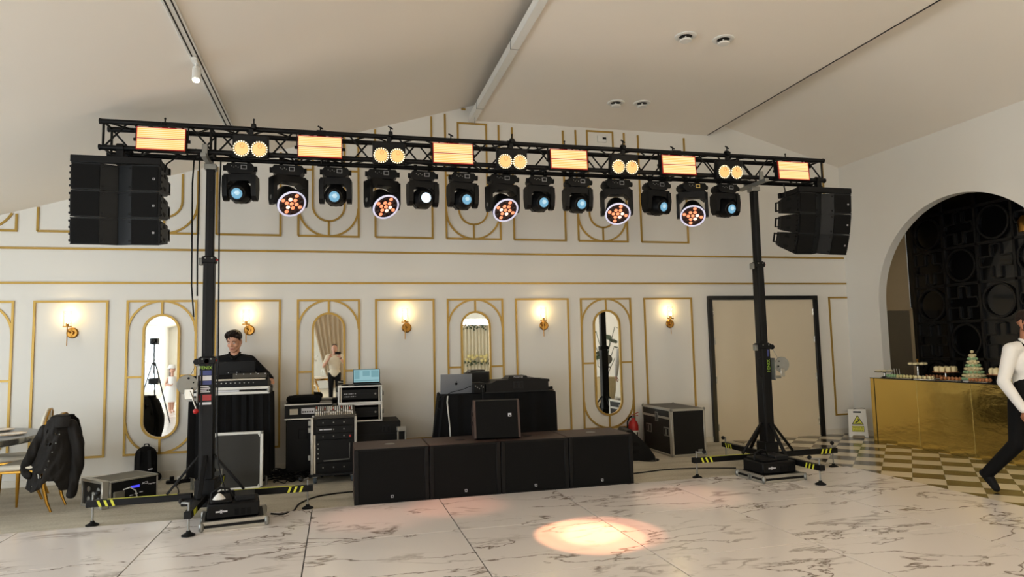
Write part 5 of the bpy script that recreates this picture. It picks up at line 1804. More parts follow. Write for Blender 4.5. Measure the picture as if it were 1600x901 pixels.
tag(MB().box(0, 0, 0, 0.30, 0.34, 0.012, 0.003).build('table_board', mat('brown_board', (86, 74, 56), 0.6), loc=(2.33, 8.12, 0.987)), 'thin brown board under the right end of the DJ case', 'board')

t = thing('laptop', 'silver laptop seen from behind on the left end of the DJ table', 'laptop', (1.40, 8.20, 0.988), (0, 0, PI - rd(4)))
mx, lo = laptop(t, 0.385, 0.26, 0.235, M['silver'], lean=14)
c = Vector((0, 0.0085, 0.115))
ap = [(0.016 * math.cos(a) * (1 - 0.06 * math.cos(2 * a)), 0.018 * math.sin(a) - (0.003 if math.sin(a) > 0.8 else 0)) for a in [2 * PI * i / 24 for i in range(24)]]
lg = MB().prism([(p[0] + c.x, p[1] + c.z) for p in ap if not (p[0] < -0.011 and -0.004 < p[1] < 0.008)], 'xz', 0.0068, 0.0078)
lg.xform(mx).build('logo', M['apple'], lo, 0)
MB().prism([(0.001, 0.137), (-0.006, 0.141), (-0.008, 0.149), (-0.001, 0.145)], 'xz', 0.0068, 0.0078).xform(mx).build('logo_leaf', M['apple'], lo, 0)

t = thing('dj_case', 'black DJ controller case with rounded top on the DJ table', 'DJ controller', (2.14, 8.02, 0.99), (0, 0, rd(-2)))
prof = [(-0.40, 0.0), (0.385, 0.0), (0.385, 0.115), (0.40, 0.115), (0.40, 0.145), (0.30, 0.15), (0.23, 0.165), (0.05, 0.17), (-0.09, 0.17), (-0.13, 0.15), (-0.27, 0.148), (-0.32, 0.12), (-0.40, 0.11)]
MB().prism(prof, 'xz', 0.0, 0.40).build('case', M['plastic'], t, 0)
MB().prism([(-0.12, 0.165), (0.13, 0.165), (0.12, 0.195), (-0.10, 0.195)], 'xz', 0.03, 0.3).build('controller', M['black'], t, 0)
text_mesh('Pioneer DJ', 0.026, M['sticker'], 'lettering', t, Matrix.Translation((0.01, 0.028, 0.181)))
recessed(t, (-0.0, 0.0, 0.085), 0.13, 0.09, '-y', 'handle_dish', M['plastic_grey'])
MB().cyl((0.385, 0.05, 0.03), (0.45, 0.05, 0.035), 0.018, n=10).build('knob', M['black'], t)
MB().box(-0.42, -0.004, -0.001, 0.40, 0.002, 0.012).build('lower_edge', M['plastic_grey'], t)
t = thing('cd_player', 'small black media player between the silver laptop and the DJ case', 'media player', (1.645, 8.06, 0.99))
MB().box(-0.05, 0.0, 0.0, 0.09, 0.3, 0.125, 0.005).build('body', M['plastic'], t)
for k in range(5):
    MB().cyl((-0.03 + 0.024 * k, 0.0, 0.09 - 0.018 * (k % 3)), (-0.03 + 0.024 * k, -0.008, 0.09 - 0.018 * (k % 3)), 0.008, n=8).build('connector', M['zinc'], t)
t = thing('audio_interface', 'flat black rack unit standing behind the silver laptop', 'rack unit', (1.72, 8.45, 0.99))
MB().box(-0.12, 0.0, 0.0, 0.15, 0.2, 0.24, 0.005).build('body', M['black'], t)
MB().box(-0.115, -0.004, 0.215, 0.145, 0.002, 0.237, 0.0).build('faceplate', M['plastic_grey'], t)
tag(MB().tube([(1.57, 8.02, 1.09), (1.45, 7.98, 1.05), (1.3, 7.98, 1.02), (1.2, 8.02, 0.96), (1.14, 8.03, 0.90), (1.13, 8.03, 0.86), (1.17, 8.0, 0.82)], 0.004, 6).build('laptop_cable', M['cable']), 'thin black cable hanging off the table behind the silver laptop', 'cable')
tag(MB().tube([(1.69, 8.01, 1.06), (1.69, 7.99, 1.0), (1.685, 7.97, 0.92), (1.69, 7.96, 0.7), (1.70, 7.9, 0.4)], 0.006, 6).build('dj_cable', M['cable']), 'black cable hanging down the front of the DJ table', 'cable')

# ================================================================== fire extinguisher
t = thing('fire_extinguisher', 'red fire extinguisher with white label on the floor by the back wall', 'extinguisher', (4.24, 9.32, 0.0))
MB().lathe([(0.0, 0.01), (0.07, 0.01), (0.075, 0.03), (0.075, 0.34), (0.06, 0.39), (0.028, 0.42), (0.024, 0.45), (0.0, 0.45)], 24).build('cylinder', M['red'], t)
MB().lathe([(0.078, 0.0), (0.08, 0.02), (0.076, 0.04), (0.0, 0.04), (0.0, 0.0)], 24).build('foot_ring', M['black'], t)
lb_ = MB()
for i in range(8):
    a0, a1 = rd(-150 + 15 * i), rd(-135 + 15 * i)
    lb_.add([(0.0765 * math.cos(a0), 0.0765 * math.sin(a0), 0.12), (0.0765 * math.cos(a1), 0.0765 * math.sin(a1), 0.12), (0.0765 * math.cos(a1), 0.0765 * math.sin(a1), 0.27), (0.0765 * math.cos(a0), 0.0765 * math.sin(a0), 0.27)], [(0, 1, 2, 3)])
lb_ = lb_.build('label_plate', M['white'], t)
for k in range(3):
    MB().box(-0.04 + 0.028 * k, -0.079, 0.15, -0.022 + 0.028 * k, -0.0755, 0.25 - 0.03 * (k % 2)).build('pictogram', M['print_black'], lb_)
MB().cyl((0, 0, 0.44), (0, 0, 0.49), 0.02, n=12).build('valve', M['steel'], t)
MB().bar((-0.02, 0, 0.49), (0.08, -0.02, 0.53), 0.02, 0.008, 0.002).build('lever', M['red'], t)
MB().bar((-0.02, 0, 0.475), (0.075, -0.02, 0.485), 0.02, 0.008, 0.002).build('carry_grip', M['red'], t)
MB().tube([(-0.02, 0, 0.47), (-0.06, -0.01, 0.46), (-0.10, -0.02, 0.40), (-0.105, -0.02, 0.25), (-0.09, -0.02, 0.15)], 0.011, 8).build('hose', M['rubber'], t)

# ================================================================== wet floor sign
t = thing('wet_floor_sign', 'white folding slippery floor sign with yellow triangle in the corner', 'sign', (7.93, 9.02, 0.0), (0, 0, rd(-38)))
for k, a in enumerate((9, -9)):
    mx = Matrix.Translation((0, 0.0, 0.43)) @ Matrix.Rotation(rd(-a), 4, 'X')
    y0, y1 = (-0.012, -0.002) if k == 0 else (0.002, 0.012)
    out = [(-0.135, -0.43), (-0.09, -0.43), (-0.08, -0.40), (0.08, -0.40), (0.09, -0.43), (0.135, -0.43), (0.125, 0.0), (-0.125, 0.0)]
    bd = MB().prism(out, 'xz', y0, y1).xform(mx).build('board', M['white'], t, 0)
    if k == 0:
        MB().box(-0.055, y0 - 0.001, -0.055, 0.055, y0 + 0.001, -0.03, 0.0).xform(mx).build('grip_slot', M['black'], bd)
        MB().prism([(-0.085, -0.235), (0.085, -0.235), (0.0, -0.085)], 'xz', y0 - 0.0015, y0).xform(mx).build('triangle_border', M['print_black'], bd, 0)
        MB().prism([(-0.068, -0.226), (0.068, -0.226), (0.0, -0.105)], 'xz', y0 - 0.003, y0 - 0.001).xform(mx).build('triangle', M['yellow'], bd, 0)
        fg = MB()
        for a_, c_, r_ in (((-0.035, -0.21), (0.0, -0.19), 0.006), ((0.0, -0.19), (0.02, -0.165), 0.008), ((0.02, -0.165), (0.045, -0.16), 0.004), ((0.01, -0.178), (-0.03, -0.19), 0.004), ((-0.045, -0.216), (0.05, -0.219), 0.003)):
            fg.bar((a_[0], y0 - 0.0035, a_[1]), (c_[0], y0 - 0.0035, c_[1]), 0.002, r_ * 2, up=(0, 0, 1))
        fg.ball((0.01, y0 - 0.0035, -0.15), (0.009, 0.0015, 0.009), 8, 5)
        stuff(fg.xform(mx).build('falling_figure', M['print_black'], bd))
        MB().box(-0.085, y0 - 0.0015, -0.345, 0.085, y0, -0.255).xform(mx).build('text_border', M['print_black'], bd, 0)
        MB().box(-0.08, y0 - 0.003, -0.34, 0.08, y0 - 0.001, -0.26).xform(mx).build('text_plate', M['yellow'], bd, 0)
        text_mesh('Pericol de', 0.034, M['print_black'], 'lettering', bd, mx @ Matrix.Translation((0, y0 - 0.0032, -0.283)), 0.0003)
        text_mesh('alunecare', 0.034, M['print_black'], 'lettering', bd, mx @ Matrix.Translation((0, y0 - 0.0032, -0.320)), 0.0003)
MB().tube([(-0.05, 0.0, 0.43), (0.0, 0.01, 0.445), (0.08, 0.0, 0.452), (0.12, 0.0, 0.44)], 0.004, 6).build('strap', M['print_black'], t)

# ================================================================== backpack
t = thing('backpack', 'black backpack leaning against the wall under the pill mirror', 'backpack', (-2.29, 9.28, 0.0), (0, 0, 0))
b = MB()
b.cbox((0, 0, 0.19), (0.26, 0.14, 0.34), 0.06)
b.ball((0, 0, 0.33), (0.125, 0.075, 0.10))
b.cbox((0, -0.05, 0.14), (0.23, 0.08, 0.22), 0.035)
b.ball((-0.14, -0.01, 0.05), (0.045, 0.06, 0.05))
b.ball((0.14, -0.01, 0.05), (0.045, 0.06, 0.05))
blob(b, 'bag_body', M['cloth_black'], t, 0.012, 5)
for s in (-1, 1):
    MB().bar((s * 0.07, -0.085, 0.06), (s * 0.055, -0.085, 0.38), 0.035, 0.012, up=(0, -1, 0)).build('strap', M['plastic'], t)
MB().cbox((0.075, -0.095, 0.16), (0.05, 0.006, 0.012), 0, Euler((0, -0.2, 0))).build('buckle', M['sticker'], t)
MB().tube([(-0.03, 0.02, 0.42), (-0.02, 0.02, 0.45), (0.02, 0.02, 0.45), (0.03, 0.02, 0.42)], 0.008, 6).build('top_loop', M['black'], t)


# ================================================================== cables on the floor
def floor_cable(pts, r, label, m_='cable'):
    # smooth the way-points
    P = [Vector(p) for p in pts]
    out = []
    for i in range(len(P) - 1):
        p0, p1, p2, p3 = P[max(i - 1, 0)], P[i], P[i + 1], P[min(i + 2, len(P) - 1)]
        for k in range(8):
            s = k / 8
            out.append(0.5 * ((2 * p1) + (p2 - p0) * s + (2 * p0 - 5 * p1 + 4 * p2 - p3) * s * s + (3 * p1 - p0 - 3 * p2 + p3) * s ** 3))
    out.append(P[-1])
    return tag(MB().tube(out, r, 6).build('floor_cable', M[m_]), label, 'cable', 'cables on the floor')


rz_ = 0.007
floor_cable([(-0.60, 6.72, 0.06), (-0.5, 6.8, 0.03), (-0.42, 7.0, rz_), (-0.38, 7.3, rz_), (-0.25, 7.55, rz_), (-0.1, 7.65, rz_), (0.15, 7.70, rz_), (0.6, 7.7, rz_)], 0.009, 'black cable curling from the left fog machine to the subwoofers')
floor_cable([(-1.75, 8.0, rz_), (-1.72, 8.3, rz_), (-1.78, 8.6, rz_), (-1.85, 8.85, rz_), (-1.8, 9.1, rz_)], 0.007, 'black cable from the stage box to the power strip')
floor_cable([(3.15, 7.5, rz_), (3.5, 7.55, rz_), (3.9, 7.62, rz_), (4.3, 7.55, rz_), (4.7, 7.4, rz_)], 0.008, 'black cable crossing the carpet from subwoofers to the right mast')
floor_cable([(3.95, 8.5, rz_), (4.05, 8.42, rz_), (4.12, 8.30, rz_), (4.02, 8.22, rz_), (3.9, 8.28, rz_), (3.86, 8.4, rz_), (3.98, 8.5, rz_), (4.1, 8.46, rz_)], 0.009, 'coiled black cable beside the wedge monitor near the big case')
floor_cable([(-3.2, 9.38, rz_), (-2.7, 9.40, rz_), (-2.2, 9.36, rz_), (-1.8, 9.3, rz_)], 0.007, 'pale cable lying along the skirting left of the backpack', 'cable_white')
t = thing('power_strip', 'black power strip with plugs on the carpet left of the lighting desk', 'power strip', (-1.86, 9.02, 0.0), (0, 0, rd(12)))
MB().box(-0.14, -0.03, 0.0, 0.14, 0.03, 0.04, 0.008).build('strip', M['black'], t)
for k in range(3):
    MB().box(-0.10 + 0.08 * k, -0.025, 0.038, -0.05 + 0.08 * k, 0.025, 0.085 - 0.01 * k, 0.006).build('plug', M['white'] if k == 1 else M['black'], t)
b = MB()
rr = random.Random(5)
for k in range(46):
    cx, cy = rr.uniform(-0.78, -0.15), rr.uniform(8.55, 9.25)
    if cx > -0.38:
        cy = rr.uniform(8.95, 9.2)
        cx = rr.uniform(-0.75, -0.5)
    rad = rr.uniform(0.07, 0.20)
    z = 0.008 + rr.random() * 0.05
    n = 18
    a0 = rr.random() * 6
    span = rr.uniform(2.5, 6.0)
    pts = [(cx + rad * (1 + 0.3 * math.sin(3 * a0 + i * 0.8)) * math.cos(a0 + span * i / n), cy + rad * 0.7 * math.sin(a0 + span * i / n), max(0.008, z + 0.02 * math.sin(i * 0.9 + k))) for i in range(n + 1)]
    b.tube(pts, 0.007, 5)
tag(stuff(b.build('cable_tangle', M['cable'])), 'tangle of black cables on the carpet beside the lighting desk', 'cables')

# ================================================================== people
def V(*a):
    return Vector(a)


def hand(b, wrist, d, nrm, side, curl=0.5, L=0.185):
    """palm, four fingers of unequal length and a thumb; d: direction of the fingers, nrm: palm normal,
    side: +1 when the thumb leaves towards d x nrm"""
    d = Vector(d).normalized()
    nrm = Vector(nrm)
    nrm = (nrm - d * nrm.dot(d)).normalized()
    x = d.cross(nrm) * side
    s = L / 0.185
    w = Vector(wrist)
    for k, (off, kn, ln) in enumerate(((0.028, 0.088, 0.075), (0.009, 0.092, 0.083), (-0.010, 0.088, 0.077), (-0.028, 0.080, 0.060))):
        base = w + x * (off * 0.55 * s)
        kp = w + d * (kn * s) + x * (off * s)
        capsule(b, base, kp, 0.016 * s, 0.0115 * s)
        p, dd = kp, d.copy()
        for seg, f in enumerate((0.45, 0.32, 0.23)):
            ang = curl * (0.9, 1.1, 0.8)[seg]
            dd = (dd * math.cos(ang) + nrm * math.sin(ang)).normalized()
            q = p + dd * (ln * f * s)
            capsule(b, p, q, (0.0098 - 0.0008 * seg) * s, (0.0092 - 0.0009 * seg) * s, 10)
            p = q
    t0 = w + d * (0.025 * s) + x * (0.02 * s)
    t1 = t0 + (d * 0.55 + x * 0.75 + nrm * 0.25).normalized() * (0.045 * s)
    t2 = t1 + (d * 0.85 + x * 0.25 + nrm * (0.3 + 0.4 * curl)).normalized() * (0.034 * s)
    t3 = t2 + (d * 0.9 + nrm * (0.2 + 0.5 * curl)).normalized() * (0.026 * s)
    capsule(b, t0, t1, 0.015 * s, 0.0125 * s, 10)
    capsule(b, t1, t2, 0.0115 * s, 0.0105 * s, 10)
    capsule(b, t2, t3, 0.0102 * s, 0.0085 * s, 10)


def person(name, label, loc, rz, J, look, skin, shirt, trousers, hair_fn, sleeves='long', beard=False, scale=1.0, extra=None, voxel=0.0065, shoes=None):
    """J: joints in local space (facing -y, z up). look: matrix of the head (origin between the ears)"""
    t = thing(name, label, 'person', loc, (0, 0, rz))
    t.scale = (scale, scale, scale)
    b = MB()
    # torso
    pel, chest, neck = V(*J['pel']), V(*J['chest']), V(*J['neck'])
    mid = (pel + chest) / 2
    bm_ = [(pel, (0.155, 0.105, 0.12)), (mid, (0.135, 0.095, 0.14)), (chest, (0.165, 0.11, 0.17))]
    for c, r in bm_:
        b.ball(c, r, 16, 10)
    hd = look.translation
    capsule(b, neck - V(0, 0, 0.06), hd + look.to_3x3() @ V(0, 0.02, -0.06), 0.06, 0.052)
    for s in 'LR':
        sh, el, wr = V(*J['sh' + s]), V(*J['el' + s]), V(*J['wr' + s])
        capsule(b, neck - V(0, 0, 0.025), sh, 0.055, 0.058)
        capsule(b, sh, el, 0.052, 0.04)
        capsule(b, el, wr, 0.041, 0.027)
        hand(b, wr, J['hd' + s], J['hn' + s], J.get('ht' + s, 1), J.get('hc' + s, 0.35))
        hp, kn, an, to = V(*J['hip' + s]), V(*J['kn' + s]), V(*J['an' + s]), V(*J['to' + s])
        capsule(b, hp, kn, 0.085, 0.056)
        capsule(b, kn, kn + (an - kn) * 0.35, 0.054, 0.056)
        capsule(b, kn + (an - kn) * 0.35, an, 0.056, 0.038)
        capsule(b, an, to, 0.04, 0.03)
    # head
    h = MB()
    h.ball((0, 0.012, 0.035), (0.076, 0.094, 0.088), 18, 12)
    h.ball((0, -0.028, -0.025), (0.063, 0.066, 0.085), 16, 10)
    h.ball((0, -0.050, -0.088), (0.040, 0.040, 0.032), 14, 8)
    for s in (-1, 1):
        capsule(h, (s * 0.045, 0.0, -0.05), (s * 0.02, -0.06, -0.09), 0.03, 0.022)
        h.ball((s * 0.038, -0.066, -0.028), (0.024, 0.022, 0.024), 10, 8)
        capsule(h, (s * 0.010, -0.088, 0.024), (s * 0.046, -0.074, 0.024), 0.011, 0.010)
        h.ball((s * 0.0765, 0.012, -0.008), (0.010, 0.022, 0.033), 10, 8)
        h.ball((s * 0.011, -0.103, -0.030), (0.0095, 0.011, 0.008), 8, 6)
    capsule(h, (0, -0.088, 0.016), (0, -0.111, -0.024), 0.0085, 0.0115)
    capsule(h, (-0.016, -0.091, -0.060), (0.016, -0.091, -0.060), 0.0072, 0.0072)
    capsule(h, (-0.014, -0.090, -0.071), (0.014, -0.090, -0.071), 0.0078, 0.0078)
    h.xform(look)
    b.add(h.v, h.f)
    body = blob(b, 'body', skin, t, voxel, 3)
    # face
    for s in (-1, 1):
        e = MB().ball((s * 0.030, -0.0835, 0.004), (0.0135, 0.008, 0.0075), 12, 8).xform(look).build('eye', M['eye'], t)
        MB().ball((s * 0.030, -0.0905, 0.004), (0.0058, 0.003, 0.006), 10, 6).xform(look).build('iris', M['iris'], e)
        MB().tube([look @ V(s * 0.012, -0.100, 0.026), look @ V(s * 0.030, -0.0965, 0.033), look @ V(s * 0.048, -0.084, 0.027)], [0.003, 0.0042, 0.002], 6).build('eyebrow', M['hair'], t)
    m_ = MB().ball((0, -0.0965, -0.060), (0.021, 0.006, 0.0055), 12, 6)
    m_.ball((0, -0.0965, -0.0705), (0.018, 0.006, 0.006), 12, 6)
    m_.xform(look).build('lips', M['lips'], t)
    if beard:
        bb = MB()
        bb.ball((0, -0.052, -0.088), (0.0425, 0.042, 0.034), 14, 8)
        for s in (-1, 1):
            capsule(bb, (s * 0.061, -0.002, -0.02), (s * 0.05, -0.02, -0.06), 0.012, 0.026)
            capsule(bb, (s * 0.05, -0.02, -0.06), (s * 0.024, -0.06, -0.09), 0.028, 0.024)
            capsule(bb, (s * 0.003, -0.099, -0.047), (s * 0.026, -0.088, -0.056), 0.005, 0.006)
        bb.xform(look)
        blob(bb, 'beard', M['beard'], t, 0.006, 3)
    hb = MB()
    hair_fn(hb)
    hb.xform(look)
    rr_ = random.Random(3)
    blob(hb, 'hair', M['hair'], t, 0.006, 2)
    # shirt
    c = MB()
    for q, r in bm_:
        c.ball(q, (r[0] + 0.016, r[1] + 0.018, r[2] + 0.012), 16, 10)
    c.ball(pel - V(0, 0, 0.03), (0.172, 0.122, 0.10), 16, 10)
    for s in 'LR':
        sh, el, wr = V(*J['sh' + s]), V(*J['el' + s]), V(*J['wr' + s])
        capsule(c, neck - V(0, 0, 0.035), sh, 0.062, 0.070)
        if sleeves == 'long':
            capsule(c, sh, el, 0.068, 0.054)
            capsule(c, el, wr - (wr - el).normalized() * 0.015, 0.056, 0.040)
        else:
            capsule(c, sh, sh + (el - sh) * 0.6, 0.068, 0.064)
    blob(c, 'shirt', shirt, t, 0.010, 4)
    if sleeves == 'long':
        for s in (-1, 1):
            MB().tube([neck + V(s * 0.004, -0.085, -0.055), neck + V(s * 0.055, -0.05, -0.005), neck + V(s * 0.062, 0.01, 0.022), neck + V(0.0, 0.06, 0.030)], [0.011, 0.017, 0.017, 0.014], 8).build('collar', shirt, t)
        for k in range(4):
            z = chest.z + 0.10 - 0.09 * k
            MB().ball((chest.x, chest.y - 0.124 - 0.006 * (1 - k % 2), z), (0.006, 0.004, 0.006), 8, 5).build('button', M['sticker'], t)
    # trousers
    g = MB()
    g.ball(pel - V(0, 0, 0.02), (0.168, 0.118, 0.11), 16, 10)
    for s in 'LR':
        hp, kn, an = V(*J['hip' + s]), V(*J['kn' + s]), V(*J['an' + s])
        capsule(g, hp, kn, 0.098, 0.070)
        capsule(g, kn, an, 0.070, 0.058)
    blob(g, 'trousers', trousers, t, 0.011, 4)
    for s in 'LR':
        an, to = V(*J['an' + s]), V(*J['to' + s])
        f = MB()
        dv = (to - an)
        heel = an + V(0, 0.025, -0.055) if an.z < 0.12 else an - dv.normalized() * 0.02 + V(0, 0.03, -0.02)
        capsule(f, heel, an, 0.036, 0.046)
        capsule(f, heel, to, 0.038, 0.034)
        capsule(f, an, to, 0.042, 0.034)
        blob(f, 'shoe', shoes or M['rubber'], t, 0.009, 3)
    if extra:
        extra(t)
    return t


def hair_swept(h):
    h.ball((0, 0.024, 0.058), (0.085, 0.098, 0.082), 16, 10)
    h.ball((0.01, -0.03, 0.122), (0.068, 0.055, 0.030), 12, 8)
    for s in (-1, 1):
        h.ball((s * 0.066, -0.03, 0.085), (0.026, 0.05, 0.035), 10, 8)
    for k in range(9):
        a = -0.9 + 0.225 * k
        capsule(h, (0.075 * math.sin(a), -0.06 * math.cos(a), 0.10), (0.08 * math.sin(a) + 0.012, -0.085 * math.cos(a), 0.132 - 0.01 * (k % 2)), 0.017, 0.011)
    capsule(h, (-0.02, -0.088, 0.10), (-0.006, -0.108, 0.055), 0.009, 0.004)
    for s in (-1, 1):
        capsule(h, (s * 0.076, -0.03, 0.06), (s * 0.078, -0.018, 0.01), 0.010, 0.006)


def hair_short(h):
    h.ball((0, 0.024, 0.050), (0.080, 0.092, 0.080), 16, 10)
    h.ball((0, -0.03, 0.098), (0.055, 0.05, 0.026), 12, 8)
    for s in (-1, 1):
        capsule(h, (s * 0.076, -0.02, 0.05), (s * 0.077, -0.01, 0.0), 0.009, 0.006)


def hair_crop(h):
    h.ball((0, 0.022, 0.050), (0.079, 0.092, 0.079), 16, 10)


def look_m(pos, yaw=0, pitch=0, roll=0):
    """pitch > 0 looks down, yaw > 0 turns to the person's left (+x)"""
    return Matrix.Translation(pos) @ Matrix.Rotation(yaw, 4, 'Z') @ Matrix.Rotation(pitch, 4, 'X') @ Matrix.Rotation(roll, 4, 'Y')


STAND = dict(pel=(0, 0.0, 0.97), chest=(0, 0.005, 1.30), neck=(0, 0.02, 1.50),
             shL=(0.185, 0.01, 1.43), shR=(-0.185, 0.01, 1.43), elL=(0.24, 0.03, 1.13), elR=(-0.24, 0.03, 1.13),
             wrL=(0.25, -0.05, 0.88), wrR=(-0.25, -0.05, 0.88), hdL=(0, -0.2, -1), hdR=(0, -0.2, -1), hnL=(-1, 0, 0), hnR=(1, 0, 0), htL=1, htR=-1,
             hipL=(0.09, 0, 0.93), hipR=(-0.09, 0, 0.93), knL=(0.10, -0.02, 0.50), knR=(-0.10, -0.02, 0.50),
             anL=(0.10, 0.02, 0.085), anR=(-0.10, 0.02, 0.085), toL=(0.115, -0.14, 0.035), toR=(-0.115, -0.14, 0.035))

# operator at the lighting desk
J = dict(STAND)
J.update(chest=(0, -0.01, 1.30), neck=(0, 0.0, 1.525), shL=(0.19, 0.0, 1.445), shR=(-0.19, 0.0, 1.445), elL=(0.37, 0.0, 1.27), wrL=(0.455, -0.15, 1.205), hdL=(0.15, -0.9, -0.35), hnL=(-0.25, -0.2, -1), htL=-1, hcL=0.55,
         elR=(-0.30, -0.04, 1.20), wrR=(-0.20, -0.20, 1.26), hdR=(0.3, -1, -0.1), hnR=(0, 0, -1), htR=1, hcR=0.4)
J = {k: ((v[0], v[1] + 0.0, v[2]) if isinstance(v, tuple) else v) for k, v in J.items()}
person('person', 'man in black shirt looking down behind the lighting console', (-1.27, 9.17, 0.0), 0.0, J,
       look_m((0.0, -0.035, 1.69), rd(-14), rd(18)) @ Matrix.Scale(1.06, 4), M['skin'], M['shirt_black'], M['trousers'], hair_swept)

# waiter striding out of the picture on the right
J = dict(STAND)
J.update(pel=(0, 0.0, 0.95), chest=(0, -0.03, 1.27), neck=(0, -0.03, 1.47), shL=(0.19, -0.03, 1.40), shR=(-0.19, -0.01, 1.40),
         elR=(-0.27, 0.03, 1.10), wrR=(-0.24, -0.12, 0.84), hdR=(0.1, -0.3, -1), hnR=(1, 0, 0), htR=-1, hcR=0.45,
         elL=(0.26, 0.05, 1.12), wrL=(0.27, -0.03, 0.87),
         hipR=(-0.09, 0.02, 0.91), knR=(-0.09, 0.08, 0.50), anR=(-0.085, 0.40, 0.17), toR=(-0.085, 0.32, 0.036),
         hipL=(0.09, -0.02, 0.91), knL=(0.10, -0.28, 0.54), anL=(0.10, -0.32, 0.11), toL=(0.11, -0.48, 0.06))


def apron(t):
    b = MB()
    b.ball((0.0, -0.075, 1.25), (0.14, 0.09, 0.17), 16, 10)
    b.ball((0, -0.03, 1.02), (0.176, 0.118, 0.18), 16, 10)
    b.ball((0, 0.0, 0.88), (0.186, 0.138, 0.14), 16, 10)
    blob(b, 'apron', M['shirt_black'], t, 0.011, 4)
    for s in (-1, 1):
        MB().tube([(s * 0.10, -0.145, 1.33), (s * 0.115, -0.10, 1.43), (s * 0.10, -0.02, 1.485), (s * 0.07, 0.07, 1.44), (s * 0.04, 0.125, 1.32)], 0.010, 8).build('strap', M['shirt_black'], t)


person('person', 'waiter in white shirt and black apron striding past the golden bar', (6.40, 5.05, 0.004), rd(4), J,
       look_m((0.0, -0.06, 1.655), rd(-6), rd(0)), M['skin_tan'], M['shirt_white'], M['trousers'], hair_short, beard=True, extra=apron, scale=1.0, shoes=M['rubber'])

# the photographer, seen in the mirror behind the equipment rack
J = dict(STAND)
J.update(elL=(0.30, -0.14, 1.16), wrL=(0.135, -0.27, 1.40), hdL=(-0.35, -0.2, 1), hnL=(-0.5, -0.8, 0.1), htL=-1, hcL=0.7,
         elR=(-0.32, -0.14, 1.16), wrR=(-0.15, -0.27, 1.40), hdR=(0.35, -0.2, 1), hnR=(0.5, -0.8, 0.1), htR=1, hcR=0.7)


def watch(t):
    MB().lathe([(0.03, -0.012), (0.036, -0.012), (0.036, 0.012), (0.03, 0.012)], 16, (-0.163, -0.258, 1.378), (0.45, -0.35, 0.6), True).build('wristwatch', M['black'], t)


person('person', 'photographer in cream t-shirt holding up a phone, seen in the mirror', (-0.09, -0.42, 0.0), PI, J,
       look_m((0.0, -0.05, 1.66), rd(0), rd(10)), M['skin'], M['shirt_cream'], M['trousers'], hair_crop, sleeves='short', extra=watch, scale=0.965, voxel=0.008)
t = thing('phone', 'black phone held sideways by the photographer, seen in the mirror', 'phone', (-0.0, -0.085, 1.47))
MB().box(-0.08, -0.008, -0.038, 0.08, 0.0, 0.038, 0.004).build('body', M['black'], t)
MB().box(-0.07, 0.0, 0.005, -0.03, 0.0015, 0.03, 0.0).build('camera_bump', M['plastic_grey'], t)

# child in a white dress, seen in the left mirror
t = thing('person', 'child in white dress and hat, seen in the mirror above the backpack', 'person', (-4.2, -0.5, 0.022), (0, 0, rd(150)))
b = MB()
b.ball((0, 0, 1.12), (0.07, 0.08, 0.09))
capsule(b, (0, 0, 0.9), (0, 0, 1.06), 0.04, 0.035)
b.ball((0, 0, 0.80), (0.11, 0.08, 0.16))
for s in (-1, 1):
    capsule(b, (s * 0.10, 0, 0.90), (s * 0.17, -0.03, 0.74), 0.034, 0.028)
    capsule(b, (s * 0.17, -0.03, 0.74), (s * 0.10, -0.16, 0.72), 0.028, 0.02)
    hand(b, (s * 0.10, -0.16, 0.72), (-s * 0.4, -0.7, 0.2), (0, 0, 1), -s, 0.5, 0.12)
    capsule(b, (s * 0.06, 0, 0.62), (s * 0.06, 0.02 - 0.05 * s, 0.34), 0.06, 0.045)
    capsule(b, (s * 0.06, 0.02 - 0.05 * s, 0.34), (s * 0.06, 0.05 - 0.10 * s, 0.06), 0.045, 0.03)
    capsule(b, (s * 0.06, 0.05 - 0.10 * s, 0.05), (s * 0.065, -0.06 - 0.10 * s, 0.03), 0.032, 0.026)
b.ball((0, -0.085, 1.11), (0.01, 0.016, 0.014))
blob(b, 'body', M['skin'], t, 0.008, 3)
d = MB().lathe([(0.10, 0.94), (0.118, 0.86), (0.112, 0.74), (0.17, 0.62), (0.25, 0.42), (0.29, 0.30), (0.28, 0.30), (0.235, 0.42), (0.155, 0.62), (0.10, 0.72)], 28)
d.build('dress', M['dress'], t)
h = MB()
h.ball((0, 0.02, 1.15), (0.085, 0.085, 0.09))
capsule(h, (0, 0.07, 1.12), (0, 0.09, 0.85), 0.06, 0.05)
blob(h, 'hair', mat('brown_hair', (78, 50, 34), 0.6, var=0.2), t, 0.01, 3)
MB().lathe([(0.0, 1.26), (0.07, 1.25), (0.092, 1.20), (0.098, 1.17), (0.14, 1.165), (0.14, 1.155), (0.09, 1.158)], 24, (0, 0.01, 0)).build('hat', M['dress'], t)

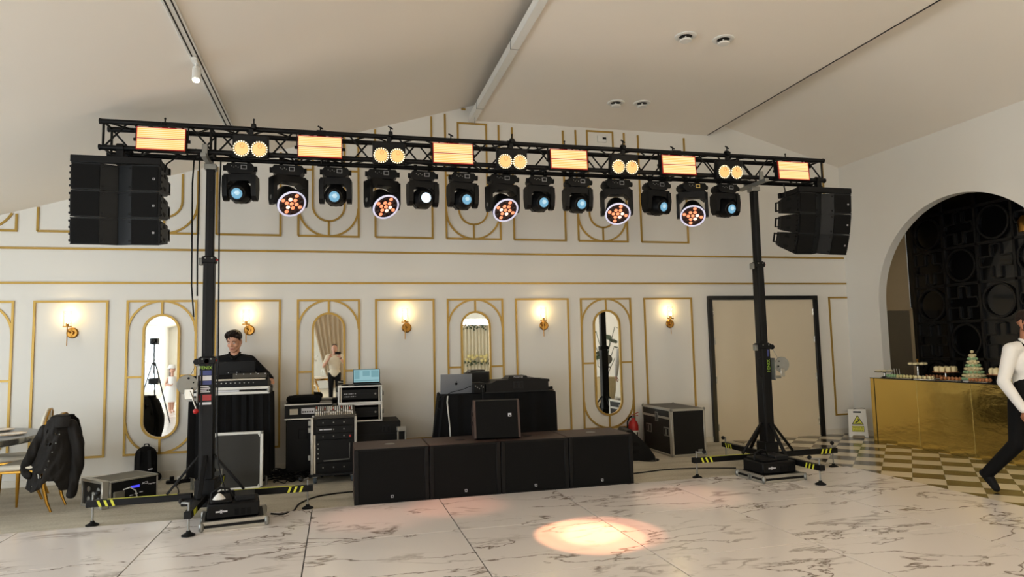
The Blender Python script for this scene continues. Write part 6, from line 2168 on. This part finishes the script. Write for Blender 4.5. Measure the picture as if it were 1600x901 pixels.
# ================================================================== golden dessert bar
BX, BY0, BY1, BZ = 7.78, 5.25, 8.53, 0.955
t = thing('dessert_bar', 'long bar counter clad in golden mirror foil before the arch', 'bar counter', (BX, BY0, 0.0))
L_ = BY1 - BY0
MB().box(0.012, 0.0, 0.0, 0.465, L_, BZ - 0.012).build('carcass', M['black'], t, 0)
for k in range(4):
    y0, y1 = L_ - 0.83 * (k + 1), L_ - 0.83 * k
    MB().box(0.0, max(y0, 0) + 0.002, 0.004, 0.0125, y1 - 0.002, BZ - 0.012, 0.001).build('foil_panel', M['foil'], t, 0)
MB().box(0.0, L_, 0.004, 0.465, L_ + 0.006, BZ - 0.012).build('end_panel', M['foil'], t, 0)
MB().box(-0.004, -0.004, BZ - 0.012, 0.47, L_ + 0.008, BZ).build('counter_top', M['black_gloss'], t, 0)
MB().box(-0.003, L_ - 0.075, 0.0, 0.001, L_ - 0.063, BZ - 0.012).build('dark_seam', M['black'], t, 0)


def cake_stand(name, label, y, x, r, h, top, n_cakes, cm, kind='cake stand', group='cake stands on the bar', ch=0.035):
    t = thing(name, label, kind, (x, y, BZ), group=group)
    MB().lathe([(0.06, 0.0), (0.055, 0.006), (0.015, 0.02), (0.012, h - 0.02), (0.03, h - 0.006), (0.0, h - 0.006)], 20).build('foot', M['china'] if top == 'china' else M['steel'], t)
    MB().lathe([(0.0, h - 0.006), (r, h - 0.004), (r + 0.006, h + 0.006), (r, h + 0.006), (0.0, h + 0.002)], 28).build('plate', M[top], t)
    for k in range(n_cakes):
        a = 2 * PI * k / max(1, n_cakes - (1 if n_cakes > 6 else 0))
        rr = r * 0.72 if not (n_cakes > 6 and k == n_cakes - 1) else 0
        MB().lathe([(0.0, 0.0), (0.028, 0.0), (0.033, ch * 0.5), (0.028, ch), (0.0, ch * 1.15)], 12, (rr * math.cos(a), rr * math.sin(a), h + 0.005)).build('small_cake', M[cm], t)
    return t


cake_stand('cake_stand', 'flat stand of pale cookies at the left end of the golden bar', 8.40, 7.92, 0.13, 0.085, 'black', 9, 'icing', ch=0.016)
cake_stand('cake_stand', 'tall stand with white cakes and a metal knob on the golden bar', 7.92, 8.05, 0.13, 0.19, 'black', 8, 'icing', ch=0.03)
cake_stand('cake_stand', 'dark stand with a high ring of cream cakes left of the macaron tower', 7.42, 8.0, 0.15, 0.11, 'pastry', 10, 'icing', ch=0.065)
cake_stand('cake_stand', 'dark stand with cream cakes right of the macaron tower', 6.64, 8.05, 0.17, 0.10, 'pastry', 11, 'icing', ch=0.07)
cake_stand('cake_stand', 'stand of cream cakes at the right end beside the waiter', 6.18, 8.0, 0.14, 0.14, 'pastry', 9, 'icing', ch=0.05)
tt = bpy.data.objects['cake_stand.001']
MB().cyl((0, 0, 0.19), (0, 0, 0.25), 0.006, n=8).build('handle_rod', M['brass'], tt)
MB().ball((0, 0, 0.265), 0.016).build('handle_knob', M['brass'], tt)

# low platters along the front edge
PL = [(8.18, 7.90, 'pastry_platter', 'long platter of green cake pops with white sticks on the golden bar', 'macaron_green', 12, True),
      (7.93, 7.84, 'pastry_platter', 'front row of small yellow tartlets near the left end of the bar', 'flower', 9, False),
      (7.62, 7.84, 'dessert_tray', 'tray of small white dessert cups on the golden bar', 'icing', 8, False),
      (7.70, 8.12, 'pastry_platter', 'dish of pinkish-brown pastries behind the dessert cups', 'pastry', 9, False),
      (7.22, 7.86, 'pastry_platter', 'low stand of brown truffles left of the macaron tower', 'pastry', 9, False),
      (6.80, 7.86, 'pastry_platter', 'low platter of glazed brown pastries before the macaron tower', 'pastry', 11, False),
      (6.30, 7.88, 'pastry_platter', 'plate of yellow pastries beside the waiter\'s elbow', 'flower', 8, False)]
for y, x, nm, lb, cm, n, sticks in PL:
    t = thing(nm, lb, 'platter', (x, y, BZ), group='platters on the bar')
    MB().box(-0.055, -0.13, 0.0, 0.055, 0.13, 0.012, 0.004).build('dish', M['steel'] if cm != 'icing' else M['china'], t)
    for k in range(n):
        a = -0.115 + 0.23 * (k // 2) / max(1, (n - 1) // 2)
        xx = -0.026 + 0.052 * (k % 2)
        c = MB().ball((xx, a, 0.034), (0.022, 0.02, 0.024), 10, 6).build('sweet', M[cm], t)
        if sticks and k % 2 == 0:
            MB().cyl((xx, a, 0.05), (xx, a + 0.01, 0.14), 0.0025, n=6).build('stick', M['china'], c)
# macaron tower
t = thing('macaron_tower', 'conical tower of mint and cream macarons on the golden bar', 'macaron tower', (8.02, 7.02, BZ))
MB().lathe([(0.0, 0.0), (0.13, 0.0), (0.13, 0.012), (0.0, 0.012)], 28).build('plate', M['china'], t)
MB().lathe([(0.105, 0.012), (0.02, 0.34), (0.0, 0.34)], 24).build('cone', M['icing'], t)
for k in range(8):
    r, z = 0.128 - 0.0145 * k, 0.035 + 0.043 * k
    n = max(5, int(2 * PI * r / 0.042))
    ti = MB()
    for i in range(n):
        a = 2 * PI * (i + 0.5 * (k % 2)) / n
        ti.ball((r * math.cos(a), r * math.sin(a), z), (0.021, 0.021, 0.018), 8, 6)
    stuff(ti.build('macaron_tier', M['macaron_cream'] if k % 2 else M['macaron_green'], t))
MB().ball((0, 0, 0.385), (0.022, 0.022, 0.02), 10, 6).build('top_macaron', M['macaron_cream'], t)
# a lamp in the lobby, seen as warm glow among the lattice
t = thing('lobby_lamp', 'small glowing brass pendant lamp before the dark lattice wall', 'pendant lamp', (9.1, 7.02, 3.05))
MB().cyl((0, 0, 0.12), (0, 0, 0.70), 0.004, n=6).build('cord', M['black'], t)
MB().lathe([(0.075, -0.1), (0.078, 0.06), (0.03, 0.12), (0.0, 0.12), (0.0, 0.115), (0.072, 0.055)], 20).build('shade', M['brass'], t)
MB().ball((0, 0, -0.02), 0.03).build('bulb', mat('dim_bulb', (255, 220, 150), 0.4, var=0, emit=(255, 214, 140), estr=3), t)


# ================================================================== banquet chairs and tables
def banquet_chair(label, loc, rz, group='cream and gold banquet chairs'):
    """faces -y locally; seat 0.46 m"""
    t = thing('banquet_chair', label, 'chair', loc, (0, 0, rz), group)
    b = MB()
    b.box(-0.205, -0.23, 0.43, 0.205, 0.20, 0.485, 0.022)
    b.build('seat', M['cream'], t)
    MB().box(-0.208, -0.232, 0.405, 0.208, 0.203, 0.43, 0.004).build('seat_frame', M['chairgold'], t)
    for s in (-1, 1):
        MB().tube([(s * 0.18, -0.205, 0.41), (s * 0.185, -0.21, 0.2), (s * 0.19, -0.215, 0.0)], [0.022, 0.018, 0.011], 8).build('front_leg', M['chairgold'], t)
        MB().tube([(s * 0.165, 0.17, 0.43), (s * 0.165, 0.18, 0.25), (s * 0.165, 0.215, 0.1), (s * 0.165, 0.255, 0.0)], [0.022, 0.020, 0.016, 0.011], 8).build('rear_leg', M['chairgold'], t)
        MB().tube([(s * 0.15, 0.19, 0.43), (s * 0.13, 0.215, 0.55)], 0.014, 8).build('back_post', M['chairgold'], t)
    mx = Matrix.Translation((0, 0.225, 0.74)) @ Matrix.Rotation(rd(-9), 4, 'X')
    MB().ball((0, 0, 0), (0.19, 0.042, 0.24), 24, 14).xform(mx).build('backrest', M['cream'], t)
    pts = [mx @ V(0.186 * math.cos(2 * PI * i / 32), 0.026, 0.236 * math.sin(2 * PI * i / 32)) for i in range(32)]
    MB().tube(pts, 0.009, 8, True).build('back_frame', M['chairgold'], t)
    return t


CH1 = banquet_chair('cream and gold banquet chair with a black jacket over its back', (-3.03, 8.01, 0.0), rd(-93))
CH2 = banquet_chair('cream banquet chair behind the jacket chair, mostly hidden', (-3.42, 8.70, 0.0), rd(-80))


def round_table(label, loc, r, cloth):
    t = thing('round_table', label, 'table', loc, group='round dining tables')
    MB().lathe([(0.0, 0.735), (r - 0.03, 0.735), (r - 0.01, 0.69), (r, 0.70), (r, 0.755), (r - 0.01, 0.76), (0.0, 0.76)], 64).build('table_top', M['china'] if cloth else M['silver'], t)
    MB().lathe([(r + 0.0005, 0.695), (r + 0.004, 0.70), (r + 0.004, 0.75), (r + 0.0005, 0.752)], 64, ring=True).build('edge_band', M['chairgold'] if cloth else M['steel'], t)
    for k in range(4):
        a = PI / 4 + PI / 2 * k
        MB().tube([(0.15 * math.cos(a), 0.15 * math.sin(a), 0.73), (0.32 * math.cos(a), 0.32 * math.sin(a), 0.35), (0.5 * math.cos(a), 0.5 * math.sin(a), 0.0)], 0.022, 8).build('leg', M['chairgold'], t)
    return t


def plate_at(label, x, y, z, r=0.14):
    t = thing('plate', label, 'plate', (x, y, z), group='plates on the round table')
    MB().lathe([(0.0, 0.004), (r * 0.6, 0.003), (r * 0.65, 0.0), (r * 0.68, 0.003), (r, 0.016), (r - 0.002, 0.019), (r * 0.62, 0.009), (0.0, 0.009)], 28).build('dish', M['china'], t)
    MB().lathe([(r - 0.006, 0.0178), (r + 0.001, 0.0165), (r + 0.001, 0.0195), (r - 0.006, 0.0198)], 28, ring=True).build('gold_rim', M['chairgold'], t)


round_table('round table with mirrored golden edge at the left picture edge', (-3.98, 8.05, 0.0), 0.95, False)
plate_at('white plate at the right rim of the left round table', -3.24, 8.02, 0.761)
plate_at('white plate at the far rim of the left round table', -3.55, 8.52, 0.761)
plate_at('white plate near the middle of the left round table', -3.62, 8.10, 0.761)

# jacket over the chair back (chair faces -x; its back stands at x = -2.80)
t = thing('jacket', 'black button jacket hung over the back of the banquet chair', 'jacket', (-2.77, 7.98, 0.0))
b = MB()


def slab(mb, P, th):
    """thick cloth patch over a grid of points (rows x cols)"""
    rows, cols = len(P), len(P[0])
    vs, fs = [], []
    for s in (-1, 1):
        for i in range(rows):
            for j in range(cols):
                a = Vector(P[min(i + 1, rows - 1)][j]) - Vector(P[max(i - 1, 0)][j])
                c = Vector(P[i][min(j + 1, cols - 1)]) - Vector(P[i][max(j - 1, 0)])
                n = a.cross(c)
                n = n.normalized() if n.length > 1e-9 else Vector((1, 0, 0))
                vs.append(Vector(P[i][j]) + n * (s * th / 2))
    o = rows * cols
    for i in range(rows - 1):
        for j in range(cols - 1):
            q = (i * cols + j, i * cols + j + 1, (i + 1) * cols + j + 1, (i + 1) * cols + j)
            fs += [q, tuple(o + k for k in reversed(q))]
    rim = [j for j in range(cols)] + [i * cols + cols - 1 for i in range(1, rows)] + [(rows - 1) * cols + j for j in range(cols - 2, -1, -1)] + [i * cols for i in range(rows - 2, 0, -1)]
    for k in range(len(rim)):
        a, c = rim[k], rim[(k + 1) % len(rim)]
        fs.append((a, c, c + o, a + o))
    mb.add([tuple(v) for v in vs], fs)


def wrinkle(x, y, z):
    return 0.010 * math.sin(y * 38 + z * 9 + math.sin(z * 17) * 1.4) + 0.006 * math.sin(z * 26 + y * 31)


# outline measured in the plane facing the camera: left and right limits by height, near side
prof = [(0.94, -0.04, 0.10), (0.90, -0.08, 0.155), (0.84, -0.11, 0.17), (0.74, -0.15, 0.195), (0.62, -0.185, 0.215), (0.52, -0.215, 0.21), (0.42, -0.24, 0.205), (0.32, -0.24, 0.19), (0.24, -0.25, 0.17)]
front, back_ = [], []
for z, xl, xr in prof:
    rowf, rowb = [], []
    for j in range(15):
        s = j / 14
        x = xl + (xr - xl) * s
        bulge = math.sin(PI * s)
        yv = -0.12 - 0.15 * bulge * min(1.0, (1.0 - z) * 5)
        w = wrinkle(x, x * 1.6, z)
        zz = z
        if z < 0.26:
            zz = z - 0.03 * math.sin(s * 9) + (0.22 * max(0, 1 - abs(s - 0.62) / 0.13))
        rowf.append((x + w * 0.5, yv + w, zz))
    front.append(rowf)
slab(b, front, 0.014)
# far side and shoulder ridge over the chair back
far = []
for z, xl, xr in prof[:7]:
    row = []
    for j in range(9):
        s = j / 8
        x = xl * 0.8 + (xr * 0.9 - xl * 0.8) * s
        row.append((x + wrinkle(x, s * 2, z) * 0.5, 0.06 + 0.14 * math.sin(PI * s) * min(1.0, (0.98 - z) * 2.2) + wrinkle(x, s * 3, z), z))
    far.append(row)
slab(b, far, 0.014)
ridge = [[(xl0 + (xr0 - xl0) * j / 8, -0.16 + 0.23 * i / 4, 0.94 + 0.012 * math.sin(PI * i / 4)) for j in range(9)] for i in range(5) for xl0, xr0 in ((-0.045, 0.105),)]
slab(b, ridge, 0.016)
blob(b, 'shell', M['jacket'], t, 0.009, 3)
sl_ = MB()
for pts, rs in (([(0.15, -0.15, 0.86), (0.215, -0.17, 0.66), (0.215, -0.16, 0.45), (0.18, -0.15, 0.28), (0.16, -0.15, 0.165)], (0.055, 0.06, 0.055, 0.05, 0.045)),):
    for (p, q), (ra, rb_) in zip(zip(pts, pts[1:]), zip(rs, rs[1:])):
        capsule(sl_, p, q, ra, rb_)
blob(sl_, 'right_sleeve', M['jacket'], t, 0.009, 3, lambda c: Vector((c.x + 0.004 * math.sin(c.z * 22 + c.y * 60), c.y + 0.005 * math.sin(c.z * 16 + c.x * 80), c.z)))
sl_ = MB()
for (p, q, ra, rb_) in (((-0.10, -0.13, 0.82), (-0.19, -0.17, 0.58), 0.05, 0.055), ((-0.19, -0.17, 0.58), (-0.27, -0.13, 0.45), 0.055, 0.045), ((-0.27, -0.13, 0.45), (-0.21, -0.18, 0.38), 0.045, 0.04)):
    capsule(sl_, p, q, ra, rb_)
blob(sl_, 'left_sleeve', M['jacket'], t, 0.009, 3, lambda c: Vector((c.x + 0.004 * math.sin(c.z * 22 + c.y * 60), c.y + 0.005 * math.sin(c.z * 16 + c.x * 80), c.z)))
cb = MB()
slab(cb, [[(0.02 + 0.13 * j / 6, -0.19 - 0.02 * math.sin(PI * j / 6) - 0.05 * i / 3, 0.945 - 0.10 * i / 3) for j in range(7)] for i in range(4)], 0.012)
cb.build('collar', M['jacket'], t)
for k in range(5):
    z = 0.78 - 0.085 * k
    MB().ball((0.085 - 0.028 * k, -0.282 - 0.002 * k, z), (0.007, 0.004, 0.007), 8, 5).build('button', M['zinc'], t)

# ================================================================== what the mirrors show of the hall behind
for k, (x, y, rz) in enumerate(((-0.75, 0.05, rd(170)), (-1.55, -0.6, rd(110)), (-0.9, -2.6, rd(10)), (0.3, -2.5, rd(-20)))):
    banquet_chair(['oval-backed banquet chair beside the photographer, seen in the mirror', 'banquet chair by the set table left of the photographer in the mirror',
                   'banquet chair on the far side of the set table, seen in the mirror', 'banquet chair right of the set table behind the photographer'][k], (x, y, 0.022), rz)
T2 = round_table('set round table behind the photographer, seen in the mirror', (-0.75, -1.5, 0.022), 0.85, True)
for k in range(7):
    a = 2 * PI * k / 7
    t = thing('wine_glass', 'stemmed wine glass on the set table seen in the mirror', 'glass', (-0.75 + 0.5 * math.cos(a), -1.5 + 0.5 * math.sin(a), 0.783), group='wine glasses on the set table')
    MB().lathe([(0.034, 0.0), (0.03, 0.003), (0.004, 0.008), (0.004, 0.09), (0.03, 0.12), (0.036, 0.16), (0.03, 0.21)], 16).build('bowl', M['glass'], t)
t = thing('flower_centrepiece', 'white flower centrepiece on the set table seen in the mirror', 'flowers', (-0.75, -1.5, 0.783))
MB().lathe([(0.05, 0.0), (0.03, 0.02), (0.02, 0.25), (0.06, 0.45), (0.0, 0.45)], 16).build('vase', M['china'], t)
b = MB()
for k in range(26):
    a, r = RND.random() * 6.28, RND.random() * 0.16
    b.ball((r * math.cos(a), r * math.sin(a), 0.48 + RND.random() * 0.16), 0.035, 8, 6)
stuff(b.build('blossoms', M['china'], t))


def curtain(label, x, y, w_top, w_bot, z0, z1, m_, folds=12):
    t = thing('curtain', label, 'curtain', (x, y, 0.0), group='curtains at the rear wall')
    rows = []
    for i in range(9):
        s = i / 8
        z = z1 + (z0 - z1) * s
        w = w_top + (w_bot - w_top) * s ** 1.5
        rows.append([(-w / 2 + w * j / (folds * 6), 0.05 * math.sin(2 * PI * j / 6) * (0.5 + 0.5 * w / w_top), z) for j in range(folds * 6 + 1)])
    b = MB()
    slab(b, rows, 0.006)
    b.build('drape', m_, t, 1.2)
    MB().cyl((-w_top / 2 - 0.1, 0, z1 + 0.02), (w_top / 2 + 0.1, 0, z1 + 0.02), 0.02, n=10).build('rod', M['brass'], t)
    return t


curtain('wide taupe curtain gathered at the rear, behind the photographer in the mirror', 0.15, -8.2, 2.6, 0.9, 0.1, 4.35, M['curtain'])
curtain('taupe curtain at the rear, left in the mirror behind the DJ table', 4.0, -6.3, 1.3, 1.0, 0.1, 4.4, M['curtain'], 8)
curtain('white drape backdrop at the rear, seen in the mirror behind the DJ table', 5.55, -6.1, 2.1, 2.1, 0.1, 2.35, M['drape_white'], 16)
t = thing('flower_garland', 'dark leafy garland with cream flowers along the white drape', 'garland', (5.55, -5.98, 0.0))
b, fl = MB(), MB()
for k in range(170):
    x = RND.uniform(-1.0, 1.0)
    z = (2.3 if k % 2 else 0.98) + RND.uniform(-0.09, 0.09)
    a = RND.random() * 6.28
    q = Vector((x, 0.05 * RND.random(), z))
    d = Vector((math.cos(a), 0.3, math.sin(a))) * RND.uniform(0.06, 0.12)
    n = Vector((-d.z, 0, d.x)) * 0.3
    b.add([q, q + d * 0.5 + n, q + d, q + d * 0.5 - n], [(0, 1, 2, 3)])
for k in range(40):
    fl.ball((RND.uniform(-0.9, 0.9), 0.06, 1.12 + RND.uniform(-0.1, 0.16)), RND.uniform(0.04, 0.075), 8, 6)
stuff(b.build('leaves', M['leaf'], t))
stuff(fl.build('blossoms', M['flower'], t))

# camera tripod seen in the mirror above the backpack
t = thing('camera_tripod', 'tall black tripod with a video camera, seen in the mirror above the backpack', 'tripod', (-4.02, 2.1, 0.022))
for k in range(3):
    a = 2 * PI * k / 3 + 0.4
    MB().cyl((0.03 * math.cos(a), 0.03 * math.sin(a), 1.35), (0.42 * math.cos(a), 0.42 * math.sin(a), 0.0), 0.018, 0.012, 8).build('leg', M['black'], t)
MB().cyl((0, 0, 1.1), (0, 0, 1.75), 0.02, n=10).build('centre_column', M['black'], t)
MB().box(-0.08, -0.12, 1.75, 0.08, 0.12, 1.90, 0.02).build('camera_body', M['black'], t)
MB().cyl((0, 0.12, 1.83), (0, 0.24, 1.83), 0.045, n=14).build('camera_lens', M['black'], t)
MB().box(-0.10, -0.08, 0.85, 0.10, 0.08, 1.0, 0.02).build('gear_pouch', M['black'], t)

# potted plant by the right wall seen in the mirror beside the extinguisher
t = thing('potted_plant', 'large-leaved plant in a pale woven pot, seen in the right-hand mirror', 'plant', (7.6, 1.2, 0.004))
MB().lathe([(0.0, 0.0), (0.22, 0.0), (0.27, 0.25), (0.29, 0.62), (0.27, 0.62), (0.25, 0.55), (0.0, 0.55)], 28).build('pot', M['wicker'], t)
for k in range(9):
    a = k * 2.4
    hgt = 1.15 + 0.11 * k
    top = V(0.30 * math.cos(a), 0.30 * math.sin(a), hgt)
    st = MB().tube([(0.03 * math.cos(a), 0.03 * math.sin(a), 0.55), (0.12 * math.cos(a), 0.12 * math.sin(a), hgt * 0.7), top], 0.009, 6).build('stem', M['leaf'], t)
    outp = [(0.0, 0.0), (0.10, 0.06), (0.13, 0.16), (0.09, 0.27), (0.0, 0.34), (-0.09, 0.27), (-0.13, 0.16), (-0.10, 0.06)]
    mx = Matrix.Translation(top) @ Matrix.Rotation(a - PI / 2, 4, 'Z') @ Matrix.Rotation(rd(-25), 4, 'X')
    MB().prism(outp, 'xy', -0.002, 0.002, mx).build('leaf', M['leaf'], st, 0)

# unseen chandeliers added to brighten the right side of the hall
FILL_CHAND = [((4.6, 1.2, 3.55), 'unseen round brass fixture added to brighten the right side of the hall', 150), ((0.6, -4.5, 3.6), 'unseen round brass fixture added to brighten the hall from the rear', 120)]
for loc, lb, pw in FILL_CHAND:
    t = thing('fill_chandelier', lb, 'fill_chandelier', loc, group='added brass chandeliers')
    ztop = (ZS if 1.95 < loc[0] < 5.77 else ceil_z(loc[0])) - loc[2]
    MB().cyl((0, 0, 0.1), (0, 0, ztop), 0.012, n=8).build('rod', M['brass'], t)
    pts = [(0.42 * math.cos(2 * PI * i / 40), 0.42 * math.sin(2 * PI * i / 40), 0.0) for i in range(40)]
    MB().tube(pts, 0.018, 8, True).build('ring', M['brass'], t)
    for k in range(8):
        a = 2 * PI * k / 8
        arm = MB().cyl((0, 0, 0.2), (0.42 * math.cos(a), 0.42 * math.sin(a), 0.0), 0.006, n=6).build('arm', M['brass'], t)
        MB().ball((0.42 * math.cos(a), 0.42 * math.sin(a), -0.06), 0.05, 14, 10).build('globe', mat('opal_globe', (255, 240, 210), 0.4, var=0, emit=(255, 224, 170), estr=4.0) if 'opal_globe' not in bpy.data.materials else bpy.data.materials['opal_globe'], arm)
    d = bpy.data.lights.new('chandelier_fill_light', 'POINT')
    d.energy = pw
    d.color = (1.0, 0.84, 0.62)
    d.shadow_soft_size = 0.4
    o = bpy.data.objects.new('chandelier_fill_light', d)
    COL.objects.link(o)
    o.parent = t
    o.location = (0, 0, -0.1)
